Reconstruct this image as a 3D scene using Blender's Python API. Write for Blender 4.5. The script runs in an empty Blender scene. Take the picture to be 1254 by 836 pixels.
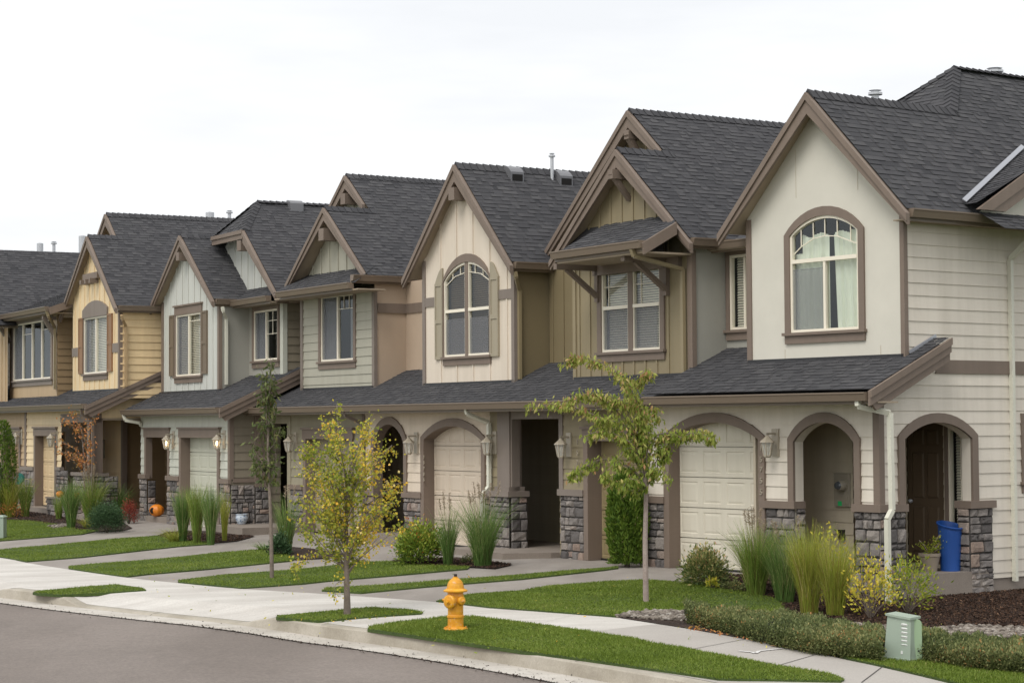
import bpy, math, random
import numpy as np
from mathutils import Vector, Matrix
random.seed(7); RS = np.random.RandomState(7)
C = bpy.context.scene.collection
SC = bpy.context.scene

# ------------------------------------------------------------------ camera
FPX, PIT, ROLL, H = 2478.013, math.radians(2.32375), math.radians(-0.35298), 2.3
CX, CY = 627.0, 418.0
cam = bpy.data.cameras.new("camera"); co = bpy.data.objects.new("camera", cam); C.objects.link(co)
cam.sensor_width = 36; cam.lens = FPX*36/1254; cam.clip_start = .5; cam.clip_end = 2000
_r, _u, _f = Vector((1, 0, 0)), Vector((0, -math.sin(PIT), math.cos(PIT))), Vector((0, math.cos(PIT), math.sin(PIT)))
# image roll
r2 = _r*math.cos(ROLL) + _u*math.sin(ROLL)
u2 = _u*math.cos(ROLL) - _r*math.sin(ROLL)
co.matrix_world = Matrix(((r2.x, u2.x, -_f.x, 0), (r2.y, u2.y, -_f.y, 0), (r2.z, u2.z, -_f.z, H), (0, 0, 0, 1)))
SC.camera = co
# ------------------------------------------------------------------ sky and sun (overcast)
W = bpy.data.worlds.new("World"); SC.world = W; W.use_nodes = True
nt = W.node_tree; nt.nodes.clear()
out = nt.nodes.new('ShaderNodeOutputWorld'); bg = nt.nodes.new('ShaderNodeBackground')
sky = nt.nodes.new('ShaderNodeTexSky'); sky.sky_type = 'NISHITA'; sky.sun_disc = False
SUN_EL, SUN_AZ = math.radians(52), math.radians(212)      # azimuth clockwise from +Y (north)
sky.sun_elevation = SUN_EL; sky.sun_rotation = SUN_AZ
sky.air_density = 1.0; sky.dust_density = 6.0; sky.ozone_density = 1.0
hs = nt.nodes.new('ShaderNodeHueSaturation'); hs.inputs['Saturation'].default_value = .12
mx = nt.nodes.new('ShaderNodeMix'); mx.data_type = 'RGBA'; mx.inputs[0].default_value = .80
mx.inputs['B'].default_value = (8.6, 8.8, 9.1, 1)             # the even cloud deck, in the sky texture's units
tc = nt.nodes.new('ShaderNodeTexCoord'); mp = nt.nodes.new('ShaderNodeMapping'); mp.inputs['Scale'].default_value = (1.2, 1.2, 6); nz = nt.nodes.new('ShaderNodeTexNoise'); nz.inputs['Scale'].default_value = 2.2; nz.inputs['Detail'].default_value = 5; nz.inputs['Roughness'].default_value = .55
nt.links.new(tc.outputs['Generated'], mp.inputs[0]); nt.links.new(mp.outputs[0], nz.inputs['Vector'])
cr = nt.nodes.new('ShaderNodeValToRGB'); cr.color_ramp.elements[0].position = .35; cr.color_ramp.elements[0].color = (7.55, 7.75, 8.05, 1); cr.color_ramp.elements[1].position = .62; cr.color_ramp.elements[1].color = (9.2, 9.3, 9.4, 1); nt.links.new(nz.outputs['Fac'], cr.inputs[0]); nt.links.new(cr.outputs[0], mx.inputs['B'])   # faint unevenness of the cloud deck
nt.links.new(sky.outputs[0], hs.inputs['Color']); nt.links.new(hs.outputs[0], mx.inputs['A'])
nt.links.new(mx.outputs['Result'], bg.inputs[0]); bg.inputs[1].default_value = .130
nt.links.new(bg.outputs[0], out.inputs[0])
sl = bpy.data.lights.new("sun", 'SUN'); sl.energy = 1.5; sl.angle = math.radians(28); sl.color = (1, .96, .90)
so = bpy.data.objects.new("sun", sl); C.objects.link(so)
so.rotation_euler = (math.pi/2-SUN_EL, 0, -SUN_AZ+math.pi)
so.location = (0, 0, 40)
d_ = Vector((math.sin(SUN_AZ)*math.cos(SUN_EL), math.cos(SUN_AZ)*math.cos(SUN_EL), math.sin(SUN_EL)))
so.rotation_euler = d_.to_track_quat('Z', 'Y').to_euler()
vs = SC.view_settings; vs.view_transform = 'Standard'; vs.look = 'None'; vs.exposure = 0.09; vs.gamma = 1; vs.use_curve_mapping = False
SC.cycles.max_bounces = 8; SC.cycles.diffuse_bounces = 5; SC.cycles.transparent_max_bounces = 12
SC.cycles.use_denoising = True

# ------------------------------------------------------------------ measuring: pixels of the survey photo to world points
def ray(px, py):
    x, y = px-CX, py-CY; c, s = math.cos(ROLL), math.sin(ROLL)
    u = c*x+s*y; v = -s*x+c*y; xx = u/FPX; zz = -v/FPX; c, s = math.cos(PIT), math.sin(PIT)
    return np.array([xx, c-zz*s, s+zz*c])
CAMP = np.array([0., 0., H])
def rayhit(px, py, P, N):
    d = ray(px, py); t = ((np.array(P)-CAMP) @ np.array(N))/(d @ np.array(N)); return CAMP+t*d
class Frame:
    def __init__(s, o, deg):
        s.o = np.array([o[0], o[1], 0.]); s.a = math.radians(deg)
        s.U = np.array([math.cos(s.a), -math.sin(s.a), 0]); s.V = np.array([math.sin(s.a), math.cos(s.a), 0]); s.Z = np.array([0, 0, 1.])
    def w(s, u, v, z=0): return s.o+s.U*u+s.V*v+s.Z*z
    def loc(s, P): d = np.array(P)-s.o; return (d@s.U, d@s.V, d[2])
    def pv(s, px, py, v=0): P = rayhit(px, py, s.w(0, v), s.V); return (P-s.o)@s.U, P[2]
    def pu(s, px, py, u=0): P = rayhit(px, py, s.w(u, 0), s.U); return (P-s.o)@s.V, P[2]
K = CAMP+ray(795, 688)*33
FA = Frame(K, 53.4286); FB = Frame(K, 58.0125)
FE = Frame(FB.w(-14.65, -.87), 61.0)
_p = CAMP+ray(117, 500)*(50.6/ray(117, 500)[1])
FF = Frame(_p, 61.0)

# ------------------------------------------------------------------ materials
MATS = {}
def srgb(r, g, b, k=1.0):
    f = lambda c: ((c/255+.055)/1.055)**2.4 if c > 10.3 else c/255/12.92
    return (min(f(r)*k, .92), min(f(g)*k, .92), min(f(b)*k, .92), 1)
def newmat(name):
    m = bpy.data.materials.new(name); m.use_nodes = True; n = m.node_tree; n.nodes.clear()
    o = n.nodes.new('ShaderNodeOutputMaterial'); p = n.nodes.new('ShaderNodeBsdfPrincipled')
    n.links.new(p.outputs[0], o.inputs[0]); MATS[name] = m; return m, n, p
def N(n, t, **k):
    x = n.nodes.new(t)
    for a, b in k.items(): setattr(x, a, b)
    return x
def mixc(n, fac, a, b, mode='MIX'):
    m = N(n, 'ShaderNodeMix', data_type='RGBA', blend_type=mode)
    for key, v in ((0, fac), ('A', a), ('B', b)):
        if hasattr(v, 'links') or hasattr(v, 'is_linked'): n.links.new(v, m.inputs[key])
        else: m.inputs[key].default_value = v
    return m.outputs['Result']
def noise(n, scale, detail=4, rough=.6, coord='Object', dist=0, vec=None):
    t = N(n, 'ShaderNodeTexNoise'); t.inputs['Scale'].default_value = scale; t.inputs['Detail'].default_value = detail
    t.inputs['Roughness'].default_value = rough; t.inputs['Distortion'].default_value = dist
    if vec is None:
        c = N(n, 'ShaderNodeTexCoord'); vec = c.outputs[coord]
    n.links.new(vec, t.inputs['Vector']); return t.outputs['Fac']
def ramp(n, fac, stops):
    r = N(n, 'ShaderNodeValToRGB'); e = r.color_ramp.elements
    while len(e) < len(stops): e.new(.5)
    for k, (p, c) in enumerate(stops):
        e[k].position = p; e[k].color = c if len(c) == 4 else (*c, 1)
    n.links.new(fac, r.inputs[0]); return r.outputs[0]
def bump(n, p, h, st=.3, dist=.02):
    b = N(n, 'ShaderNodeBump'); b.inputs['Strength'].default_value = st; b.inputs['Distance'].default_value = dist
    n.links.new(h, b.inputs['Height']); n.links.new(b.outputs[0], p.inputs['Normal'])
def mapping(n, sx, sy, sz, coord='Object'):
    c = N(n, 'ShaderNodeTexCoord'); m = N(n, 'ShaderNodeMapping'); m.inputs['Scale'].default_value = (sx, sy, sz)
    n.links.new(c.outputs[coord], m.inputs[0]); return m.outputs[0]
def dark(c, k): return (c[0]*k, c[1]*k, c[2]*k, 1)
def paint(name, col, rough=.55, var=.10, grain=True, spec=.3):
    m, n, p = newmat(name)
    f = noise(n, 1.3, 5, .65); c1 = mixc(n, ramp(n, f, [(.3, (0, 0, 0)), (.7, (1, 1, 1))]), dark(col, 1-var), dark(col, 1+var*.4))
    if grain:   # wood-grain streaks of fibre cement
        g = noise(n, 1, 6, .7, vec=mapping(n, 3, 3, 90))
        c1 = mixc(n, ramp(n, g, [(.35, (0, 0, 0)), (.65, (1, 1, 1))]), dark(col, 1-var*.6), c1)
        bump(n, p, g, .25, .003)
        st = noise(n, 1, 5, .6, vec=mapping(n, 5, 5, .35)); c1 = mixc(n, ramp(n, st, [(.42, (0, 0, 0)), (.7, (1, 1, 1))]), c1, mixc(n, 1, c1, (.90, .895, .88, 1), 'MULTIPLY'))   # rain streaks
    else:
        bump(n, p, noise(n, 90, 3), .25, .004)
    r = N(n, 'ShaderNodeAttribute', attribute_name='rnd')
    rr = N(n, 'ShaderNodeMapRange'); rr.inputs[3].default_value = .955; rr.inputs[4].default_value = 1.035
    n.links.new(r.outputs['Fac'], rr.inputs[0])
    hsv = N(n, 'ShaderNodeHueSaturation'); n.links.new(c1, hsv.inputs['Color']); n.links.new(rr.outputs[0], hsv.inputs['Value'])
    n.links.new(hsv.outputs[0], p.inputs['Base Color']); p.inputs['Roughness'].default_value = rough
    p.inputs['Specular IOR Level'].default_value = spec
    return m
KW = 1.12    # seen colour -> paint colour for walls
mt = {}
mt['A_siding'] = paint('cream_siding_paint', srgb(207, 199, 186, 1.18))
mt['A_stucco'] = paint('pale_stucco', srgb(200, 196, 184, KW), .75, .06, False)
mt['A_dark'] = paint('porch_shaded_siding_paint', srgb(168, 158, 140, 1.35))  # siding paint made darker: the shade inside porches is put into its colour
mt['A_door'] = paint('ivory_garage_paint', srgb(200, 194, 178, KW), .5, .05)
mt['B_siding'] = paint('olive_siding_paint', srgb(140, 129, 104, KW))
mt['B_panel'] = paint('olive_panel_paint', srgb(140, 128, 102, KW), .6, .07)
mt['B_smooth'] = paint('olive_smooth_paint', srgb(122, 110, 84, KW), .6, .06, False)
mt['B_door'] = paint('olive_garage_paint', srgb(140, 126, 94, KW), .5, .05)
mt['C_siding'] = paint('rose_cream_siding_paint', srgb(206, 192, 174, KW))
mt['C_panel'] = paint('rose_cream_panel_paint', srgb(210, 198, 182, KW), .6, .05)
mt['C_smooth'] = paint('tan_smooth_paint', srgb(176, 157, 137, KW), .6, .05, False)
mt['C_door'] = paint('rose_cream_garage_paint', srgb(200, 186, 168, KW), .5, .05)
mt['D_siding'] = paint('sage_siding_paint', srgb(165, 162, 147, KW))
mt['D_low'] = paint('grey_olive_siding_paint', srgb(147, 140, 120, KW))
mt['D_door'] = paint('grey_olive_garage_paint', srgb(150, 140, 120, KW), .5, .05)
mt['E_panel'] = paint('mint_grey_panel_paint', srgb(189, 190, 183, KW), .6, .05)
mt['E_siding'] = paint('mint_grey_siding_paint', srgb(187, 188, 176, KW))
mt['E_smooth'] = paint('grey_green_smooth_paint', srgb(152, 150, 141, KW), .6, .05, False)
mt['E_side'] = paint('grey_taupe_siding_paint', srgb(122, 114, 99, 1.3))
mt['E_door'] = paint('mint_grey_garage_paint', srgb(184, 184, 168, KW), .5, .05)
mt['F_siding'] = paint('straw_siding_paint', srgb(220, 198, 160, KW))
mt['F_side'] = paint('straw_side_paint', srgb(210, 186, 146, 1.25))
mt['F_door'] = paint('straw_garage_paint', srgb(210, 186, 148, KW), .5, .05)
mt['G_siding'] = paint('brown_siding_paint', srgb(144, 122, 92, KW))
mt['G_panel'] = paint('tan_panel_paint', srgb(178, 154, 122, KW))
mt['G_door'] = paint('brown_garage_paint', srgb(150, 124, 96, KW), .5, .05)
mt['trim'] = paint('brown_trim_paint', srgb(124, 110, 99, 1.08), .55, .14)
mt['gutter'] = paint('brown_gutter_metal', srgb(116, 102, 88, 1.1), .4, .06, False, .5)
mt['greytrim'] = paint('grey_brown_trim_paint', srgb(122, 112, 104, 1.2), .55, .1)
mt['shutC'] = paint('khaki_shutter_paint', srgb(152, 143, 124, 1.15), .5, .06)
mt['shutF'] = paint('rust_brown_shutter_paint', srgb(138, 106, 78, 1.1), .5, .08)
mt['shutE'] = paint('dark_brown_shutter_paint', srgb(112, 99, 84, 1.15), .5, .08)
mt['cream'] = paint('cream_vinyl', srgb(226, 218, 200, 1.1), .35, .03, False, .5)
mt['dscream'] = paint('cream_downspout_metal', srgb(205, 203, 188, 1.1), .35, .05, False, .5)
mt['dsolive'] = paint('olive_downspout_metal', srgb(137, 124, 96, 1.1), .4, .05, False, .5)
mt['dsstraw'] = paint('straw_downspout_metal', srgb(170, 145, 110, 1.1), .4, .05, False, .5)
mt['brown_door'] = paint('brown_door_paint', srgb(88, 74, 58, 1.2), .4, .1)
mt['soffit'] = paint('soffit_paint', srgb(150, 136, 118, 1.3), .6, .08)
mt['lamp'] = paint('pewter_lamp_metal', srgb(170, 160, 142, 1.0), .35, .1, False, .6)
def simple(name, col, rough=.6, metal=0, spec=.4):
    m, n, p = newmat(name); p.inputs['Base Color'].default_value = col; p.inputs['Roughness'].default_value = rough
    p.inputs['Metallic'].default_value = metal; p.inputs['Specular IOR Level'].default_value = spec; return m
mt['void'] = simple('dark_room', (.012, .011, .01, 1), .9)
mt['flash'] = simple('galvanised_flashing', (.40, .41, .44, 1), .4, .4)
mt['darkflash'] = simple('dark_flashing', (.03, .03, .033, 1), .5)
mt['pipe'] = simple('galvanised_pipe', (.55, .56, .58, 1), .4, .5)
mt['darkmetal'] = simple('black_metal', (.03, .028, .027, 1), .4, .3)
def emis(name, col, st):
    m, n, p = newmat(name); p.inputs['Base Color'].default_value = (1, .7, .4, 1); p.inputs['Emission Color'].default_value = col; p.inputs['Emission Strength'].default_value = st; return m
mt['bulb'] = emis('lit_bulb', (1, .72, .38, 1), 9)
def glass(name, refl=1.0, tint=(.96, .985, .975, 1)):
    m = bpy.data.materials.new(name); m.use_nodes = True; n = m.node_tree; n.nodes.clear()
    o = N(n, 'ShaderNodeOutputMaterial'); t = N(n, 'ShaderNodeBsdfTransparent'); g = N(n, 'ShaderNodeBsdfGlossy'); g.inputs['Roughness'].default_value = .02
    g.inputs['Color'].default_value = (.85, .9, .92, 1); t.inputs['Color'].default_value = tint
    l = N(n, 'ShaderNodeLayerWeight'); l.inputs['Blend'].default_value = .25
    mr = N(n, 'ShaderNodeMapRange'); mr.inputs[3].default_value = .06*refl; mr.inputs[4].default_value = .6
    n.links.new(l.outputs['Fresnel'], mr.inputs[0])
    s = N(n, 'ShaderNodeMixShader'); n.links.new(mr.outputs[0], s.inputs[0]); n.links.new(t.outputs[0], s.inputs[1]); n.links.new(g.outputs[0], s.inputs[2])
    bn = N(n, 'ShaderNodeBump'); bn.inputs['Strength'].default_value = .04; bn.inputs['Distance'].default_value = .02
    n.links.new(noise(n, 1.1, 2), bn.inputs['Height']); n.links.new(bn.outputs[0], g.inputs['Normal'])
    n.links.new(s.outputs[0], o.inputs[0]); return m
mt['glass'] = glass('window_glass')
def screenm():
    m = bpy.data.materials.new('insect_screen'); m.use_nodes = True; n = m.node_tree; n.nodes.clear()
    o = N(n, 'ShaderNodeOutputMaterial'); t = N(n, 'ShaderNodeBsdfTransparent'); d = N(n, 'ShaderNodeBsdfDiffuse'); d.inputs[0].default_value = (.24, .245, .26, 1)
    s = N(n, 'ShaderNodeMixShader'); s.inputs[0].default_value = .5
    n.links.new(t.outputs[0], s.inputs[1]); n.links.new(d.outputs[0], s.inputs[2]); n.links.new(s.outputs[0], o.inputs[0]); return m
mt['screen'] = screenm()
def cloth(name, col):
    m, n, p = newmat(name); f = noise(n, 1, 3, .6, vec=mapping(n, 16, 16, .8))
    n.links.new(mixc(n, f, dark(col, .75), dark(col, 1.1)), p.inputs['Base Color']); p.inputs['Roughness'].default_value = .9; return m
mt['curtain'] = cloth('mint_curtain', srgb(226, 229, 212, 1.1)); mt['greycurtain'] = cloth('grey_curtain', srgb(150, 150, 150, .7))
def blindm(name, col):
    m, n, p = newmat(name); w = N(n, 'ShaderNodeTexWave', wave_type='BANDS', bands_direction='Z'); w.inputs['Scale'].default_value = 6.3
    c = N(n, 'ShaderNodeTexCoord'); n.links.new(c.outputs['Object'], w.inputs['Vector'])
    n.links.new(mixc(n, w.outputs['Fac'], dark(col, .55), col), p.inputs['Base Color']); bump(n, p, w.outputs['Fac'], .6, .02); return m
mt['blind'] = blindm('white_blind', srgb(205, 212, 200, .9)); mt['woodblind'] = blindm('brown_wood_blind', srgb(120, 90, 70, .9))

def shinglem():
    m, n, p = newmat('charcoal_shingles')
    r = N(n, 'ShaderNodeAttribute', attribute_name='rnd')
    c = ramp(n, r.outputs['Fac'], [(0, (.054, .054, .058)), (.5, (.083, .082, .086)), (1, (.114, .112, .114))])
    uvm = mapping(n, 1, 1, 1, 'UV')
    f = noise(n, 60, 3, .8, vec=uvm); g = noise(n, .35, 3, .5, vec=uvm)
    c = mixc(n, ramp(n, f, [(.3, (0, 0, 0)), (.75, (1, 1, 1))]), mixc(n, 1.0, c, (.72, .72, .72, 1), 'MULTIPLY'), c)
    c = mixc(n, g, mixc(n, 1.0, c, (.86, .86, .88, 1), 'MULTIPLY'), c)
    n.links.new(c, p.inputs['Base Color']); p.inputs['Roughness'].default_value = .93; p.inputs['Specular IOR Level'].default_value = .2
    bump(n, p, noise(n, 220, 2, .6, vec=uvm), .5, .004); return m
mt['shingle'] = shinglem()
def stonem():
    m, n, p = newmat('ashlar_stone')
    r = N(n, 'ShaderNodeAttribute', attribute_name='rnd')
    c = ramp(n, r.outputs['Fac'], [(0, (.12, .108, .102)), (.3, (.205, .185, .172)), (.6, (.30, .268, .245)), (.86, (.385, .34, .30)), (.95, (.38, .285, .225)), (1, (.40, .30, .25))])
    f = noise(n, 9, 6, .7); g = noise(n, 55, 4, .7)
    c = mixc(n, ramp(n, f, [(.3, (0, 0, 0)), (.7, (1, 1, 1))]), mixc(n, 1, c, (.6, .6, .62, 1), 'MULTIPLY'), c)
    n.links.new(c, p.inputs['Base Color']); p.inputs['Roughness'].default_value = .85
    a = N(n, 'ShaderNodeMath', operation='ADD'); n.links.new(f, a.inputs[0]); n.links.new(g, a.inputs[1])
    bump(n, p, a.outputs[0], .8, .02); return m
mt['stone'] = stonem(); mt['mortar'] = simple('dark_mortar', (.062, .056, .052, 1), .95)
def groundm(name, cols, s1, s2, rough=.9, bs=.4, bd=.01, streak=None):
    m, n, p = newmat(name); f = noise(n, s1, 5, .6, 'Object'); g = noise(n, s2, 3, .7, 'Object')
    c = ramp(n, f, [(.3, cols[0]), (.7, cols[1])]); c = mixc(n, ramp(n, g, [(.3, (0, 0, 0)), (.7, (1, 1, 1))]), mixc(n, 1, c, (.78, .78, .78, 1), 'MULTIPLY'), c)
    if streak:
        k = noise(n, 1, 4, .6, vec=mapping(n, *streak))
        c = mixc(n, ramp(n, k, [(.4, (0, 0, 0)), (.62, (1, 1, 1))]), mixc(n, 1, c, (.84, .83, .82, 1), 'MULTIPLY'), c)
    n.links.new(c, p.inputs['Base Color']); p.inputs['Roughness'].default_value = rough; bump(n, p, g, bs, bd); return m
def roadm():
    m = groundm('worn_asphalt', ((.255, .216, .190), (.315, .268, .236)), .3, 150, .95, .5, .006, (.35, .12, 1)); n = m.node_tree; p = n.nodes['Principled BSDF']
    l = p.inputs['Base Color'].links[0].from_socket; g = noise(n, 22, 5, .85); g2 = noise(n, 5, 4, .7)
    c = mixc(n, ramp(n, g, [(.40, (0, 0, 0)), (.60, (1, 1, 1))]), mixc(n, 1, l, (.72, .72, .72, 1), 'MULTIPLY'), l); c = mixc(n, ramp(n, g2, [(.4, (0, 0, 0)), (.6, (1, 1, 1))]), mixc(n, 1, c, (.93, .93, .93, 1), 'MULTIPLY'), c); n.links.new(c, p.inputs['Base Color']); return m
mt['road'] = roadm()
#'worn_asphalt', ((.235, .203, .188), (.280, .244, .226)), .35, 70, .9, .5, .008, (.5, .25, 1))
mt['walk'] = groundm('new_concrete', ((.60, .565, .52), (.68, .65, .60)), .6, 40, .85, .2, .004, (.5, 2.2, 1))
mt['oldwalk'] = groundm('grey_concrete', ((.40, .365, .33), (.46, .43, .39)), .8, 50, .85, .3, .004)
mt['drive'] = groundm('driveway_concrete', ((.300, .268, .238), (.365, .328, .295)), .7, 60, .88, .3, .004, (1.5, .5, 1))
mt['pan'] = groundm('gutter_concrete', ((.52, .48, .42), (.64, .60, .54)), 1.0, 45, .88, .3, .004, (.8, 3, 1))
mt['kerb'] = groundm('kerb_concrete', ((.36, .32, .25), (.52, .475, .40)), 1.1, 45, .88, .4, .006, (2.5, 1, 3))
mt['step'] = groundm('step_concrete', ((.235, .195, .16), (.30, .255, .215)), 1.5, 60, .9, .4, .004)
mt['mulch'] = groundm('bark_mulch', ((.03, .016, .011), (.075, .042, .027)), 2.5, 28, 1, 1.2, .05)
mt['soil'] = groundm('lawn_soil', ((.045, .075, .016), (.075, .115, .022)), 1.2, 30, 1, .8, .03)
mt['earth'] = groundm('far_ground', ((.05, .08, .02), (.08, .11, .03)), .3, 8, 1, .4, .03)

# ------------------------------------------------------------------ mesh builder
class MB:
    def __init__(s): s.v = []; s.f = []; s.r = []; s.uv = []
    def face(s, pts, rnd=.5, uv=None):
        k = len(s.v); s.v.extend([tuple(map(float, p)) for p in pts]); s.f.append(tuple(range(k, k+len(pts)))); s.r.append(rnd)
        s.uv.append(uv if uv else [(0, 0)]*len(pts)); return s
    def box(s, x0, x1, y0, y1, z0, z1, rnd=.5):
        x0, x1 = min(x0, x1), max(x0, x1); y0, y1 = min(y0, y1), max(y0, y1); z0, z1 = min(z0, z1), max(z0, z1)
        P = lambda a, b, c: ((x0, x1)[a], (y0, y1)[b], (z0, z1)[c])
        for q in (((0,0,0),(1,0,0),(1,0,1),(0,0,1)), ((1,0,0),(1,1,0),(1,1,1),(1,0,1)), ((1,1,0),(0,1,0),(0,1,1),(1,1,1)),
                  ((0,1,0),(0,0,0),(0,0,1),(0,1,1)), ((0,0,1),(1,0,1),(1,1,1),(0,1,1)), ((0,1,0),(1,1,0),(1,0,0),(0,0,0))):
            s.face([P(*t) for t in q], rnd)
        return s
    def hexa(s, b, t, rnd=.5):       # bottom loop, top loop (ccw seen from outside top)
        n = len(b)
        s.face(list(reversed(b)), rnd); s.face(t, rnd)
        for i in range(n): j = (i+1) % n; s.face([b[i], b[j], t[j], t[i]], rnd)
        return s
    def prism(s, poly, M, o0, o1, rnd=.5):
        return s.hexa([M(a, b, o0) for a, b in poly], [M(a, b, o1) for a, b in poly], rnd)
    def bar(s, p0, p1, w, t, up=(0, 0, 1), rnd=.5):
        p0, p1, up = Vector(p0), Vector(p1), Vector(up); d = (p1-p0).normalized(); x = d.cross(up)
        if x.length < 1e-4: x = d.cross(Vector((1, 0, 0)))
        x.normalize(); y = x.cross(d); x = x*(w/2); y = y*(t/2)
        a = [p0-x-y, p0+x-y, p0+x+y, p0-x+y]; b = [p1-x-y, p1+x-y, p1+x+y, p1-x+y]
        return s.hexa(a, b, rnd)
    def tube(s, pts, rad, n=6, rnd=.5, cap=True):
        pts = [Vector(p) for p in pts]; R = rad if hasattr(rad, '__len__') else [rad]*len(pts); rings = []
        ref = None
        for i, p in enumerate(pts):
            d = (pts[min(i+1, len(pts)-1)]-pts[max(i-1, 0)]).normalized()
            if ref is None: ref = d.cross(Vector((.3, .9, .1))).normalized()
            x = (ref-d*ref.dot(d)).normalized(); ref = x; y = d.cross(x)
            rings.append([p+(x*math.cos(2*math.pi*k/n)+y*math.sin(2*math.pi*k/n))*R[i] for k in range(n)])
        for i in range(len(rings)-1):
            for k in range(n): j = (k+1) % n; s.face([rings[i][k], rings[i][j], rings[i+1][j], rings[i+1][k]], rnd)
        if cap: s.face(list(reversed(rings[0])), rnd); s.face(rings[-1], rnd)
        return s
    def sweepbox(s, pts, w, t, rnd=.5):      # rectangular downspout along a path
        for i in range(len(pts)-1): s.bar(pts[i], pts[i+1], w, t, (0.03, 1, 0.02) if abs(pts[i][2]-pts[i+1][2]) > .05 else (0, 0, 1), rnd)
        return s
    def lathe(s, prof, c=(0, 0, 0), n=20, rnd=.5, M=None):
        M = M or (lambda x, y, z: (c[0]+x, c[1]+y, c[2]+z)); rings = []
        for r, z in prof: rings.append([M(r*math.cos(2*math.pi*k/n), r*math.sin(2*math.pi*k/n), z) for k in range(n)])
        for i in range(len(rings)-1):
            for k in range(n): j = (k+1) % n; s.face([rings[i][k], rings[i][j], rings[i+1][j], rings[i+1][k]], rnd)
        if prof[0][0] > .001: s.face(list(reversed(rings[0])), rnd)
        if prof[-1][0] > .001: s.face(rings[-1], rnd)
        return s
    def build(s, name, mat, parent=None, off=(0, 0, 0), smooth=False, merge=False):
        me = bpy.data.meshes.new(name)
        v = np.array(s.v, dtype=np.float64).reshape(-1, 3)-np.array(off)
        me.from_pydata(v.tolist(), [], s.f)
        a = me.attributes.new('rnd', 'FLOAT', 'FACE'); a.data.foreach_set('value', np.array(s.r, dtype=np.float32))
        u = me.uv_layers.new(name='UVMap'); flat = [c for f in s.uv for q in f for c in q]
        if len(flat) == 2*len(me.loops): u.data.foreach_set('uv', np.array(flat, dtype=np.float32))
        me.materials.append(mat if not isinstance(mat, str) else mt[mat])
        if merge:
            import bmesh
            b = bmesh.new(); b.from_mesh(me); bmesh.ops.remove_doubles(b, verts=b.verts, dist=.0004); bmesh.ops.recalc_face_normals(b, faces=b.faces); b.to_mesh(me); b.free()
        if smooth: me.polygons.foreach_set('use_smooth', [True]*len(me.polygons))
        o = bpy.data.objects.new(name, me); C.objects.link(o)
        if parent is not None: o.parent = parent
        return o
def tag(o, label=None, cat=None, group=None, kind=None):
    if label: o['label'] = label
    if cat: o['category'] = cat
    if group: o['group'] = group
    if kind: o['kind'] = kind
    return o
def empty(name, loc, rz=0):
    o = bpy.data.objects.new(name, None); C.objects.link(o); o.location = tuple(loc); o.rotation_euler = (0, 0, rz); o.empty_display_size = .3; return o

def bands(polys, cuts=()):
    """even-odd trapezoid decomposition of loops in (a, b) between the b-levels in cuts and every vertex level"""
    E = []; bs = []
    for P in polys:
        for i in range(len(P)):
            (a0, b0), (a1, b1) = P[i], P[(i+1) % len(P)]; bs.append(b0)
            if abs(b0-b1) > 1e-9: E.append((a0, b0, a1, b1))
    lo, hi = min(bs), max(bs); L = sorted(set([round(x, 6) for x in bs]+[round(c, 6) for c in cuts if lo < c < hi])); R = []
    for b0, b1 in zip(L[:-1], L[1:]):
        if b1-b0 < 1e-4: continue
        m = (b0+b1)/2; X = []
        for (a0, c0, a1, c1) in E:
            if min(c0, c1) < m < max(c0, c1):
                f = lambda b: a0+(a1-a0)*(b-c0)/(c1-c0); X.append((f(m), f(b0), f(b1)))
        X.sort()
        for i in range(0, len(X)-1, 2): R.append((b0, b1, X[i][1], X[i+1][1], X[i][2], X[i+1][2]))
    return R
def front(v0): return lambda a, b, o=0: (a, v0-o, b)
def sideR(u0): return lambda a, b, o=0: (u0+o, a, b)
def sideL(u0): return lambda a, b, o=0: (u0-o, a, b)
def flat(mb, M, polys):
    for b0, b1, l0, r0, l1, r1 in bands(polys): mb.face([M(l0, b0), M(r0, b0), M(r1, b1), M(l1, b1)], .5)
LAP = [.014]      # how proud the lower edge of each board stands
def lap(mb, M, polys, expo=.187, z0=0, t=None):
    t = t or LAP[0]
    allb = [b for P in polys for _, b in P]; k0 = int(math.floor((min(allb)-z0)/expo)); k1 = int(math.ceil((max(allb)-z0)/expo))
    cuts = [z0+k*expo for k in range(k0, k1+1)]; rn = {}
    for b0, b1, l0, r0, l1, r1 in bands(polys, cuts):
        k = math.floor(((b0+b1)/2-z0)/expo); zc = z0+k*expo; rnd = rn.setdefault(k, random.random())
        o = lambda b: t*(1-(b-zc)/expo)+.002
        mb.face([M(l0, b0, o(b0)), M(r0, b0, o(b0)), M(r1, b1, o(b1)), M(l1, b1, o(b1))], rnd)
        if abs(b0-zc) < 1e-4: mb.face([M(l0, b0, 0), M(r0, b0, 0), M(r0, b0, t+.002), M(l0, b0, t+.002)], rnd)
def battens(mb, M, polys, step=.41, a0=0, w=.05, t=.02):
    tr = [[(b, a) for a, b in P] for P in polys]; alla = [a for P in polys for a, _ in P]
    k = math.ceil((min(alla)-a0)/step); a = a0+k*step
    while a < max(alla)-.03:
        if a > min(alla)+.03:
            E = []
            for P in tr:
                for i in range(len(P)):
                    (p0, q0), (p1, q1) = P[i], P[(i+1) % len(P)]
                    if (q0-a)*(q1-a) < 0: E.append(p0+(p1-p0)*(a-q0)/(q1-q0))
            E.sort()
            for i in range(0, len(E)-1, 2):
                if E[i+1]-E[i] > .03: mb.prism([(a-w/2, E[i]), (a+w/2, E[i]), (a+w/2, E[i+1]), (a-w/2, E[i+1])], M, 0, t)
        a += step
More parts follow.
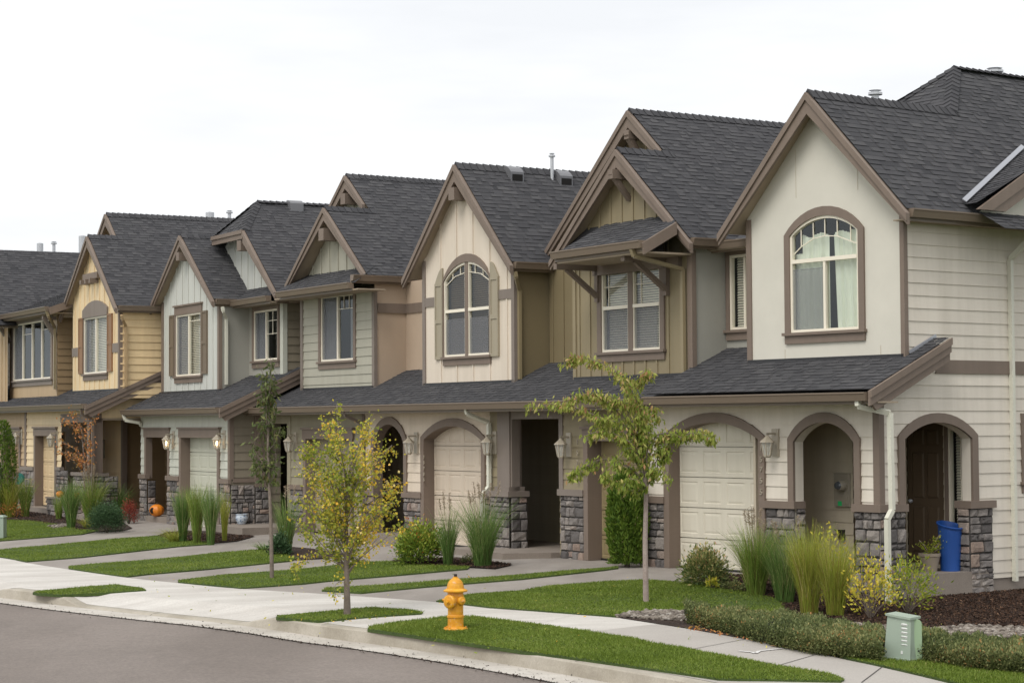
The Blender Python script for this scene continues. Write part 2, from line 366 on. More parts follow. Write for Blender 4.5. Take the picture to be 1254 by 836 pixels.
def shingles(mb, M, polys, expo=.112, tmin=.006, tmax=.013):
    allb = [b for P in polys for _, b in P]; b00 = min(allb); n = int((max(allb)-b00)/expo)+2
    cuts = [b00+k*expo for k in range(n)]
    for b0, b1, l0, r0, l1, r1 in bands(polys, cuts):
        k = math.floor(((b0+b1)/2-b00)/expo+1e-6); zc = b00+k*expo
        lo, hi = max(l0, l1), min(r0, r1); xs = []; x = min(l0, l1)+random.uniform(0, .3)
        while x < hi-.03:
            if x > lo+.03: xs.append(x)
            x += random.choice((.09, .12, .16, .2, .26))*random.uniform(.8, 1.2)
        S = [(l0, l1)]+[(q, q) for q in xs]+[(r0, r1)]; thick = random.random() < .5
        for i in range(len(S)-1):
            thick = (not thick) if random.random() < .8 else thick
            t = tmax if thick else tmin; rnd = min(1, max(0, (.60 if thick else .38)+random.gauss(0, .15)))
            f = lambda b: t*(1-.75*(b-zc)/expo); (p0, p1), (q0, q1) = S[i], S[i+1]
            mb.face([M(p0, b0, f(b0)), M(q0, b0, f(b0)), M(q1, b1, f(b1)), M(p1, b1, f(b1))], rnd, [(p0, b0), (q0, b0), (q1, b1), (p1, b1)])
            if abs(b0-zc) < 1e-4: mb.face([M(p0, b0, -.004), M(q0, b0, -.004), M(q0, b0, t), M(p0, b0, t)], rnd*.5, [(p0, b0)]*4)
def slope(O, A, B):
    O, A, B = Vector(O), Vector(A).normalized(), Vector(B).normalized(); Nn = A.cross(B).normalized()
    M = lambda a, b, o=0: tuple(O+A*a+B*b+Nn*o)
    return M
def arcpts(u0, u1, zs, za, n=14):   # from right spring to left spring
    c = (u0+u1)/2; h = (u1-u0)/2; r = za-zs; R = (h*h+r*r)/(2*r); zc = za-R; th = math.asin(min(1, h/R))
    if r > h: th = math.pi-th
    return [(c+R*math.sin(th*(1-2*k/n)), zc+R*math.cos(th*(1-2*k/n))) for k in range(n+1)]
def arch(u0, u1, zb, zs, za, n=14): return [(u0, zb), (u1, zb)]+arcpts(u0, u1, zs, za, n)
def archtrim(mb, M, u0, u1, zb, zs, za, w=.12, wt=.15, t=.035, ear=0):
    inn = [(u1, zb)]+arcpts(u0, u1, zs, za)+[(u0, zb)]; ou = [(u1+w, zb)]+arcpts(u0-w-ear, u1+w+ear, zs+.05, za+wt)+[(u0-w, zb)]
    for i in range(len(inn)-1):
        a, b, c, d = inn[i], ou[i], ou[i+1], inn[i+1]; mb.prism([a, b, c, d], M, 0, t)
def reveal(mb, Min, pts, depth):      # jamb and soffit of an opening, pts counter-clockwise seen from outside
    for i in range(len(pts)-1):
        (a0, b0), (a1, b1) = pts[i], pts[i+1]; mb.face([Min(a0, b0, 0), Min(a1, b1, 0), Min(a1, b1, -depth), Min(a0, b0, -depth)])
def stones(mb, M, a0, a1, b0, b1, smin=.10, smax=.30, dep=.05):
    b = b0; row = 0
    cells = []
    while b < b1-.03:
        h = random.choice((.08, .11, .14, .18, .22)); h = min(h, b1-b)
        if b1-(b+h) < .07: h = b1-b
        a = a0
        while a < a1-.02:
            w = random.uniform(smin, smax)*(1.2 if h > .15 else .9); w = min(w, a1-a)
            if a1-(a+w) < .09: w = a1-a
            if h > .19 and random.random() < .35 and w > .12:
                cells += [(a, b, w, h*.5), (a, b+h*.5, w, h*.5)]
            elif h > .19 and w > .24 and random.random() < .3:
                cells += [(a, b, w*.45, h), (a+w*.45, b, w*.55, h*.55), (a+w*.45, b+h*.55, w*.55, h*.45)]
            else: cells.append((a, b, w, h))
            a += w
        b += h
    for a, b, w, h in cells:
        g = .007; x0, x1, y0, y1 = a+g, a+w-g, b+g, b+h-g; d = dep*random.uniform(.55, 1.15); rnd = min(1, random.random()**.9); n = 4
        hh = [[0]*(n+1) for _ in range(n+1)]
        for i in range(n+1):
            for j in range(n+1):
                e = min(i, j, n-i, n-j); hh[i][j] = .012 if e == 0 else .012+d*(.82 if e == 1 else 1.0)+random.uniform(-.010, .010)
        X = [0, .10, .5, .90, 1]
        jx = [[random.uniform(-.006, .006) for _ in range(n+1)] for _ in range(n+1)]
        P = lambda i, j: M(x0+(x1-x0)*X[i]+(jx[i][j] if 0 < i < n else 0), y0+(y1-y0)*X[j]+(jx[j][i] if 0 < j < n else 0), hh[i][j])
        for i in range(n):
            for j in range(n): mb.face([P(i, j), P(i+1, j), P(i+1, j+1), P(i, j+1)], rnd)

# ------------------------------------------------------------------ house helper
class House:
    def __init__(s, name, F, u0, label, z0=0):
        s.F = F; s.u0 = u0; s.root = empty(name, F.w(u0, 0, z0), -F.a); s.z0 = z0
        tag(s.root, label, 'house', 'townhouses along the street')
    def add(s, name, mb, mat, parent=None, **k): return mb.build(name, mat, parent or s.root, (s.u0, 0, s.z0), **k)
    def px(s, x, y, v=0): return s.F.pv(x, y, v)

def garage(h, v, u0, u1, zb, zs, za, doormat, wtrim=.13, ztrim=.15, rows=5, cols=4, dep=.19):
    """opening u0..u1 (inside of the trim); za None = square head"""
    M = front(v); T = MB()
    if za: archtrim(T, M, u0, u1, zb, zs, za, wtrim, ztrim, .05)
    else:
        T.prism([(u0-wtrim, zb), (u0, zb), (u0, zs), (u0-wtrim, zs)], M, 0, .05); T.prism([(u1, zb), (u1+wtrim, zb), (u1+wtrim, zs), (u1, zs)], M, 0, .05)
        T.prism([(u0-wtrim-.03, zs), (u1+wtrim+.03, zs), (u1+wtrim+.03, zs+.2), (u0-wtrim-.03, zs+.2)], M, 0, .055)
        T.prism([(u0-wtrim-.06, zs+.2), (u1+wtrim+.06, zs+.2), (u1+wtrim+.06, zs+.245), (u0-wtrim-.06, zs+.245)], M, 0, .09)
    pts = [(u1, zb)]+(arcpts(u0, u1, zs, za) if za else [(u1, zs), (u0, zs)])+[(u0, zb)]
    reveal(T, M, pts, dep+.05); h.add('garage_trim', T, 'trim')
    D = MB(); top = (za or zs)+.1; rh = (top-zb)/rows; cw = (u1-u0+.1)/cols; Md = front(v+dep)
    for r in range(rows):
        z0, z1 = zb+r*rh+.007, zb+(r+1)*rh-.007
        for c in range(cols):
            a0, a1 = u0-.05+c*cw, u0-.05+(c+1)*cw; i = .065
            R = [[(a0, z0), (a1, z0), (a1, z1), (a0, z1)], [(a0+i, z0+i), (a1-i, z0+i), (a1-i, z1-i), (a0+i, z1-i)],
                 [(a0+i+.012, z0+i+.012), (a1-i-.012, z0+i+.012), (a1-i-.012, z1-i-.012), (a0+i+.012, z1-i-.012)],
                 [(a0+i+.06, z0+i+.05), (a1-i-.06, z0+i+.05), (a1-i-.06, z1-i-.05), (a0+i+.06, z1-i-.05)]]
            O = [0, 0, -.011, -.003]
            for q in range(3):
                for e in range(4):
                    f = (e+1) % 4; D.face([Md(*R[q][e], O[q]), Md(*R[q][f], O[q]), Md(*R[q+1][f], O[q+1]), Md(*R[q+1][e], O[q+1])], .5)
            D.face([Md(*p, O[3]) for p in R[3]], .5)
    D.box(u0-.05, u1+.05, v+dep+.03, v+dep+.05, zb, top, .3)
    d = h.add('garage_door', D, doormat)
    S = MB().box(u0-.02, u1+.02, v+dep-.03, v+dep+.02, zb-.015, zb+.03); h.add('door_seal', S, 'darkmetal', d)
    return pts

def window(h, v, x0, y0, x1, y1, cols=2, rows=1, archz=None, cas=.10, head=.12, sill=True, screen=None, cover='blind', grid=None, mull=None, trim='trim', rail=None, casing=True, hood=False, M=None, abs_=None):
    """x0,y0 = upper-left pixel of the cream frame, x1,y1 = lower-right; returns the hole polygon"""
    if abs_: u0, z1, u1, z0 = abs_
    else: (u0, z1), (u1, z0) = h.px(x0, y0, v), h.px(x1, y1, v)
    Mw = M or front(v); dep = .06
    hole = arch(u0, u1, z0, z1, z1+archz, 12) if archz else [(u0, z0), (u1, z0), (u1, z1), (u0, z1)]
    T = MB()
    if archz:
        inn = [(u1, z0)]+arcpts(u0, u1, z1, z1+archz, 12)+[(u0, z0)]; ou = [(u1+cas, z0)]+arcpts(u0-cas, u1+cas, z1+.02, z1+archz+head, 12)+[(u0-cas, z0)]
        for i in range(len(inn)-1): T.prism([inn[i], ou[i], ou[i+1], inn[i+1]], Mw, 0, .035)
    else:
        T.prism([(u0-cas, z0), (u0, z0), (u0, z1), (u0-cas, z1)], Mw, 0, .035); T.prism([(u1, z0), (u1+cas, z0), (u1+cas, z1), (u1, z1)], Mw, 0, .035)
        if head: T.prism([(u0-cas, z1), (u1+cas, z1), (u1+cas, z1+head), (u0-cas, z1+head)], Mw, 0, .037)
        if hood: T.prism([(u0-cas-.04, z1+head), (u1+cas+.04, z1+head), (u1+cas+.04, z1+head+.04), (u0-cas-.04, z1+head+.04)], Mw, 0, .07)
    if sill:
        T.prism([(u0-cas-.03, z0-.045), (u1+cas+.03, z0-.045), (u1+cas+.03, z0), (u0-cas-.03, z0)], Mw, 0, .075)
        T.prism([(u0-cas, z0-.17), (u1+cas, z0-.17), (u1+cas, z0-.045), (u0-cas, z0-.045)], Mw, 0, .036)
    cw = (u1-u0)/cols
    if mull: 
        for c in range(1, cols): T.prism([(u0+c*cw-mull/2, z0), (u0+c*cw+mull/2, z0), (u0+c*cw+mull/2, z1+(archz or 0)), (u0+c*cw-mull/2, z1+(archz or 0))], Mw, -dep, .02)
    w = h.add('window', T, trim)
    Fm = MB(); fw = .042; pr = .012
    if archz:
        inn = [(u1-fw, z0)]+arcpts(u0+fw, u1-fw, z1, z1+archz-fw, 12)+[(u0+fw, z0)]; ou = [(u1, z0)]+arcpts(u0, u1, z1, z1+archz, 12)+[(u0, z0)]
        for i in range(len(inn)-1): Fm.prism([inn[i], ou[i], ou[i+1], inn[i+1]], Mw, -dep, pr)
    else:
        Fm.prism([(u0, z0), (u0+fw, z0), (u0+fw, z1), (u0, z1)], Mw, -dep, pr); Fm.prism([(u1-fw, z0), (u1, z0), (u1, z1), (u1-fw, z1)], Mw, -dep, pr)
        Fm.prism([(u0+fw, z1-fw), (u1-fw, z1-fw), (u1-fw, z1), (u0+fw, z1)], Mw, -dep, pr)
    Fm.prism([(u0+fw, z0), (u1-fw, z0), (u1-fw, z0+fw), (u0+fw, z0+fw)], Mw, -dep, pr+.004)
    zt = z1+(archz or 0)
    zmid = z0+(z1-z0)*(rail if rail is not None else 0)
    for c in range(1, cols):
        a = u0+c*cw; g = (mull or 0)/2
        for q in ((a-g-.022, a-g+.022), (a+g-.022, a+g+.022)) if mull else ((a-.024, a+.024),):
            Fm.prism([(q[0], z0+fw), (q[1], z0+fw), (q[1], (zmid if (rail and not mull) else zt-fw*1.2)), (q[0], (zmid if (rail and not mull) else zt-fw*1.2))], Mw, -dep+.004, pr-.003)
    if rail is not None: Fm.prism([(u0+fw, zmid-.03), (u1-fw, zmid-.03), (u1-fw, zmid+.03), (u0+fw, zmid+.03)], Mw, -dep+.002, pr+.006)
    for (ga0, gb0, ga1, gb1) in (grid or []):    # muntins in fractions of the window
        A0, B0, A1, B1 = u0+(u1-u0)*ga0, z0+(zt-z0)*gb0, u0+(u1-u0)*ga1, z0+(zt-z0)*gb1
        Fm.bar(Mw(A0, B0, -.02), Mw(A1, B1, -.02), .013, .015, tuple(Vector(Mw(0, 0, 1))-Vector(Mw(0, 0, 0))))
    h.add('window_frame', Fm, 'cream', w)
    G = MB(); 
    for b in bands([hole]): G.face([Mw(b[2], b[0], -.03), Mw(b[3], b[0], -.03), Mw(b[5], b[1], -.03), Mw(b[4], b[1], -.03)])
    h.add('pane', G, 'glass', w)
    if screen:
        S = MB(); i0, i1, j0, j1 = screen; A0, A1, B0, B1 = u0+(u1-u0)*i0+.03, u0+(u1-u0)*i1-.03, z0+(zt-z0)*j0+.03, z0+(zt-z0)*j1-.03
        nS = cols if mull else 1
        for c in range(nS):
            q0 = A0+(c*cw if nS > 1 else 0)+(.02 if nS > 1 else 0); q1 = (A0+(c+1)*cw-.08-(mull or 0)/2) if nS > 1 else A1
            S.face([Mw(q0, B0, -.012), Mw(q1, B0, -.012), Mw(q1, B1, -.012), Mw(q0, B1, -.012)])
            FS = .014
            for r in (((q0, B0), (q1, B0+FS)), ((q0, B1-FS), (q1, B1)), ((q0, B0), (q0+FS, B1)), ((q1-FS, B0), (q1, B1))): S.face([Mw(r[0][0], r[0][1], -.008), Mw(r[1][0], r[0][1], -.008), Mw(r[1][0], r[1][1], -.008), Mw(r[0][0], r[1][1], -.008)])
        h.add('insect_screen', S, 'screen', w)
    V = MB(); D = .5; a0, a1, b0, b1 = u0-.02, u1+.02, z0-.02, zt+.02
    V.face([Mw(a0, b0, -D), Mw(a1, b0, -D), Mw(a1, b1, -D), Mw(a0, b1, -D)])
    for (p, q) in (((a0, b0), (a1, b0)), ((a1, b0), (a1, b1)), ((a1, b1), (a0, b1)), ((a0, b1), (a0, b0))): V.face([Mw(*p, -.061), Mw(*q, -.061), Mw(*q, -D), Mw(*p, -D)])
    h.add('room_void', V, 'void', w)
    if cover == 'curtainA':      # drawn mint curtains with folds, parted near the middle, and a valance
        Q = MB(); n = 46; zz = z1-.02
        for k in range(n):
            t0, t1 = k/n, (k+1)/n
            f = lambda t: .10+.022*math.sin(t*58)+.012*math.sin(t*131+1)
            A0, A1 = u0+(u1-u0)*t0, u0+(u1-u0)*t1
            lo = lambda t: z0+.05
            if .50 < t0 < .56: continue
            tp = (zz+.02+.03*math.sin(t0*21)+(.05 if t0 > .8 else 0)) if t0 > .1 else zz-.25
            if t0 > .52:      # right curtain hangs slanting
                sh = .16*(1-t0)
                Q.face([Mw(A0+.16*(1-t0)*.9, z0+.03, -f(t0)), Mw(A1+.16*(1-t1)*.9, z0+.03, -f(t1)), Mw(A1, tp, -f(t1)), Mw(A0, tp, -f(t0))])
            else: Q.face([Mw(A0, z0+.03, -f(t0)), Mw(A1, z0+.03, -f(t1)), Mw(A1, tp, -f(t1)), Mw(A0, tp, -f(t0))])
        h.add('curtain', Q, 'curtain', w, smooth=False)
    elif cover == 'halfcurtain':
        Q = MB(); n = 30
        for k in range(n):
            t0, t1 = k/n, (k+1)/n; f = lambda t: .12+.025*math.sin(t*46)
            if .28 < t0 < .72: continue
            Q.face([Mw(u0+(u1-u0)*t0, z0, -f(t0)), Mw(u0+(u1-u0)*t1, z0, -f(t1)), Mw(u0+(u1-u0)*t1, zt, -f(t1)), Mw(u0+(u1-u0)*t0, zt, -f(t0))])
        h.add('curtain', Q, 'greycurtain', w)
    elif cover:
        Q = MB(); z = zt-.04; 
        while z > z0+.05:
            Q.face([Mw(u0+.05, z-.034, -.105), Mw(u1-.05, z-.034, -.105), Mw(u1-.05, z, -.125), Mw(u0+.05, z, -.125)], .5); z -= .042
        h.add('blind', Q, 'cream' if cover == 'blind' else 'brown_door', w)
    return hole, (u0, u1, z0, z1), w

def shutter(h, w, v, a0, a1, b0, b1, mat, splits=(.5,), archtop=0):
    M = front(v); S = MB(); r = .035
    if archtop:
        n = 8; top = [(a1, b1), (a0, b1)] if False else None
        up = archtop > 0; q = abs(archtop)
        arc = [(a0+(a1-a0)*k/n, b1+q*math.sin(math.pi/2*((k/n) if up else 1-k/n))) for k in range(n, -1, -1)]
        S.prism([(a0, b1-.01), (a1, b1-.01)]+arc, M, .005, .035)
    S.prism([(a0, b0), (a1, b0), (a1, b1), (a0, b1)], M, 0, .03)
    for p, q in (((a0, b0), (a0+r, b1)), ((a1-r, b0), (a1, b1)), ((a0+r, b0), (a1-r, b0+.06)), ((a0+r, b1-.05), (a1-r, b1))):
        S.prism([(p[0], p[1]), (q[0], p[1]), (q[0], q[1]), (p[0], q[1])], M, .03, .045)
    for f in splits:
        z = b0+(b1-b0)*f; S.prism([(a0+r, z-.04), (a1-r, z-.04), (a1-r, z+.04), (a0+r, z+.04)], M, .03, .045)
    h.add('shutter', S, mat, w)

def gutterX(h, u0, u1, v, z, name='gutter', mat='gutter'):   # runs along u, v = face of the fascia, z = top
    G = MB(); prof = [(0, 0), (-.125, 0), (-.125, -.02), (-.112, -.035), (-.085, -.125), (0, -.125)]
    P = lambda u, k: (u, v+prof[k][0], z+prof[k][1]); n = len(prof)
    for k in range(1, n-1): G.face([P(u0, k), P(u0, k+1), P(u1, k+1), P(u1, k)])
    G.face([P(u0, k) for k in range(n)]); G.face([P(u1, k) for k in reversed(range(n))])
    G.face([(u0, v-.11, z-.02), (u1, v-.11, z-.02), (u1, v, z-.02), (u0, v, z-.02)])
    G.box(u0, u1, v-.002, v+.03, z-.17, z+.0)
    return h.add(name, G, mat)
def gutterY(h, v0, v1, u, z, s=1, name='gutter', mat='gutter'):
    G = MB(); prof = [(0, 0), (.125, 0), (.125, -.02), (.112, -.035), (.085, -.125), (0, -.125)]
    P = lambda v, k: (u+s*prof[k][0], v, z+prof[k][1]); n = len(prof)
    for k in range(1, n-1): G.face([P(v0, k), P(v1, k), P(v1, k+1), P(v0, k+1)])
    G.face([P(v0, k) for k in range(n)]); G.face([P(v1, k) for k in reversed(range(n))])
    G.face([(u, v0, z-.02), (u, v1, z-.02), (u+s*.11, v1, z-.02), (u+s*.11, v0, z-.02)])
    G.box(u-.03, u, v0, v1, z-.17, z)
    return h.add(name, G, mat)
def rakeboards(h, M, p_top, p_bot, w=.24, t=.05, sgn=1, name='bargeboard', mat='trim'):
    """two-layer barge board under the roof edge from the ridge point to the eave point, in plane mapper M (o = outward)"""
    (a0, b0), (a1, b1) = p_top, p_bot; dx, dy = a1-a0, b1-b0; L = math.hypot(dx, dy); dx /= L; dy /= L
    G = MB()
    # vertical drop so both boards meet plumb at the ridge
    k = w/abs(dx); k2 = .09/abs(dx)
    e = .10
    q1 = (a1, b1); lo = (a1-0*dx, b1-k)
    G.prism([(a0, b0-.015), (a0, b0-k), (a1, b1-k*.55-.0), (a1, b1-.015)] if dx < 0 else [(a0, b0-k), (a0, b0-.015), (a1, b1-.015), (a1, b1-k*.55)][::-1], M, 0, t)
    G.prism([(a0, b0-.012), (a0, b0-k2), (a1, b1-k2), (a1, b1-.012)] if dx < 0 else [(a0, b0-k2), (a0, b0-.012), (a1, b1-.012), (a1, b1-k2)][::-1], M, t, t+.03)
    G2 = G
    return h.add(name, G2, mat)
def gable_roof(h, vf, apex, re, le, vend, vback=None, apex2=None, le2=None, ang=None, capU=True, boards=True, left=True, cut=None, capend=None):
    """apex, re, le = (u, z) of ridge and right/left eave edges of the front gable; a second, taller gable may start at vback with apex2/le2"""
    R = MB(); (ua, za), (ur, zr), (ul, zl) = apex, re, le
    if apex2: # common right slope through re and apex2
        L2 = math.hypot(apex2[0]-ur, apex2[1]-zr); sl = (apex2[1]-zr)/(ur-apex2[0]); za = zr+sl*(ur-ua)
    L = math.hypot(ua-ur, za-zr)
    Mr = slope((ur, vf, zr), (0, 1, 0), (ua-ur, 0, za-zr)); D = vend-vf
    poly = [(0, 0), (D, 0), (D, L), (0, L)]
    if apex2: poly = [(0, 0), (D, 0), (D, L2), (vback-vf, L2), (vback-vf, L), (0, L)]
    if cut: poly = cut(poly, L)
    shingles(R, Mr, [poly]); 
    SF = MB()
    for b in bands([poly]): SF.face([Mr(b[2], b[0], -.1), Mr(b[4], b[1], -.1), Mr(b[5], b[1], -.1), Mr(b[3], b[0], -.1)], .5)
    if left:
        Ll = math.hypot(ua-ul, za-zl); Ml = slope((ul, vend if not apex2 else vback+1.5, zl), (0, -1, 0), (ua-ul, 0, za-zl)); Dl = (vend if not apex2 else vback+1.5)-vf
        shingles(R, Ml, [[(0, 0), (Dl, 0), (Dl, Ll), (0, Ll)]], .27)
        SF.face([Ml(0, 0, -.1), Ml(0, Ll, -.1), Ml(Dl, Ll, -.1), Ml(Dl, 0, -.1)], .5)
        if apex2:
            ul2, zl2 = le2; a2, z2 = apex2; L3 = math.hypot(a2-ul2, z2-zl2); Ml = slope((ul2, vend, zl2), (0, -1, 0), (a2-ul2, 0, z2-zl2)); Dl = vend-vback
            shingles(R, Ml, [[(0, 0), (Dl, 0), (Dl, L3), (0, L3)]], .27)
            SF.face([Ml(0, 0, -.1), Ml(0, L3, -.1), Ml(Dl, L3, -.1), Ml(Dl, 0, -.1)], .5)
    roof = h.add('roof', R, 'shingle'); h.add('rake_soffit', SF, 'soffit', roof)
    K_ = MB()
    def ridge(u, z, v0, v1, s):
        v = v0-.02  # overlapping caps
        while v < v1:
            e = min(v+.19, v1); t = .035
            for sg in (1, -1):
                dz = -.13*s; K_.face([(u, v, z+t+.012), (u+sg*.13, v, z+dz+t), (u+sg*.13, e, z+dz+.012), (u, e, z+.022)], random.uniform(.2, .7), [(v, 0), (v, .1), (e, .1), (e, 0)])
                K_.face([(u, v, z+t+.012), (u+sg*.13, v, z+dz+t), (u+sg*.13, v, z+dz), (u, v, z)], .15)
            v += .155
    s_ = (za-zr)/(ur-ua)
    ridge(ua, za, vf, (vback+.15 if apex2 else (capend or vend)), s_)
    h.add('ridge_cap', K_, 'shingle', roof)
    if apex2: K_ = MB(); ridge(apex2[0], apex2[1], vback, vend, s_); h.add('ridge_cap', K_, 'shingle', roof)
    return roof, s_
def tie(h, v0, v1, u, z, w=.2, hh=.22, mat='trim', peak=True):     # ridge-beam end (outlooker) under the gable peak
    B = MB().box(u-w/2, u+w/2, v0, v1, z-hh, z); return h.add('ridge_beam', B, mat)
def lantern(h, px_, py_, v, lit=False, s=1.0):
    u, z = h.px(px_, py_, v-.14); s = 1.3
    B = MB(); B.box(u-.055, u+.055, v-.03, v, z-.10, z+.22); B.box(u-.012, u+.012, v-.16, v-.03, z+.15, z+.175); B.box(u-.012, u+.012, v-.16, v-.14, z+.10, z+.17)
    c = (u, v-.15, z)
    B.lathe([(.005, .15), (.02, .14), (.03, .125), (.085, .075), (.09, .062), (.02, .062)], c, 6)
    B.lathe([(.035, -.115), (.045, -.10), (.045, -.085), (.0, -.085)], c, 6)
    for k in range(6):
        a = 2*math.pi*k/6; B.bar((c[0]+.074*math.cos(a), c[1]+.074*math.sin(a), z+.065), (c[0]+.045*math.cos(a), c[1]+.045*math.sin(a), z-.09), .012, .012, (math.cos(a), math.sin(a), .1))
    B.v = [(u+(a-u)*s, v+(b-v)*s, z+(c_-z)*s) for a, b, c_ in B.v]; o = h.add('porch_light', B, 'lamp')
    G = MB().lathe([(.043, -.085), (.07, .06)], c, 6); G.v = [(u+(a-u)*s, v+(b-v)*s, z+(c_-z)*s) for a, b, c_ in G.v]; h.add('lamp_glass', G, 'frost', o)
    Q = MB().lathe([(.0, -.045), (.018, -.03), (.022, 0), (.012, .035), (.0, .04)], c, 8); Q.v = [(u+(a-u)*s, v+(b-v)*s, z+(c_-z)*s) for a, b, c_ in Q.v]; h.add('bulb', Q, 'bulb' if lit else 'cream', o)
    if lit:
        l = bpy.data.lights.new('lantern_glow', 'POINT'); l.energy = 1.6; l.color = (1, .66, .32); l.shadow_soft_size = .02
        q = bpy.data.objects.new('lantern_glow', l); C.objects.link(q); q.parent = o; q.location = (c[0]-h.u0, v-.15*s, z-h.z0-.0)
    return o
def frostm():
    m = bpy.data.materials.new('lamp_glass'); m.use_nodes = True; n = m.node_tree; n.nodes.clear()
    o = N(n, 'ShaderNodeOutputMaterial'); t = N(n, 'ShaderNodeBsdfTransparent'); g = N(n, 'ShaderNodeBsdfPrincipled'); g.inputs['Base Color'].default_value = (.75, .74, .68, 1); g.inputs['Roughness'].default_value = .15
    s = N(n, 'ShaderNodeMixShader'); s.inputs[0].default_value = .4; n.links.new(t.outputs[0], s.inputs[1]); n.links.new(g.outputs[0], s.inputs[2]); n.links.new(s.outputs[0], o.inputs[0]); return m
mt['frost'] = frostm()
def downspout(h, path, mat='dscream'):
    return h.add('downspout', MB().sweepbox(path, .075, .06), mat)
def number(h, text, px_, pys, v, mat='lamp', size_=.115):
    for ch, py_ in zip(text, pys):
        cu = bpy.data.curves.new('house_number', 'FONT'); cu.body = ch; cu.size = size_*.82; cu.extrude = .008; cu.align_x = 'CENTER'; cu.materials.append(mt[mat])
        u, z = h.px(px_, py_, v-.05); size = size_*.82; o = bpy.data.objects.new('tmp', cu); C.objects.link(o)
        dg = bpy.context.evaluated_depsgraph_get(); me = bpy.data.meshes.new_from_object(o.evaluated_get(dg)); me.materials.clear(); me.materials.append(mt[mat])
        bpy.data.objects.remove(o); q = bpy.data.objects.new('house_number', me); C.objects.link(q); q.parent = h.root
        q.location = (u-h.u0, v-.058, z-h.z0-size*.35); q.rotation_euler = (math.pi/2, 0, 0)
def pillar(h, faces, cap=None, capmat='trim'):
    """faces: (mapper, a0, a1, b0, b1)"""
    S = MB(); Mo = MB()
    for M, a0, a1, b0, b1 in faces:
        stones(S, M, a0, a1, b0, b1)
        for b in bands([[(a0, b0), (a1, b0), (a1, b1), (a0, b1)]]): Mo.face([M(b[2], b[0], .019), M(b[3], b[0], .019), M(b[5], b[1], .019), M(b[4], b[1], .019)])
    o = h.add('stone_veneer', S, 'stone'); h.add('mortar_bed', Mo, 'mortar', o)
    if cap: h.add('stone_cap', cap, capmat, o)
    return o
mt['ventgrey'] = simple('vent_grey', (.20, .20, .21, 1), .35, .3)
# ------------------------------------------------------------------ the houses
def roofz(ap, e): return lambda u: ap[1]-abs(u-ap[0])*abs((ap[1]-e[1])/(ap[0]-e[0]))
def simple_wall(h, name, mat, M, polys, lapped=True, batt=None, z0=0):
    W_ = MB()
    if lapped: lap(W_, M, polys, z0=z0)
    else:
        flat(W_, M, polys)
        if batt: battens(W_, M, polys, *batt)
    return h.add(name, W_, mat)
def cornerboard(h, u, v, z0, z1, w=.1, mat='trim', s=1):     # at the corner of a front wall (plane v) and a right side wall (plane u)
    return h.add('corner_board', MB().box(u-w*s, u+.03*s, v-.03, v+w*.6, z0, z1), mat)
def meter(h, u, v, z, col='A_dark'):
    B = MB().box(u-.17, u+.13, v-.05, v, z-.32, z+.18); B.lathe([(.085, 0), (.085, .05), (.075, .1), (.04, .13), (0, .135)], n=14, M=lambda x, y, q: (u+.02+x, v-.05-q, z+y)); B.box(u+.05, u+.11, v-.07, v-.05, z-.28, z-.12)
    o = h.add('electric_meter', B, 'metergrey'); G = MB().lathe([(.07, .10), (.05, .14), (0, .15)], n=14, M=lambda x, y, q: (u+.02+x, v-.05-q, z+y)); h.add('meter_dial', G, 'darkglass', o)
    h.add('meter_tag', MB().box(u-.09, u-.01, v-.053, v-.05, z-.31, z-.24), 'greentag', o)
mt['metergrey'] = simple('meter_grey', srgb(150, 142, 126), .5); mt['darkglass'] = simple('dark_glass', (.08, .09, .1, 1), .1, 0, .8); mt['greentag'] = simple('green_tag', (.03, .5, .15, 1), .5)
def paneldoor(h, M, u0, u1, z0, z1, mat, glassy=False):
    D = MB(); D.prism([(u0, z0), (u1, z0), (u1, z1), (u0, z1)], M, -.02, 0); W_ = u1-u0; Hh = z1-z0
    for (a0, a1) in ((.14, .46), (.54, .86)):
        for (b0, b1) in ((.08, .40), (.46, .78), (.83, .94)):
            x0, x1, y0, y1 = u0+W_*a0, u0+W_*a1, z0+Hh*b0, z0+Hh*b1; i = .025
            for q in (((x0, y0), (x1, y0), (x1-i, y0+i), (x0+i, y0+i)), ((x1, y0), (x1, y1), (x1-i, y1-i), (x1-i, y0+i)), ((x1, y1), (x0, y1), (x0+i, y1-i), (x1-i, y1-i)), ((x0, y1), (x0, y0), (x0+i, y0+i), (x0+i, y1-i))):
                D.face([M(q[0][0], q[0][1], .004), M(q[1][0], q[1][1], .004), M(q[2][0], q[2][1], .02), M(q[3][0], q[3][1], .02)])
            D.face([M(x0+i, y0+i, .02), M(x1-i, y0+i, .02), M(x1-i, y1-i, .02), M(x0+i, y1-i, .02)])
    o = h.add('front_door', D, mat); Kn = MB().lathe([(.0, 0), (.03, .01), (.035, .04), (.02, .07), (0, .075)], n=10, M=lambda x, y, q: M(u0+.08+x, z0+.95+y, q)); h.add('door_knob', Kn, 'pipe', o); return o
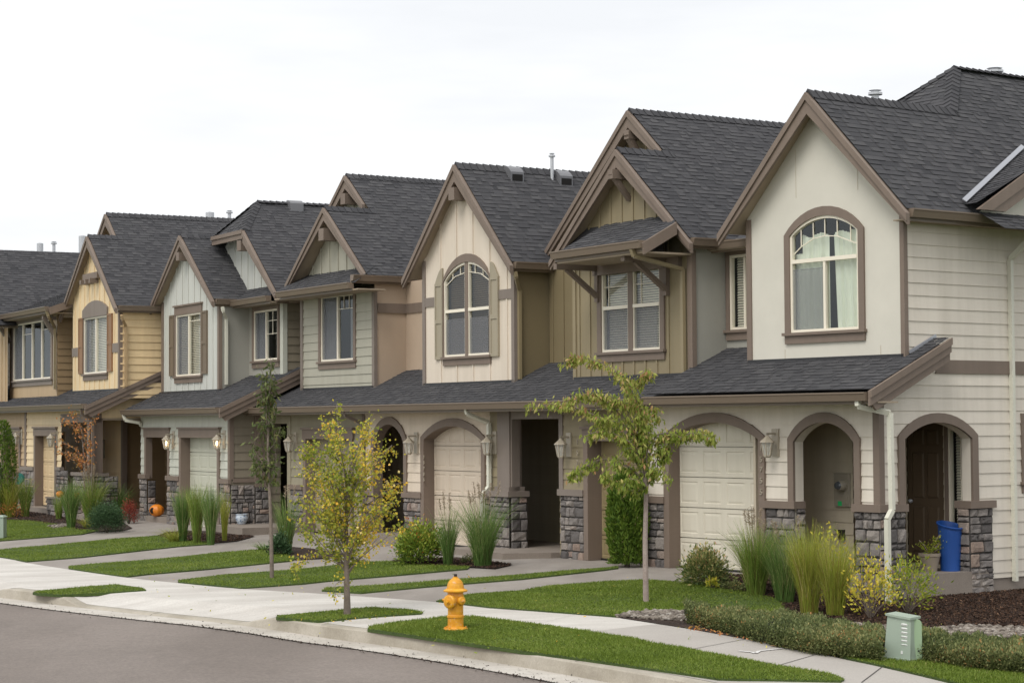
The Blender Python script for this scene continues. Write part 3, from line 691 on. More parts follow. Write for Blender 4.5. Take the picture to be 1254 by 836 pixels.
def lowerroof(h, u0, u1, v1, zf, ve=-.5, rake=None, extra=None):
    """lean-to roof over the ground floor; zf(v) height"""
    R = MB(); sl = zf(1)-zf(0); n = math.hypot(1, sl); M = slope((u0, ve, zf(ve)), (1, 0, 0), (0, 1, sl)); L = (v1-ve)*n
    poly = [(0, 0), (u1-u0, 0), (u1-u0, L), (0, L)]
    if rake: poly = [(0, 0), (u1-u0, 0), (u1-u0, (rake-ve)*n), (u1-u0-.32, (rake-ve)*n), (u1-u0-.32, L), (0, L)]
    shingles(R, M, [poly])
    for b in bands([poly]): R.face([M(b[2], b[0], -.09), M(b[4], b[1], -.09), M(b[5], b[1], -.09), M(b[3], b[0], -.09)], .1)
    o = h.add('lower_roof', R, 'shingle')
    if rake:
        Q = MB(); Mr = sideR(u1); z0, z1 = zf(ve), zf(rake)
        Q.prism([(ve-.06, z0-.03), (rake, z1-.01), (rake, z1-.21), (ve-.06, z0-.24)][::-1], Mr, 0, .045)
        Q.prism([(ve-.06, z0-.02), (rake, z1-.0), (rake, z1-.10), (ve-.06, z0-.12)][::-1], Mr, .045, .07)
        Q.prism([(ve-.0, z0-.20), (rake, z1-.2), (rake, z1-.33), (ve+.1, z0-.30)][::-1], Mr, -.03, .012)
        h.add('bargeboard', Q, 'trim')
    return o
def baseflash(h, u0, u1, v, z): h.add('flashing', MB().box(u0, u1, v-.03, v+.01, z-.02, z+.035), 'darkflash')

# ---- house A : pale house at the right end
hA = House('townhouse', FA, 2.8, 'cream end house with tall gable, arched garage and arched side porch, nearest of the row')
zA = lambda v: 2.985+.455*v
VA = .32; aA, eA = FA.pv(990, 112.5, VA), FA.pv(1110, 255, VA); xA, tA, xE, tE = aA[0], aA[1], eA[0], eA[1]; rzA = roofz(aA, eA)
gar = arch(.56, 2.64, -.4, 2.04, 2.30); sm = arch(3.39, 4.63, -.4, 2.0, 2.29)
simple_wall(hA, 'front_wall', 'A_siding', front(0), [[(0, -.4), (5.09, -.4), (5.09, 2.75), (0, 2.75)], gar, sm], z0=.02)
gpts = garage(hA, 0, .56, 2.64, -.03, 2.04, 2.30, 'A_door', .13, .155)
T = MB(); archtrim(T, front(0), 3.39, 4.63, 1.0, 2.0, 2.29, .12, .15, .045); reveal(T, front(0), [(4.63, -.3), (4.63, 1.1)], .17); hA.add('arch_trim', T, 'trim')
T = MB(); reveal(T, front(0), arcpts(3.39, 4.63, 2.0, 2.29)+[(3.39, -.3)], .17); hA.add('arch_jamb', T, 'A_siding')
T = MB(); 
sidehole = arch(.50, 1.96, -.4, 2.04, 2.28)
simple_wall(hA, 'side_wall', 'A_siding', sideR(5.09), [[(0, -.06), (9.5, -.06), (9.5, 5.3), (.57, 5.3), (.57, zA(.57)-.1), (0, 2.7)], sidehole], z0=.02)
simple_wall(hA, 'foundation', 'step', sideR(5.07), [[(2.4, -.8), (9.5, -.8), (9.5, -.05), (2.4, -.05)]], False)
archtrim(T, sideR(5.09), .50, 1.96, 1.05, 2.04, 2.28, .13, .14, .045); hA.add('arch_trim', T, 'trim')
T = MB(); reveal(T, sideR(5.09), [(1.96, -.3)]+arcpts(.50, 1.96, 2.04, 2.28)+[(.50, -.3)], .17); hA.add('arch_jamb', T, 'A_siding')
# stone piers with board caps
cz = 1.0
def cap(h, *bx):
    M_ = MB(); [M_.box(*b) for b in bx]; return M_
pillar(hA, [(front(0), .0, .43, -.12, cz)], cap(hA, (0, .45, -.075, 0, cz, cz+.11)))
pillar(hA, [(front(0), 2.77, 3.39, -.12, cz), (sideR(3.39), 0, .17, -.1, cz)], cap(hA, (2.74, 3.43, -.075, .17, cz, cz+.11)))
pillar(hA, [(front(0), 4.63, 5.13, -.35, cz), (sideR(5.09), -.04, .50, -.35, cz)], cap(hA, (4.60, 5.17, -.075, .02, cz, cz+.11), (5.09, 5.17, .02, .52, cz, cz+.11)))
pillar(hA, [(sideR(5.09), 1.90, 2.40, -.45, cz), (front(1.90), 4.9, 5.12, -.4, cz)], cap(hA, (4.85, 5.17, 1.86, 2.44, cz, cz+.11)))
hA.add('corner_board', MB().box(5.0, 5.122, -.03, .08, cz+.11, 2.85), 'trim')
# porch inside
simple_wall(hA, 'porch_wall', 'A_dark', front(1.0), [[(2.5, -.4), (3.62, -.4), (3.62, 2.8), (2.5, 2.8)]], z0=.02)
simple_wall(hA, 'porch_wall', 'brown_door', sideR(3.62), [[(1.0, 0), (2.3, 0), (2.3, 2.8), (1.0, 2.8)]], z0=.02)
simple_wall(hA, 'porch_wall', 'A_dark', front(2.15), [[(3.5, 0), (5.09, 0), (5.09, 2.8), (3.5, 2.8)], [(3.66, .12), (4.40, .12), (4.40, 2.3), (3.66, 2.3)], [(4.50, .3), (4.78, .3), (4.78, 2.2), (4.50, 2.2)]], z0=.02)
hA.add('porch_ceiling', MB().box(2.5, 5.0, .03, 2.3, 2.62, 2.66), 'soffit')
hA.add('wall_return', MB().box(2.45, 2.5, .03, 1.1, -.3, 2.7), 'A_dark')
paneldoor(hA, front(2.16), 3.66, 4.40, .12, 2.3, 'brown_door')
window(hA, 2.15, 0, 0, 0, 0, 1, cas=.06, head=.06, sill=False, cover='blind', abs_=(4.50, 2.2, 4.78, .3))
hA.add('porch_slab', MB().box(4.72, 5.12, .35, 2.3, -.6, .07).box(3.75, 4.72, 1.0, 2.2, -.6, .07).box(2.5, 4.72, .1, 1.0, -.6, -.02), 'step')
meter(hA, hA.px(1032, 594, .95)[0], .985, 1.33)
u, z = hA.px(1030, 653, .95); hA.add('wall_outlet', MB().box(u-.05, u+.05, .93, .99, z-.09, z+.06), 'darkmetal')
# upper front box
box = [(1.80, zA(.57)-.1), (5.07, zA(.57)-.1), (5.07, rzA(5.07)-.1), (xA, rzA(xA)-.1), (1.80, rzA(1.80)-.1)]
hole, wb, w = window(hA, .57, 968, 290, 1053.5, 403, 2, archz=.27, cas=.115, head=.14, rail=.735, screen=(0, .5, 0, .57), cover='curtainA',
   grid=[(.15, .75, .15, .90), (.33, .81, .33, .95), (.50, .82, .50, .97), (.68, .81, .68, .95), (.87, .755, .87, .90), (.04, .69, .15, .75), (.15, .75, .33, .81), (.33, .81, .50, .825), (.50, .825, .68, .81), (.68, .81, .87, .755), (.87, .755, .96, .73)])
simple_wall(hA, 'gable_wall', 'A_stucco', front(.57), [box, hole], False)
hA.add('corner_board', MB().box(1.79, 1.895, .545, .62, zA(.57)-.02, rzA(1.84)-.2), 'trim'); hA.add('corner_board', MB().box(5.04, 5.122, .54, .62, zA(.57)-.02, rzA(5.07)-.2), 'trim')
T = MB(); 
for a, z0_, z1_ in ((2.62, 3.27, 3.42), (4.62, 3.27, 3.42), (2.9, 5.75, 6.5), (4.2, 5.75, 6.5)): T.box(a-.003, a+.003, .565, .569, z0_, z1_)
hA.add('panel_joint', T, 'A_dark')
baseflash(hA, 1.8, 5.09, .57, zA(.57))
hA.add('belt_board', MB().box(5.09, 5.12, 1.2, 9, 3.0, 3.2), 'trim')
# setback wall + window, side window
hole, wb, w = window(hA, 1.15, 894, 313, 931, 402, 2, cas=.08, head=.2, screen=None, cover='blind')
simple_wall(hA, 'setback_wall', 'E_smooth', front(1.15), [[(.4, 3.2), (2.6, 3.2), (2.6, 5.3), (.4, 5.3)], hole], False)
hole2, wb, w = window(hA, 0, 0, 0, 0, 0, 2, cas=.12, head=.14, sill=True, cover='blind', M=sideR(5.09), abs_=(3.22, 2.27, 4.9, 1.37))
# main body back walls
hA.add('rear_wall', MB().box(.55, 5.05, 9.4, 9.5, -.4, 5.3), 'A_siding')
simple_wall(hA, 'party_wall', 'A_stucco', sideL(1.78), [[(.6, 3.2), (9.4, 3.2), (9.4, 5.3), (.6, 5.3)]], False)
lowerroof(hA, .56, 5.42, 1.22, zA, rake=1.15)
gutterX(hA, .57, 5.40, -.5, 2.715)
hA.add('eave_soffit', MB().box(.3, 5.4, -.5, .0, 2.56, 2.585), 'soffit')
hA.add('eave_soffit', MB().box(5.09, 5.45, -.4, .02, 2.56, 2.585), 'soffit')
hA.add('wall_flashing', MB().bar((5.125, .62, zA(.62)+.03), (5.125, 1.2, zA(1.2)+.02), .015, .05), 'flash')
# main gable roof with clipped second ridge
P0 = FA.w(xE, VA, tE); Nr = FA.U*(tA-tE)+FA.Z*(xE-xA)
pk = FA.loc(rayhit(1168, 83, P0, Nr)); 
sA = (tA-tE)/(xE-xA); L1 = math.hypot(tA-tE, xE-xA); zpk = pk[2]; upk = xE-(zpk-tE)/sA; L2 = L1*(zpk-tE)/(tA-tE); vq = FA.pu(1163.5, 134.8, xA)[0]
def cutA(poly, L): return [(0, 0), (11, 0), (11, L2), (pk[1]-VA, L2), (vq-VA, L), (0, L)]
gable_roof(hA, VA, aA, eA, (2*xA-xE, tE), 11.2, cut=cutA, capend=vq+.1)
R = MB(); uL = 2*upk-xA
v3 = (xA, vq, tA); v4 = (uL, vq, tA); v5 = (upk, pk[1], zpk)
Mh = slope((uL, vq, tA), (1, 0, 0), (0, pk[1]-vq, zpk-tA)); Lh = math.hypot(pk[1]-vq, zpk-tA)
shingles(R, Mh, [[(0, 0), (xA-uL, 0), ((xA-uL)/2, Lh)]])
Ml = slope((uL-2.0, 11.2, tA-2.0*sA), (0, -1, 0), (1, 0, sA)); ww = math.hypot(upk-(uL-2.0), zpk-(tA-2.0*sA))
shingles(R, Ml, [[(0, 0), (11.2-vq, 0), (11.2-vq, ww*.72), (11.2-pk[1], ww), (0, ww)]], .27)
r_ = hA.add('upper_roof', R, 'shingle')
K_ = MB()
def hipcaps(K_, p0, p1, wv=.12, nrm=(0, 0, 1)):
    p0, p1 = Vector(p0), Vector(p1); d = (p1-p0); L = d.length; d.normalize(); s = d.cross(Vector((0, 0, 1))).normalized(); k = 0
    while k < L-.05:
        a = p0+d*k; b = p0+d*min(k+.19, L)
        for sg in (1, -1): K_.face([a+Vector((0, 0, .045)), a+s*sg*wv+Vector((0, 0, -.02)), b+s*sg*wv+Vector((0, 0, -.045)), b+Vector((0, 0, .02))][::sg], random.uniform(.1, .6), [(0, 0)]*4)
        K_.face([a+s*wv+Vector((0, 0, -.02)), a+Vector((0, 0, .045)), a-s*wv+Vector((0, 0, -.02)), a+Vector((0, 0, -.03))], 0)
        k += .16
hipcaps(K_, v3, v5); hipcaps(K_, v4, v5); hipcaps(K_, v5, (upk, 11.2, zpk)); hA.add('ridge_cap', K_, 'shingle', r_)
F_ = front(VA)
rakeboards(hA, F_, aA, (xE+.06, tE-.06)); rakeboards(hA, F_, aA, (2*xA-xE-.06, tE-.06))
gutterY(hA, VA+.05, 10.8, xE-.02, tE)
hA.add('eave_soffit', MB().box(5.09, xE-.03, VA+.04, 10.8, tE-.16, tE-.14), 'soffit')
hA.add('eave_soffit', MB().box(.4, 1.8, .8, 1.2, 5.10, 5.12), 'soffit'); gutterX(hA, .45, 1.66, .85, 5.24)
hA.add('roof_infill', MB().face([(-.6, .85, 5.16), (1.75, .85, 5.16), (1.75, 4, 6.6), (-.6, 4, 6.6)]), 'shingle')
# right cross gable: barge board and front slope
sv0, sz0 = FA.pu(1196, 254, 5.6); sv1, sz1 = FA.pu(1254, 211, 5.6); ds = (sz1-sz0)/(sv1-sv0)
q0 = np.array(FA.loc(rayhit(1181, 251, P0, Nr))); q1 = np.array(FA.loc(rayhit(1254, 183, P0, Nr))); r1 = np.array([5.6, sv1, sz1]); r0 = np.array([5.6, sv0, sz0])
nn_ = np.cross(q1-q0, r1-q0); nn_ = nn_ if nn_[2] > 0 else -nn_; nn_ /= np.linalg.norm(nn_); ah = np.cross([0, 0, 1.], nn_); ah /= np.linalg.norm(ah); bh = np.cross(nn_, ah)
R = MB(); Mg = slope(tuple(q0), tuple(ah), tuple(bh)); pr = lambda P: (float((P-q0)@ah), float((P-q0)@bh)); r0p = r1+(r0-r1)*((nn_@(q0-r1))/(nn_@(r0-r1)) if abs(nn_@(r0-r1)) > 1e-3 else 1)
TOP = 2.7; pk_ = r0+(r1-r0)*TOP; d_in = ah*np.sign(ah[0])*-1; inn_ = pk_+np.array([-1.0, 0, 0])*((pk_[2]-tE)/sA+.35-(xE-5.6)*-1); inn_ = q0+(q1-q0)*((pk_[1]-q0[1])/(q1[1]-q0[1]))
poly = [pr(q0), pr(np.array([5.62, sv0+.02, sz0])), pr(pk_), pr(inn_)]
shingles(R, Mg, [poly])
vm = 2*pk_[1]; mir = lambda P: (P[0], vm-P[1], P[2])
q0m, r0m = mir(q0), mir((5.62, sv0+.02, sz0)); Mm = slope(q0m, (-ah[0], ah[1], -ah[2]), (bh[0], -bh[1], bh[2])); shingles(R, Mm, [[(-a, b) for a, b in poly][::-1]])
hA.add('cross_gable_wall', MB().face([(5.35, sv0+.3, sz0-.05), (5.35, vm-sv0-.3, sz0-.05), (5.35, pk_[1], pk_[2]-.2)]), 'A_stucco')
hA.add('cross_gable_roof', R, 'shingle')
Q = MB(); Mr = sideR(5.6); Q.prism([(sv0-.02, sz0-.03), (pk_[1], pk_[2]-.0), (pk_[1], pk_[2]-.22), (sv0+.3, sz0-.03)][::-1], Mr, 0, .045); Q.prism([(vm-(sv0-.02), sz0-.03), (pk_[1], pk_[2]-.0), (pk_[1], pk_[2]-.22), (vm-(sv0+.3), sz0-.03)], Mr, 0, .045); 
Q.prism([(sv0+.22, sz0-.03), (pk_[1], pk_[2]-.19), (pk_[1], pk_[2]-.38), (sv0+.62, sz0-.03)][::-1], Mr, -.04, .02); Q.prism([(vm-(sv0+.22), sz0-.03), (pk_[1], pk_[2]-.19), (pk_[1], pk_[2]-.38), (vm-(sv0+.62), sz0-.03)], Mr, -.04, .02); hA.add('bargeboard', Q, 'trim')
pass
hA.add('valley_flashing', MB().bar((q0[0]+.05, q0[1]-.06, q0[2]+.06), (inn_[0]+.05, inn_[1]-.06, inn_[2]+.06), .075, .012, tuple(Vector((sA, 0, 1)))), 'flash')
R = MB(); Mp = slope((5.95, sv0-.1, 5.1), (0, 1, 0), (-.5, 0, .28)); shingles(R, Mp, [[(.3, 0), (4, 0), (4, .55), (.3, .55)]]); hA.add('pent_roof', R, 'shingle')
# numbers, lamp, downspouts, pipes
number(hA, '15755', 932.5, (548, 562, 574.5, 588, 602), 0, 'lamp', .15)
lantern(hA, 943, 548, 0)
downspout(hA, [(5.2, -.53, 2.62), (5.2, -.53, 2.52), (5.42, -.12, 2.42), (5.42, -.10, 1.05), (5.42, -.20, .92), (5.42, -.20, -.28)])
dv = FA.pu(1240, 500, 5.14)[0]
downspout(hA, [(5.5, dv+.05, 5.2), (5.5, dv+.05, 5.05), (5.14, dv, 4.75), (5.14, dv, -.12)])
def ventpipe(h, px_, py0, py1, P, Nn, r=.05, cap=True):
    q = h.F.loc(rayhit(px_, py1, P, Nn)); top = h.F.loc(rayhit(px_, py0, h.F.w(q[0], q[1]), h.F.V))[2]
    B = MB(); B.lathe([(r, -.3), (r, top-q[2]-.03)] + ([(r*1.9, top-q[2]-.07), (r*1.9, top-q[2]-.035), (r, top-q[2]-.03), (r, top-q[2]-.01), (r*1.7, top-q[2]), (0, top-q[2]+.01)] if cap else [(0, top-q[2])]), q, 12)
    return h.add('vent_pipe', B, 'pipe')
Pr = FA.w(3.4, 2.0, 7.1); ventpipe(hA, 1072, 111, 126, FA.w(3.2, 0, 6.9), FA.U, .06)
ventpipe(hA, 1218, 84, 92, FA.w(upk-.2, 0, 7), FA.U, .08)

LAP[0] = .016
# ---- house B : olive
hB = House('townhouse', FB, -2.2, 'olive house with board-and-batten upper floor and bracketed window hood, beside the end house')
zB = lambda v: 2.845+.465*v
ve = .5
gB = [(-1.55, -.4), (-.08, -.4), (-.08, 1.98), (-1.55, 1.98)]
gB = [(-1.70, -.4), (-.12, -.4), (-.12, 2.0), (-1.70, 2.0)]
porch = [(-4.16, -.4), (-2.62, -.4), (-2.62, 2.38), (-4.16, 2.38)]
simple_wall(hB, 'front_wall', 'B_siding', front(0), [[(-4.95, -.4), (0, -.4), (0, 2.7), (-4.95, 2.7)], gB, porch], z0=.02)
garage(hB, 0, -1.70, -.12, -.03, 2.0, None, 'B_door', .13, dep=.24, cols=3)
hB.add('porch_trim', MB().box(-4.30, -4.16, -.03, .14, 1.05, 2.38).box(-4.62, -4.30, -.015, .0, 1.05, 2.5).box(-2.62, -2.5, -.03, .14, 1.05, 2.38).box(-4.30, -2.5, -.03, .14, 2.38, 2.56), 'greytrim')
simple_wall(hB, 'porch_wall', 'B_siding', front(1.6), [[(-7.2, 0), (-2.3, 0), (-2.3, 2.8), (-7.2, 2.8)]], z0=.02)
for s_, e_ in ((-2.5, 1),): hB.add('porch_side', MB().box(-2.62, -2.56, .14, 1.6, 0, 2.7), 'B_smooth')
hB.add('porch_ceiling', MB().box(-7, -2.5, .05, 1.7, 2.56, 2.6), 'soffit')
pillar(hB, [(front(0), -2.58, -1.86, -.12, 1.05), (sideL(-2.62), -.14, .0, 0, 0.01)][:1], MB().box(-2.62, -1.83, -.075, .14, 1.05, 1.16), 'greytrim')
pillar(hB, [(front(-.1), -4.75, -4.12, 0, .98), (sideR(-4.12), -.1, .25, 0, .98)], MB().box(-4.78, -4.06, -.18, .28, .98, 1.08), 'greytrim')
hB.add('porch_column', MB().box(-4.62, -4.2, -.06, .2, 1.08, 2.55).box(-4.66, -4.16, -.1, .24, 1.08, 1.16), 'greytrim')
hB.add('porch_slab', MB().hexa([(-5.0, -.95, -.3), (-3.0, -.95, -.3), (-2.62, -.2, -.3), (-2.62, 1.7, -.3), (-7, 1.7, -.3), (-5.2, 0, -.3)], [(-5.0, -.95, .06), (-3.0, -.95, .06), (-2.62, -.2, .06), (-2.62, 1.7, .06), (-7, 1.7, .06), (-5.2, 0, .06)]), 'step')
hB.add('porch_step', MB(), 'step') if False else None
# upper box
VB = .27; aB, eB = FB.pv(757, 182.5, VB), FB.pv(844, 291, VB); sB = (aB[1]-eB[1])/(eB[0]-aB[0])
def findback(F, px_, py_, e, s):      # distance back at which the taller gable's peak lies on the same slope
    return min([k*.02 for k in range(20, 150)], key=lambda v: abs(F.pv(px_, py_, v)[1]-e[1]-s*(e[0]-F.pv(px_, py_, v)[0])))
VB2 = findback(FB, 771.2, 135, eB, sB); a2 = FB.pv(771.2, 135, VB2)
rzB = lambda u: min(aB[1]-sB*abs(u-aB[0]), 99)
zb = zB(.5)-.06
bx = [(-2.89, zb), (.57, zb), (.57, rzB(.57)-.1), (aB[0], aB[1]-.1), (-2.89, rzB(-2.89)-.1)]
hole, wb, w = window(hB, .5, 737.2, 324.5, 810, 427.5, 2, mull=.14, rail=.5, cas=.12, head=.26, screen=(0, 1, 0, .5), cover='blind', trim='trim',
   grid=[(.0, .74, .5, .74), (.56, .74, .98, .74), (.10, .52, .10, .98), (.66, .52, .66, .98)])
simple_wall(hB, 'upper_wall', 'B_panel', front(.5), [bx, hole], False, (.33, -2.72, .045, .02))
cornerboard(hB, .57, .5, zb, 5.1, .1); hB.add('corner_board', MB().box(-2.91, -2.82, .475, .56, zb, 5.1), 'B_panel')
baseflash(hB, -2.89, .57, .5, zB(.5))
simple_wall(hB, 'right_wall', 'E_smooth', sideR(.57), [[(.5, 3), (1.6, 3), (1.6, 5.3), (.5, 5.3)]], False)
simple_wall(hB, 'left_wall', 'B_smooth', sideL(-2.89), [[(.5, 3), (9.5, 3), (9.5, 5.4), (.5, 5.4)]], False)
simple_wall(hB, 'setback_wall', 'B_smooth', front(1.25), [[(-4.85, 3.2), (-2.8, 3.2), (-2.8, 5.3), (-4.85, 5.3)]], False, (.36, -4.0, .045, .02))
bk = [(2*a2[0]-eB[0]+.4, 5.3), (eB[0]-.4, 5.3), (a2[0], a2[1]-.12)]; simple_wall(hB, 'rear_gable_wall', 'B_panel', front(VB2+.25), [bk], False, (.33, -2.72, .045, .02))
hB.add('rear_wall', MB().box(-4.9, .57, 9.4, 9.5, -.4, 5.3), 'B_siding')
lowerroof(hB, -5.0, .56, 1.65, zB); gutterX(hB, -5.02, .57, -.5, 2.69); hB.add('eave_soffit', MB().box(-5, .3, -.5, 0, 2.52, 2.545), 'soffit')
r_, s_ = gable_roof(hB, VB, aB, eB, (2*aB[0]-eB[0], eB[1]), 10.5, VB2, a2, (2*a2[0]-eB[0], eB[1]))
F_ = front(VB); ze = eB[1]
rakeboards(hB, F_, aB, (eB[0]+.1, ze-.1*sB)); rakeboards(hB, F_, aB, (2*aB[0]-eB[0]-.1, ze-.1*sB))
F2 = front(VB2); rakeboards(hB, F2, a2, (a2[0]+1.05, a2[1]-sB*1.05)); rakeboards(hB, F2, a2, (2*a2[0]-eB[0]-.05, ze-.04))
gutterY(hB, VB+.03, 2.2, eB[0]-.02, ze)
tie(hB, .1, .5, aB[0], aB[1]-.36, .14, .16); hB.add('ridge_strut', MB().bar((aB[0], .12, aB[1]-.42), (aB[0], .5, aB[1]-.85), .08, .09, (1, 0, 0)), 'trim')
tie(hB, VB2-.08, VB2+.25, a2[0], a2[1]-.36, .14, .16); hB.add('ridge_strut', MB().bar((a2[0], VB2-.06, a2[1]-.42), (a2[0], VB2+.25, a2[1]-.9), .1, .12, (1, 0, 0)), 'trim')
# window hood (pent roof on brackets)
R = MB(); L = math.hypot(1.0, .53); Mp = slope((-1.93, -.5, 5.2), (1, 0, 0), (0, 1.0, .53)); 
Lw = .62-(-1.93)
shingles(R, Mp, [[(0, 0), (Lw, 0), (Lw, L*.62), (Lw-.5, L), (0, L)]]); R.face([Mp(0, 0, -.08), Mp(0, L, -.08), Mp(Lw-.5, L, -.08), Mp(Lw, 0, -.08)], .1); ph = hB.add('window_hood', R, 'shingle')
P1 = hB.px(682, 310, -.5); P2 = hB.px(796, 293, -.5)
gutterX(hB, -1.97, .64, -.5, 5.22); hB.add('hood_rear', MB().face([(-2.85, .2, 5.25), (-1.9, .2, 5.25), (-1.9, .5, 5.72), (-2.7, .5, 5.72)]), 'shingle')
Q = MB(); Q.prism([(-.56, 5.17), (.13, 5.54), (.13, 5.34), (-.52, 4.99)][::-1], sideR(.62), 0, .05); hB.add('bargeboard', Q, 'trim')
hB.add('hood_soffit', MB().box(-1.93, .6, -.48, .5, 5.02, 5.05), 'soffit')
for uu in (hB.px(731, 330, .45)[0], hB.px(816, 320, .45)[0]-.02):
    B = MB(); B.box(uu-.05, uu+.05, -.42, .5, 4.94, 5.04); B.box(uu-.045, uu+.045, .42, .5, 4.40, 4.94); B.bar((uu, -.18, 4.95), (uu, .44, 4.50), .075, .085, (1, 0, 0)); hB.add('bracket', B, 'trim')
hB.add('hood_beam', MB().box(-2.2, .3, .42, .5, 4.86, 5.04), 'trim')
downspout(hB, [(.36, -.55, 5.1), (.36, -.5, 4.98), (.40, .43, 4.80), (.40, .44, 3.1)], 'dsolive')
lantern(hB, 690, 550, 0)
number(hB, '15745', 707.5, (541, 554, 566, 577, 588), 0, 'lamp', .15)

# ---- house C : rose cream
hC = House('townhouse', FB, -7.4, 'rose-cream house with arched twin window, khaki shutters and arched garage beside a yellow street tree')
g2 = arch(-7.37, -5.22, -.4, 2.0, 2.26); s2 = arch(-9.45, -8.2, -.4, 1.95, 2.3)
simple_wall(hC, 'front_wall', 'C_siding', front(0), [[(-9.9, -.4), (-4.95, -.4), (-4.95, 2.7), (-9.9, 2.7)], g2, s2], z0=.05)
garage(hC, 0, -7.37, -5.22, -.03, 2.0, 2.26, 'C_door', .13, .15)
T = MB(); archtrim(T, front(0), -9.45, -8.2, .9, 1.95, 2.3, .12, .15, .045); hC.add('arch_trim', T, 'trim')
T = MB(); reveal(T, front(0), [(-8.2, -.3)]+arcpts(-9.45, -8.2, 1.95, 2.3)+[(-9.45, -.3)], .17); hC.add('arch_jamb', T, 'trim')
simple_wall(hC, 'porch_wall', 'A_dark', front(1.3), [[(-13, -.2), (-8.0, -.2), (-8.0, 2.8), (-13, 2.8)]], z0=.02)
hC.add('porch_ceiling', MB().box(-12, -8, .05, 1.4, 2.56, 2.6), 'soffit')
pillar(hC, [(front(0), -8.2, -7.5, -.1, .86), (sideR(-8.2), 0, .17, -.1, .86)][:1], MB().box(-8.24, -7.47, -.075, .05, .86, .97))
pillar(hC, [(front(0), -5.09, -4.75, -.1, .92)], MB().box(-5.1, -4.76, -.075, .05, .92, 1.04))
pillar(hC, [(front(0), -9.9, -9.45, -.1, .86)], MB().box(-9.9, -9.4, -.075, .05, .86, .97))
hC.add('porch_slab', MB().box(-9.9, -7.6, -.5, 1.4, -.3, .11), 'step'); hC.add('porch_step', MB().box(-9.7, -7.6, -.85, -.5, -.3, -.03), 'step')
VC = .31; aC, eC = FB.pv(558.5, 201, VC), FB.pv(626.6, 320.5, VC); rzC = roofz(aC, eC); zb = zB(.5)-.06
bx = [(-8.30, zb), (-4.88, zb), (-4.88, rzC(-4.88)-.1), (aC[0], aC[1]-.1), (-8.30, rzC(-8.30)-.1)]
hole, wb, w = window(hC, .5, 544.5, 345, 601, 434, 2, mull=.12, archz=.33, rail=.60, cas=.03, head=.16, screen=(0, 1, 0, .42), cover='woodblind', trim='trim',
   grid=[(.17, .842, .17, .93), (.34, .878, .34, .97), (.66, .878, .66, .98), (.83, .842, .83, .93), (.02, .77, .22, .86), (.22, .86, .47, .895), (.53, .895, .78, .86), (.78, .86, .98, .77)])
simple_wall(hC, 'gable_wall', 'C_panel', front(.5), [bx, hole], False, (.62, -7.62, .045, .02))
u0_, u1_, z0_, z1_ = wb
shutter(hC, w, .5, u0_-.33, u0_-.04, z0_-.04, z1_-.03, 'shutC', (.5,), .30); shutter(hC, w, .5, u1_+.04, u1_+.33, z0_-.04, z1_-.03, 'shutC', (.5,), -.30)
hC.add('belt_board', MB().box(-8.3, u0_-.33, .475, .5, 4.63, 4.81), 'greytrim'); hC.add('belt_board', MB().box(u1_+.33, -4.88, .475, .5, 4.63, 4.81), 'greytrim')
for uu in (-8.27, -4.91): hC.add('corner_board', MB().box(uu-.05, uu+.055, .47, .56, zb, rzC(uu)-.15), 'greytrim')
baseflash(hC, -8.3, -4.88, .5, zB(.5))
simple_wall(hC, 'right_wall', 'B_smooth', sideR(-4.88), [[(.5, 3), (1.3, 3), (9.5, 3.5), (9.5, 5.3), (.5, 5.3)]], False)
simple_wall(hC, 'left_wall', 'C_smooth', sideL(-8.30), [[(.5, 3), (9.5, 3), (9.5, 5.3), (.5, 5.3)]], False)
simple_wall(hC, 'setback_wall', 'C_smooth', front(1.25), [[(-10.4, 3.2), (-8.2, 3.2), (-8.2, 5.3), (-10.4, 5.3)]], False)
hC.add('belt_board', MB().box(-10.4, -8.3, 1.225, 1.25, 4.63, 4.83), 'trim')
hC.add('rear_wall', MB().box(-9.9, -4.9, 9.4, 9.5, -.4, 5.3), 'C_siding')
lowerroof(hC, -10.0, -5.0, 1.65, zB); gutterX(hC, -10.02, -5.02, -.5, 2.69); hC.add('eave_soffit', MB().box(-10, -5, -.5, 0, 2.52, 2.545), 'soffit')
gable_roof(hC, VC, aC, eC, (2*aC[0]-eC[0], eC[1]), 10.5)
F_ = front(VC); sC = (aC[1]-eC[1])/(eC[0]-aC[0]); rakeboards(hC, F_, aC, (eC[0]+.06, eC[1]-.06*sC)); rakeboards(hC, F_, aC, (2*aC[0]-eC[0]-.06, eC[1]-.06*sC)); gutterY(hC, VC+.04, 3.0, eC[0]-.02, eC[1])
tie(hC, VC-.1, .5, aC[0]-.02, aC[1]-.46, .22, .24)
downspout(hC, [(eC[0]+.03, .36, 5.1), (eC[0]+.03, .38, 5.0), (-4.83, .57, 4.78), (-4.83, .57, 3.12)], 'dsolive')
downspout(hC, [(-4.98, -.5, 2.58), (-4.98, -.48, 2.48), (-4.88, -.08, 2.32), (-4.88, -.08, 1.15), (-4.92, -.2, 1.0), (-4.92, -.2, .1)])
downspout(hC, [(-9.86, -.5, 2.58), (-9.86, -.46, 2.48), (-9.86, -.08, 2.32), (-9.86, -.08, 0)], 'greytrim')
hC.add('corner_board', MB().box(-9.98, -9.86, -.025, .02, .9, 2.55), 'trim')
lantern(hC, 503.5, 547, 0); lantern(hC, 599.5, 547, 0)
number(hC, '15735', 519.5, (559, 566, 573, 580, 587), 0, 'lamp', .11)
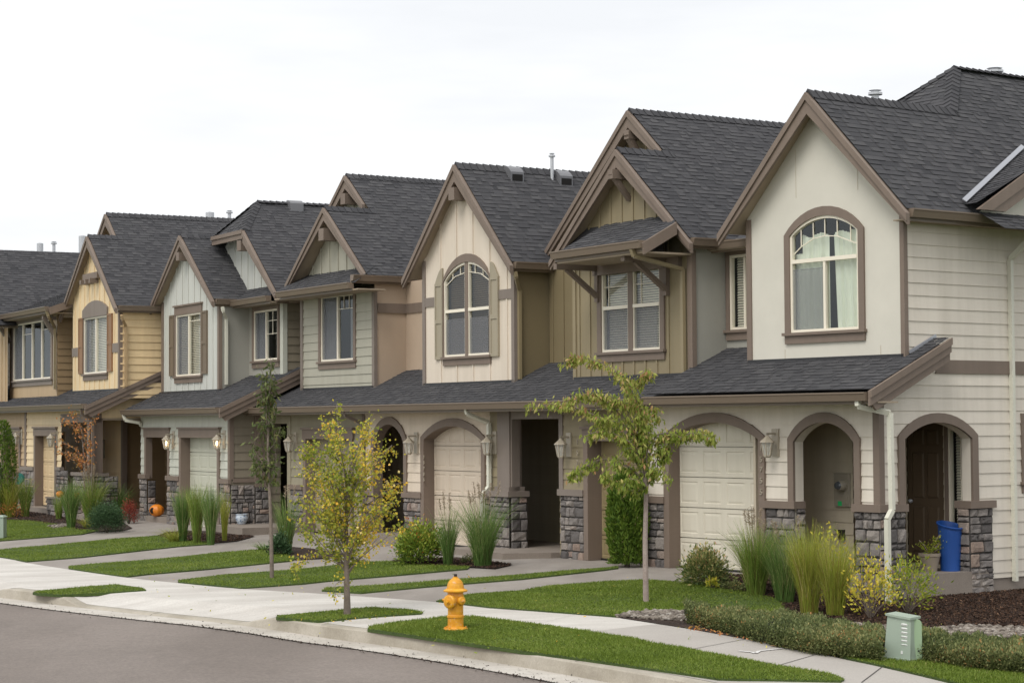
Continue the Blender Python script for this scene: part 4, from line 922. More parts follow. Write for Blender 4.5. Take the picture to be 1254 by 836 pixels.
for px_, py_ in ((629, 212), (689, 217)):
    P_ = FB.w(eC[0], 0, eC[1]); Nn = FB.U*(aC[1]-eC[1])+FB.Z*(eC[0]-aC[0]); q = FB.loc(rayhit(px_, py_+3, P_, Nn)); B = MB(); sl = (aC[1]-eC[1])/(eC[0]-aC[0])
    for k in range(6):
        t0, t1 = k/6, (k+1)/6; f = lambda t: (q[0]-.12+.26*t, .05+.15*math.sin(math.pi*(.05+.5*t)))
        (x0, d0), (x1, d1) = f(t0), f(t1); zz = lambda x: q[2]-(x-q[0])*sl
        B.hexa([(x0, q[1]-.15, zz(x0)), (x1, q[1]-.15, zz(x1)), (x1, q[1]+.15, zz(x1)), (x0, q[1]+.15, zz(x0))], [(x0, q[1]-.15, zz(x0)+d0), (x1, q[1]-.15, zz(x1)+d1), (x1, q[1]+.15, zz(x1)+d1), (x0, q[1]+.15, zz(x0)+d0)])
    o_ = hC.add('roof_vent', B, 'ventgrey'); x1 = q[0]+.145; z1 = q[2]-.14*sl; hC.add('vent_opening', MB().face([(x1, q[1]-.12, z1+.02), (x1, q[1]+.12, z1+.02), (x1, q[1]+.12, z1+.15), (x1, q[1]-.12, z1+.15)]), 'void', o_)
ventpipe(hC, 676, 188, 208, FB.w(-6.5, 0, 7), FB.U, .035)
R = MB(); Mp = slope((-6.4, 7, 7.2), (1, 0, 0), (0, 1, .4)); u_, z_ = hC.px(735, 204, 6.5); shingles(R, slope((u_-3, 5.4, 6.9), (1, 0, 0), (0, 1.2, z_-6.9)), [[(0, 0), (4, 0), (3.5, 1.3), (1.7, 1.3)]]); hC.add('rear_roof', R, 'shingle')

# ---- house D : sage
hD = House('townhouse', FB, -12.4, 'sage-grey house with small gabled bay and square garage behind the yellow street tree')
gD = [(-12.55, -.4), (-10.5, -.4), (-10.5, 2.0), (-12.55, 2.0)]; pD = [(-14.9, -.4), (-13.45, -.4), (-13.45, 2.33), (-14.9, 2.33)]
simple_wall(hD, 'front_wall', 'D_low', front(0), [[(-14.9, -.4), (-9.98, -.4), (-9.98, 2.7), (-14.9, 2.7)], gD, pD], z0=.05)
garage(hD, 0, -12.55, -10.5, -.03, 2.0, None, 'D_door', .13)
hD.add('porch_trim', MB().box(-13.5, -13.33, -.03, .1, 0, 2.33).box(-14.9, -13.33, -.03, .1, 2.33, 2.5), 'D_low')
simple_wall(hD, 'porch_wall', 'E_side', front(1.9), [[(-19.5, 0), (-13.3, 0), (-13.3, 2.8), (-19.5, 2.8)]], z0=.02)
hD.add('porch_ceiling', MB().box(-19, -13.4, .05, 2, 2.5, 2.54), 'soffit')
def ebox(mb, u0, u1, v0, v1, z0, z1):
    k = len(mb.v); mb.box(u0, u1, v0, v1, z0, z1); mb.v[k:] = [tuple(FB.loc(FE.w(*p))) for p in mb.v[k:]]; return mb
hD.add('porch_slab', ebox(MB(), .02, 1.75, -.4, 3.2, -.4, .11), 'step'); hD.add('porch_step', ebox(MB(), 1.75, 2.1, -.4, 3.2, -.4, -.06), 'step')
pillar(hD, [(front(0), -13.33, -12.72, -.1, .9)], MB().box(-13.36, -12.7, -.075, .05, .9, 1.0))
VD = .25; aD, eD = FB.pv(398.6, 254, VD), FB.pv(450, 336.5, VD); sD = (aD[1]-eD[1])/(eD[0]-aD[0]); VD2 = findback(FB, 424.5, 214.4, eD, sD); a2 = FB.pv(424.5, 214.4, VD2); zb = zB(.5)-.06
bx = [(-13.83, zb), (-10.39, zb), (-10.39, 5.15), (-13.83, 5.15)]
hole, wb, w = window(hD, .5, 393.5, 363.5, 434, 440.5, 2, cas=.10, head=.12, screen=(0, .5, 0, 1), cover='halfcurtain', grid=[(.5, .78, .98, .78), (.67, .79, .67, .98), (.83, .79, .83, .98)])
simple_wall(hD, 'upper_wall', 'D_siding', front(.5), [bx, hole], z0=.0)
cornerboard(hD, -10.39, .5, zb, 5.1, .08, 'greytrim'); hD.add('corner_board', MB().box(-13.86, -13.74, .47, .56, zb, 5.1), 'greytrim')
baseflash(hD, -13.83, -10.39, .5, zB(.5))
simple_wall(hD, 'right_wall', 'C_smooth', sideR(-10.39), [[(.5, 3), (1.3, 3), (1.3, 5.3), (.5, 5.3)]], False)
hD.add('belt_board', MB().box(-10.37, -10.345, .56, 1.25, 4.63, 4.83), 'trim')
simple_wall(hD, 'setback_wall', 'E_side', front(1.25), [[(-15.2, 3.2), (-13.7, 3.2), (-13.7, 5.3), (-15.2, 5.3)]], z0=.05)
gw = [(2*aD[0]-eD[0]+.3, 5.45), (eD[0]-.3, 5.45), (aD[0], aD[1]-.12)]; simple_wall(hD, 'gable_wall', 'D_siding', front(.55), [gw], False, (.4, -11.75, .045, .02))
bk = [(2*a2[0]-eD[0]+.35, 5.35), (eD[0]-.4, 5.35), (a2[0], a2[1]-.1)]; simple_wall(hD, 'rear_gable_wall', 'D_siding', front(VD2+.25), [bk], False, (.4, -11.75, .045, .02))
simple_wall(hD, 'left_wall', 'E_side', sideL(-13.83), [[(.5, 3), (9.5, 3), (9.5, 5.4), (.5, 5.4)]], False)
hD.add('rear_wall', MB().box(-14.9, -10, 9.4, 9.5, -.4, 5.3), 'D_low')
lowerroof(hD, -14.75, -10.0, 1.65, zB); gutterX(hD, -14.75, -10.02, -.5, 2.69); hD.add('eave_soffit', MB().box(-14.9, -10, -.5, 0, 2.52, 2.545), 'soffit')
gable_roof(hD, VD, aD, eD, (2*aD[0]-eD[0], eD[1]), 10.5, VD2, a2, (2*a2[0]-eD[0], eD[1]))
def cutboards(h, M, ap, sl, du, w=.22, t=.05):
    for sg in (1, -1):
        rakeboards(h, M, ap, (ap[0]+sg*du, ap[1]-sl*du), w, t)
F_ = front(VD); cutboards(hD, F_, aD, sD, eD[0]-aD[0]-.04); F2 = front(VD2); rakeboards(hD, F2, a2, (a2[0]+.88, a2[1]-sD*.88)); rakeboards(hD, F2, a2, (2*a2[0]-eD[0], eD[1]))
tie(hD, VD-.1, .55, aD[0]-.02, aD[1]-.46, .24, .26); tie(hD, VD2-.1, VD2+.3, a2[0], a2[1]-.42, .22, .24)
R = MB(); L = math.hypot(.75, .42); Mp = slope((-13.95, -.15, 5.22), (1, 0, 0), (0, .75, .42)); shingles(R, Mp, [[(0, 0), (3.95, 0), (3.45, L), (0, L)]]); hD.add('pent_roof', R, 'shingle')
gutterX(hD, -13.6, eD[0]+.09, -.15, 5.23); gutterY(hD, -.12, 3.0, eD[0]-.03, eD[1]-.01)
hD.add('eave_soffit', MB().box(-13.9, -9.9, -.14, .5, 5.07, 5.095), 'soffit')
lantern(hD, 356, 545, 0)

LAP[0] = .019
# ---- house E : light mint grey
hE = House('townhouse', FE, -3, 'mint-grey house with lit porch lanterns and a steep board-and-batten gable')
zE = lambda v: 2.86+.46*v
gE = [(-3.10, -.5), (-.72, -.5), (-.72, 2.02), (-3.10, 2.02)]; pE = [(-5.68, -.5), (-4.1, -.5), (-4.1, 2.02), (-5.68, 2.02)]
simple_wall(hE, 'front_wall', 'E_siding', front(0), [[(-6.1, -.5), (0, -.5), (0, 2.7), (-6.1, 2.7)], gE, pE], z0=.02)
garage(hE, 0, -3.10, -.72, -.1, 2.02, None, 'E_door', .13)
T = MB(); T.box(-5.8, -5.68, -.03, .14, 1, 2.02).box(-4.1, -3.98, -.03, .14, 1, 2.02).box(-5.85, -3.95, -.035, .14, 2.02, 2.22).box(-5.9, -3.9, -.07, 0, 2.22, 2.26); hE.add('porch_trim', T, 'trim')
simple_wall(hE, 'side_wall', 'E_side', sideR(0), [[(0, -.5), (1.2, -.5), (1.2, 2.5), (1.8, 2.5), (1.8, 3.6), (0, 2.8)]], z0=.02)
hE.add('corner_board', MB().box(-.09, .032, -.03, .07, 1.1, 2.8).box(-.02, .05, .05, 1.0, 1.03, 1.12), 'trim')
ve1 = FE.pu(311, 560, 0)[0]; ve2 = FE.pu(329, 600, .03)[0]
pillar(hE, [(front(0), -.55, .02, -.3, 1.0), (sideR(0), 0, ve1, -.05, .98)], MB().box(-.58, .06, -.075, .0, 1.0, 1.11))
pillar(hE, [(sideR(.06), ve1, ve2, 0, .92), (front(ve1), -.02, .07, 0, .92)], None)
hE.add('porch_post', MB().box(-.12, .08, ve1, ve2, .92, 2.6), 'trim')
pillar(hE, [(front(0), -6.12, -5.62, -.3, 1.0), (sideR(-5.62), 0, .2, -.1, .95)], MB().box(-6.15, -5.6, -.075, .05, 1.0, 1.11))
pillar(hE, [(front(0), -4.12, -3.25, -.3, 1.0)], MB().box(-4.14, -3.22, -.075, .05, 1.0, 1.11))
hE.add('porch_slab', MB().box(-6.1, -3.9, -.03, 2.2, -.3, .10), 'step')
hE.add('porch_wall', MB().box(-4.6, -3.9, 1.9, 2.0, 0, 2.7).box(-4.15, -4.05, .2, 2, 0, 2.7), 'E_smooth')
hE.add('porch_post', MB().box(-6.08, -5.86, 1.9, 2.1, 0, 2.7), 'E_siding')
hE.add('porch_ceiling', MB().box(-6.1, -3.9, .05, 2.2, 2.5, 2.54), 'soffit')
VE = .37; aE, eE = FE.pv(222, 288, VE), FE.pv(261.7, 366, VE); rzE = roofz(aE, eE); zb = zE(.55)-.06
bx = [(-6.1, zb), (-2.09, zb), (-2.09, rzE(-2.09)-.1), (aE[0], aE[1]-.1), (-6.1, rzE(-6.1)-.1)]
hole, wb, w = window(hE, .55, 216, 386.5, 247, 459, 2, cas=.06, head=.2, hood=True, screen=(0, .5, 0, 1), cover='blind', grid=[(.5, .88, .98, .88)])
simple_wall(hE, 'gable_wall', 'E_panel', front(.55), [bx, hole], False, (.42, -3.8, .045, .02))
u0_, u1_, z0_, z1_ = wb; shutter(hE, w, .55, u0_-.42, u0_-.08, z0_+.02, z1_+.02, 'shutE'); shutter(hE, w, .55, u1_+.08, u1_+.42, z0_+.02, z1_+.02, 'shutE')
for uu in (-6.06, -2.13): hE.add('corner_board', MB().box(uu-.06, uu+.06, .52, .6, zb, rzE(uu)-.15), 'trim')
baseflash(hE, -6.1, -2.05, .55, zE(.55))
simple_wall(hE, 'right_wall', 'E_smooth', sideR(-2.09), [[(.55, 3), (1.6, 3), (1.6, 5.3), (.55, 5.3)]], False)
hole, wb, w = window(hE, 1.28, 311.5, 381.5, 341, 440, 2, cas=.08, head=.2, screen=(0, .5, 0, 1), cover='halfcurtain', grid=[(.5, .78, .98, .78), (.5, .52, .98, .52), (.74, .5, .74, .98)])
simple_wall(hE, 'setback_wall', 'E_smooth', front(1.28), [[(-2.3, 3.2), (0, 3.2), (0, 5.2), (-2.3, 5.2)], hole], False)
simple_wall(hE, 'upper_side_wall', 'E_side', sideR(0), [[(1.28, 3.4), (9.5, 3.4), (9.5, 5.2), (1.28, 5.2)]], z0=.0)
hE.add('corner_board', MB().box(-.13, .03, 1.25, 1.36, 3.45, 5.1), 'E_siding')
hE.add('rear_wall', MB().box(-6.1, 0, 9.4, 9.5, -.4, 5.3), 'E_siding')
lowerroof(hE, -6.4, .36, 1.62, zE, ve=-.35, rake=1.62); gutterX(hE, -6.35, .34, -.36, 2.70); hE.add('eave_soffit', MB().box(-6.3, .3, -.35, 0, 2.55, 2.575), 'soffit')
gable_roof(hE, VE, aE, eE, (2*aE[0]-eE[0], eE[1]), 3.6)
F_ = front(VE); cutboards(hE, F_, aE, (aE[1]-eE[1])/(eE[0]-aE[0]), eE[0]-aE[0]+.06)
tie(hE, VE-.1, .55, aE[0], aE[1]-.42, .2, .2)
# clipped rear gable
vb = 1.0; c1, c2, c3 = (hE.px(262.5, 290, vb)), (hE.px(299.2, 281, vb)), (hE.px(340.4, 360, vb)); sE = (c2[1]-c3[1])/(c3[0]-c2[0]); zc = c2[1]; uc = (c1[0]+c2[0])/2
Pn = FE.w(c3[0], 0, c3[1]); Nn = FE.U*sE+FE.Z; pk2 = FE.loc(rayhit(315, 245.5, Pn, Nn)); upk2 = uc; zp2 = c3[1]+sE*(c3[0]-uc); vp2 = FE.loc(rayhit(315, 245.5, FE.w(uc, 0), FE.U))[1]
R = MB(); n_ = math.hypot(1, sE); Mr = slope((c3[0], vb, c3[1]), (0, 1, 0), (-1, 0, sE)); Lc = (c3[0]-c2[0])*n_; Lp = (c3[0]-uc)*n_; D_ = 11-vb
shingles(R, Mr, [[(0, 0), (D_, 0), (D_, Lp), (vp2-vb, Lp), (0, Lc)]]); Ml = slope((2*uc-c3[0], 11, c3[1]), (0, -1, 0), (1, 0, sE)); shingles(R, Ml, [[(0, 0), (D_, 0), (D_, Lc), (11-vp2, Lp), (0, Lp)]], .27)
Mh = slope((c1[0], vb, zc), (1, 0, 0), (0, vp2-vb, zp2-zc)); shingles(R, Mh, [[(0, 0), (c2[0]-c1[0], 0), (uc-c1[0], math.hypot(vp2-vb, zp2-zc))]])
R.face([Mr(0, 0, -.1), Mr(0, Lc, -.1), Mr(D_, Lc, -.1), Mr(D_, 0, -.1)], .1)
r_ = hE.add('roof', R, 'shingle'); K_ = MB(); hipcaps(K_, (c2[0], vb, zc), (uc, vp2, zp2)); hipcaps(K_, (c1[0], vb, zc), (uc, vp2, zp2)); hipcaps(K_, (uc, vp2, zp2), (uc, 11, zp2)); hE.add('ridge_cap', K_, 'shingle', r_)
F2 = front(vb); rakeboards(hE, F2, (c2[0], zc), (c3[0], c3[1])); hE.add('bargeboard', MB().box(c1[0]-.02, c2[0]+.02, vb-.06, vb, zc-.22, zc-.02).box(c1[0]-.02, c2[0]+.04, vb-.09, vb-.06, zc-.10, zc-.01), 'trim')
wl = [(2*uc-c3[0]+.4, 5.5), (c3[0]-.35, 5.5), (c2[0], zc-.1), (c1[0], zc-.1)]; simple_wall(hE, 'rear_gable_wall', 'E_panel', front(vb+.35), [wl], False, (.42, -3.6, .045, .02))
hE.add('ridge_beam', MB().box(c2[0]-.35, c2[0]-.1, vb-.05, vb+.35, zc-.48, zc-.24), 'trim')
R = MB(); Mp = slope((-2.4, .85, 5.18), (1, 0, 0), (0, .8, .5)); shingles(R, Mp, [[(-.6, 0), (2.55, 0), (2.35, .75), (-.6, .75)]]); hE.add('pent_roof', R, 'shingle')
gutterX(hE, eE[0], .25, .85, 5.2); gutterY(hE, VE+.04, .9, eE[0]-.02, eE[1]); gutterY(hE, 1.0, 9, .28, 5.2)
hE.add('eave_soffit', MB().box(-2.1, .25, .85, 1.3, 5.05, 5.075), 'soffit'); hE.add('eave_soffit', MB().box(0, .3, 1.3, 9, 5.05, 5.075), 'soffit')
downspout(hE, [(-1.8, .5, 5.05), (-1.8, .52, 4.95), (-2.02, .68, 4.8), (-2.02, .68, 3.25)])
downspout(hE, [(-6.25, -.42, 2.58), (-6.2, -.38, 2.45), (-5.95, -.08, 2.38), (-5.98, -.06, 2.30)])
lantern(hE, 206.5, 542.5, 0, True); lantern(hE, 268.5, 542.5, 0, True)
PIPES = []
for px_, y0_, y1_, r_ in ((257, 259, 266.5, .12), (281, 258, 267.5, .05)): PIPES.append(('E', px_, y0_, y1_, r_))

LAP[0] = .022
q = FE.loc(rayhit(361, 254, Pn, Nn)); B = MB()
for k in range(6):
    t0, t1 = k/6, (k+1)/6; f = lambda t: (q[0]-.12+.26*t, .05+.15*math.sin(math.pi*(.05+.5*t)))
    (x0, d0), (x1, d1) = f(t0), f(t1); zz = lambda x: q[2]-(x-q[0])*sE
    B.hexa([(x0, q[1]-.17, zz(x0)), (x1, q[1]-.17, zz(x1)), (x1, q[1]+.17, zz(x1)), (x0, q[1]+.17, zz(x0))], [(x0, q[1]-.17, zz(x0)+d0), (x1, q[1]-.17, zz(x1)+d1), (x1, q[1]+.17, zz(x1)+d1), (x0, q[1]+.17, zz(x0)+d0)])
hE.add('roof_vent', B, 'ventgrey')
# ---- houses F and G
hF = House('townhouse', FF, -2, 'straw-yellow house with rust-brown shutters and stone-walled corner porch, two pumpkins outside')
zF = lambda v: 2.98+.45*v; z0F = .12
gF = [(-5.25, -.4), (-3.42, -.4), (-3.42, 2.05), (-5.25, 2.05)]; pF = [(-2.88, -.4), (-.15, -.4), (-.15, 2.45), (-2.88, 2.45)]
simple_wall(hF, 'front_wall', 'F_siding', front(0), [[(-6.3, -.4), (0, -.4), (0, 2.8), (-6.3, 2.8)], gF, pF], z0=.1)
garage(hF, 0, -5.25, -3.42, .14, 2.05, None, 'F_door', .14)
hF.add('garage_step', MB().box(-5.4, -3.3, -.25, .3, -.3, .14), 'step')
pillar(hF, [(front(-.28), -3.2, -.9, -.12, .42), (sideR(-.9), -.28, -.02, -.12, .42)], MB().box(-3.22, -.86, -.34, -.02, .42, .46), 'greytrim')
side = [(0, 2.5), (2.6, 2.5), (2.6, 3.9), (1.6, 3.6), (0, 2.95)]; simple_wall(hF, 'side_gable', 'F_siding', sideR(0), [side], z0=.1)
up_ = hF.px(150, 560, 1.7)[0]; d0_, d1_ = hF.px(158, 580, 2.9)[0], hF.px(172, 580, 2.9)[0]
simple_wall(hF, 'porch_wall', 'F_side', front(1.7), [[(-12, 0), (up_, 0), (up_, 2.6), (-12, 2.6)]], z0=.1)
hF.add('corner_board', MB().box(up_-.02, up_+.10, 1.66, 1.8, 0, 2.6), 'trim'); simple_wall(hF, 'porch_wall', 'G_siding', sideR(up_), [[(1.8, 0), (2.9, 0), (2.9, 2.6), (1.8, 2.6)]], z0=.1)  # brown siding on the return paints in the darkness of the deep porch
simple_wall(hF, 'porch_wall', 'G_siding', front(2.9), [[(up_-.1, 0), (0, 0), (0, 2.6), (up_-.1, 2.6)], [(d0_, .1), (d1_, .1), (d1_, 2.2), (d0_, 2.2)]], z0=.1); paneldoor(hF, front(2.92), d0_, d1_, .1, 2.2, 'brown_door')  # door wall in the same brown, porch shade carried by the colour
hF.add('porch_ceiling', MB().box(-6, 0, .05, 3.0, 2.45, 2.5), 'soffit'); hF.add('porch_slab', MB().box(-3.2, .2, -.3, 3.0, -.3, .1), 'step')
hF.add('porch_column', MB().box(-.55, -.33, -.05, .18, 1.1, 2.5).box(-.2, .03, -.05, .18, 1.1, 2.5), 'trim'); hF.add('porch_beam', MB().box(-2.9, .03, -.04, .15, 2.4, 2.62), 'trim')
pillar(hF, [(front(-.05), -1.6, .1, .0, 1.05), (sideR(.1), -.05, .55, .0, 1.05)], MB().box(-1.65, .16, -.14, .3, 1.05, 1.13), 'greytrim')
pillar(hF, [(front(0), -3.27, -2.3, -.1, 1.15)], MB().box(-3.3, -2.86, -.07, .05, 1.15, 1.24), 'greytrim')
pillar(hF, [(front(0), -6.7, -5.4, -.1, 1.1)], MB().box(-6.7, -5.4, -.07, .05, 1.1, 1.2), 'greytrim')
meter(hF, hF.px(125.5, 562, 1.65)[0], 1.68, 1.75)
simple_wall(hF, 'right_wall', 'F_side', sideR(0), [[(2.9, 0), (9.5, 0), (9.5, 5.3), (.5, 5.3), (.5, 3.1), (2.9, 3.1)]], z0=.1)
aF, eF = (-1.26, 7.2), (.82, 5.24); a2 = (-3.1, 8.0); sF = (a2[1]-5.24)/(.82-a2[0]); 
VF = .35; aF, eF = FF.pv(108.4, 289, VF), FF.pv(142.9, 374, VF); sF = (aF[1]-eF[1])/(eF[0]-aF[0]); VF2 = findback(FF, 130.9, 261.7, eF, sF); a2 = FF.pv(130.9, 261.7, VF2)
rzF = lambda u: aF[1]-sF*abs(u-aF[0]); zb = zF(.5)-.06
bx = [(-3.6, zb), (.4, zb), (.4, rzF(.4)-.1), (aF[0], aF[1]-.1), (-3.6, rzF(-3.6)-.1)]
hole, wb, w = window(hF, .5, 103.5, 390, 132, 456, 2, cas=.03, head=.02, screen=(0, .3, 0, 1), cover='blind')
simple_wall(hF, 'gable_wall', 'F_siding', front(.5), [bx, hole], False, (.42, -1.7, .045, .02))
u0_, u1_, z0_, z1_ = wb; T = MB(); T.prism([(u0_-.05, z1_), (u1_+.05, z1_)]+arcpts(u0_-.05, u1_+.05, z1_+.2, z1_+.42, 8), front(.5), 0, .05); hF.add('window_head', T, 'greytrim', w)
shutter(hF, w, .5, u0_-.42, u0_-.06, z0_+.02, z1_+.02, 'shutF'); shutter(hF, w, .5, u1_+.06, u1_+.42, z0_+.02, z1_+.02, 'shutF')
hF.add('belt_board', MB().box(-3.6, u0_-.42, .475, .5, 4.15, 4.38), 'greytrim'); hF.add('belt_board', MB().box(u1_+.42, .4, .475, .5, 4.15, 4.38), 'greytrim')
for uu in (.36,): hF.add('corner_board', MB().box(uu-.05, uu+.06, .47, .56, zb, rzF(uu)-.15), 'trim')
simple_wall(hF, 'upper_right_wall', 'F_side', sideR(.4), [[(.5, 3), (9.5, 3), (9.5, 5.3), (.5, 5.3)]], z0=.1)
baseflash(hF, -3.6, .4, .5, zF(.5))
hF.add('rear_wall', MB().box(-6.3, 0, 9.4, 9.5, -.4, 5.3), 'F_siding')
lowerroof(hF, -6.7, .40, 1.9, zF, ve=-.35, rake=1.62); gutterX(hF, -6.7, .38, -.36, 2.86); hF.add('eave_soffit', MB().box(-6.6, .3, -.35, 0, 2.7, 2.725), 'soffit')
vq = VF2
gable_roof(hF, VF, aF, eF, (2*aF[0]-eF[0], eF[1]), 10.5, vq, a2, (2*a2[0]-eF[0], eF[1]))
F_ = front(VF); cutboards(hF, F_, aF, sF, eF[0]-aF[0]+.06); F2 = front(vq); rakeboards(hF, F2, a2, (a2[0]+1.0, a2[1]-sF)); rakeboards(hF, F2, a2, (a2[0]-2.5, a2[1]-sF*2.5))
simple_wall(hF, 'rear_gable_wall', 'F_siding', front(vq+.3), [[(2*a2[0]-eF[0]+.4, 5.35), (eF[0]-.4, 5.35), (a2[0], a2[1]-.1)]], False)
gutterY(hF, VF+.04, 9, eF[0]-.02, eF[1]); hF.add('eave_soffit', MB().box(.4, eF[0]-.03, VF+.04, 9, eF[1]-.16, eF[1]-.14), 'soffit')
hF.add('gable_beam', MB().box(aF[0]-.62, aF[0]+.62, .38, .5, 6.1, 6.26).box(aF[0]-.45, aF[0]-.33, .25, .5, 5.98, 6.1).box(aF[0]-.06, aF[0]+.06, .25, .5, 5.98, 6.1).box(aF[0]+.33, aF[0]+.45, .25, .5, 5.98, 6.1), 'trim')
downspout(hF, [(.75, .42, 5.05), (.72, .46, 4.95), (.48, .62, 4.8), (.48, .62, 3.3)], 'dsstraw')
downspout(hF, [(.15, -.42, 2.72), (.12, -.38, 2.6), (.1, -.1, 2.48), (.1, -.1, .2)], 'trim')
lantern(hF, 64.5, 540, 0); lantern(hF, 21.5, 538, 0)
for _, px_, y0_, y1_, r_ in PIPES: ventpipe(hF, px_, y0_, y1_+4, FF.w(a2[0]-1.2, 0), FF.U, r_, r_ < .1)
hG = House('townhouse', FF, -8.5, 'brown house with paired windows in a shed-roofed bay, leftmost in the photo')
PG = ((49, 297, 310, .1), (66, 296, 310, .05), (101, 288, 312, .12))
gG = [(-8.6, -.4), (-6.9, -.4), (-6.9, 2.05), (-8.6, 2.05)]
simple_wall(hG, 'front_wall', 'G_panel', front(0), [[(-14, -.4), (-6.3, -.4), (-6.3, 2.8), (-14, 2.8)], gG], z0=.1)
garage(hG, 0, -8.6, -6.9, .14, 2.05, None, 'G_door', .14)
hG.add('dark_porch_panel', MB().box(-11, -9.2, -.01, .02, 0, 2.5), 'void')  # flat near-black panel; the shade of a porch opening painted on the wall
pillar(hG, [(front(0), -9.2, -8.75, -.1, 1.1)], MB().box(-9.2, -8.74, -.07, .05, 1.1, 1.2), 'greytrim')
hG.add('corner_board', MB().box(-6.38, -6.2, -.03, .0, 1.2, 2.7), 'trim')
gv = .3; gu1 = hG.px(70, 420, gv)[0]; gu0 = hG.px(12, 420, gv)[0]; ztop = hG.px(40, 385, gv)[1]
hole, wb, w = window(hG, gv, 17, 398, 63, 463, 4, mull=None, cas=.14, head=.14, screen=(0, .25, 0, 1), cover=None, trim='greytrim', grid=[(.25, .8, .5, .8), (.75, .84, .98, .84)])
simple_wall(hG, 'bay_wall', 'G_panel', front(gv), [[(gu0, 3.0), (gu1, 3.0), (gu1, ztop-.05), (gu0, ztop-.05)], hole], False)
simple_wall(hG, 'bay_side_wall', 'G_siding', sideR(gu1), [[(gv, 3), (3, 3), (3, ztop), (gv, ztop)]], z0=.1)
simple_wall(hG, 'upper_wall', 'G_siding', front(1.3), [[(-14, 3), (-3.4, 3), (-3.4, 5.4), (-14, 5.4)]], z0=.1)
gz = hG.px(60, 376, -.1)[1]
R = MB(); Lg = hG.px(60, 376, -.1)[0]; Mp = slope((-12, -.1, gz), (1, 0, 0), (0, 1, .36)); shingles(R, Mp, [[(0, 0), (Lg+12.1, 0), (Lg+12.1, 3.4), (0, 3.4)]]); hG.add('bay_roof', R, 'shingle')
gutterX(hG, -12, Lg, -.1, gz+.02); q = MB(); q.prism([(-.15, gz-.02), (3, gz+.36*3.1), (3, gz+.36*3.1-.22), (-.1, gz-.2)][::-1], sideR(Lg+.1), 0, .05); hG.add('bargeboard', q, 'trim')
hG.add('valley_flashing', MB().bar((Lg-.6, 1.9, gz+.75), (Lg+.1, 3.4, gz+1.3), .06, .02), 'flash') if False else None
for uu in (gu0+.1, gu1-.1): B = MB(); B.box(uu-.05, uu+.05, -.08, gv, gz-.3, gz-.2); B.bar((uu, -.05, gz-.25), (uu, gv-.02, gz-.75), .1, .12, (1, 0, 0)); hG.add('bracket', B, 'greytrim')
hG.add('hood_soffit', MB().box(-12, Lg, -.08, 1.3, gz-.16, gz-.13), 'soffit')
# tall rear roof with its ridge running back
zr = 7.75; ur = min([-12+k*.05 for k in range(200)], key=lambda u: abs(FF.pu(50, 307.5, u)[1]-zr)); 
ur = min([-20+k*.05 for k in range(260)], key=lambda u: abs(FF.pu(-12, 307, u)[0]-.2)); zr = FF.pu(40, 307.5, ur)[1]
R = MB(); sg = .86; Mr = slope((ur+ (zr-5.2)/sg, .1, 5.2), (0, 1, 0), (-1, 0, sg)); Lr = (zr-5.2)/sg*math.hypot(1, sg)
shingles(R, Mr, [[(-.7, 0), (14, 0), (14, Lr), (-.7, Lr)]]); S_ = MB(); S_.face([Mr(-.7, 0, -.1), Mr(-.7, Lr, -.1), Mr(14, Lr, -.1), Mr(14, 0, -.1)]); hG.add('rake_soffit', S_, 'soffit'); simple_wall(hG, 'main_gable_wall', 'G_panel', front(.1), [[(ur-(zr-5.2)/sg+.4, 3), (ur+(zr-5.2)/sg-.4, 3), (ur+(zr-5.2)/sg-.4, 5.25), (ur, zr-.15), (ur-(zr-5.2)/sg+.4, 5.25)]], False, (.42, 0, .045, .02)); rakeboards(hG, front(-.6), (ur, zr), (ur+(zr-5.2)/sg, 5.2)); rakeboards(hG, front(-.6), (ur, zr), (ur-(zr-5.2)/sg, 5.2)); Ml = slope((ur-(zr-5.2)/sg, 14, 5.2), (0, -1, 0), (1, 0, sg)); shingles(R, Ml, [[(0, 0), (14.6, 0), (14.6, Lr), (0, Lr)]], .27); hG.add('roof', R, 'shingle')
hG.add('wall_side', MB().box(-14, -6.3, 9.4, 9.5, 0, 5.4), 'G_siding')
downspout(hG, [(Lg-.05, -.16, gz-.1), (Lg-.05, -.1, gz-.25), (gu1-.03, gv-.06, gz-.5), (gu1-.03, gv-.06, 3.3)], 'dsolive')
lowerroof(hG, -13, -6.68, 1.4, zF, ve=-.35); gutterX(hG, -13, -6.7, -.36, 2.86); hG.add('eave_soffit', MB().box(-13, -6.6, -.35, 0, 2.7, 2.725), 'soffit')
for px_, y0_, y1_, r_ in PG: ventpipe(hG, px_, y0_, y1_, FF.w(ur-1.0, 0), FF.U, r_, r_ < .1)
# ------------------------------------------------------------------ ground
def sst(x, a, b): t = np.clip((x-a)/(b-a), 0, 1); return t*t*(3-2*t)
def G(x, y):
    x = np.asarray(x, float); y = np.asarray(y, float)
    vv = []; 
    for F in (FA, FB, FE): vv.append((x-F.o[0])*F.V[0]+(y-F.o[1])*F.V[1])
    d = -np.minimum(np.minimum(vv[0], vv[1]), vv[2]+.3)
    uA = (x-FA.o[0])*FA.U[0]+(y-FA.o[1])*FA.U[1]; uE = (x-FE.o[0])*FE.U[0]+(y-FE.o[1])*FE.U[1]
    z = -.035-.028*np.clip(d-.5, 0, 8.2)
    z = z-.24*sst(uA, 3.0, 5.2)*(1-sst(d, 1.5, 5.5))+.05*sst(-uE, 6, 9)*(1-sst(d, 2, 5))
    return z
def gp(px, py, off=0.):
    d = ray(px, py); z = -.1
    for _ in range(25):
        t = (z+off-H)/d[2]; P = CAMP+d*t; z = .5*z+.5*float(G(P[0], P[1]))
    t = (z+off-H)/d[2]; return CAMP+d*t
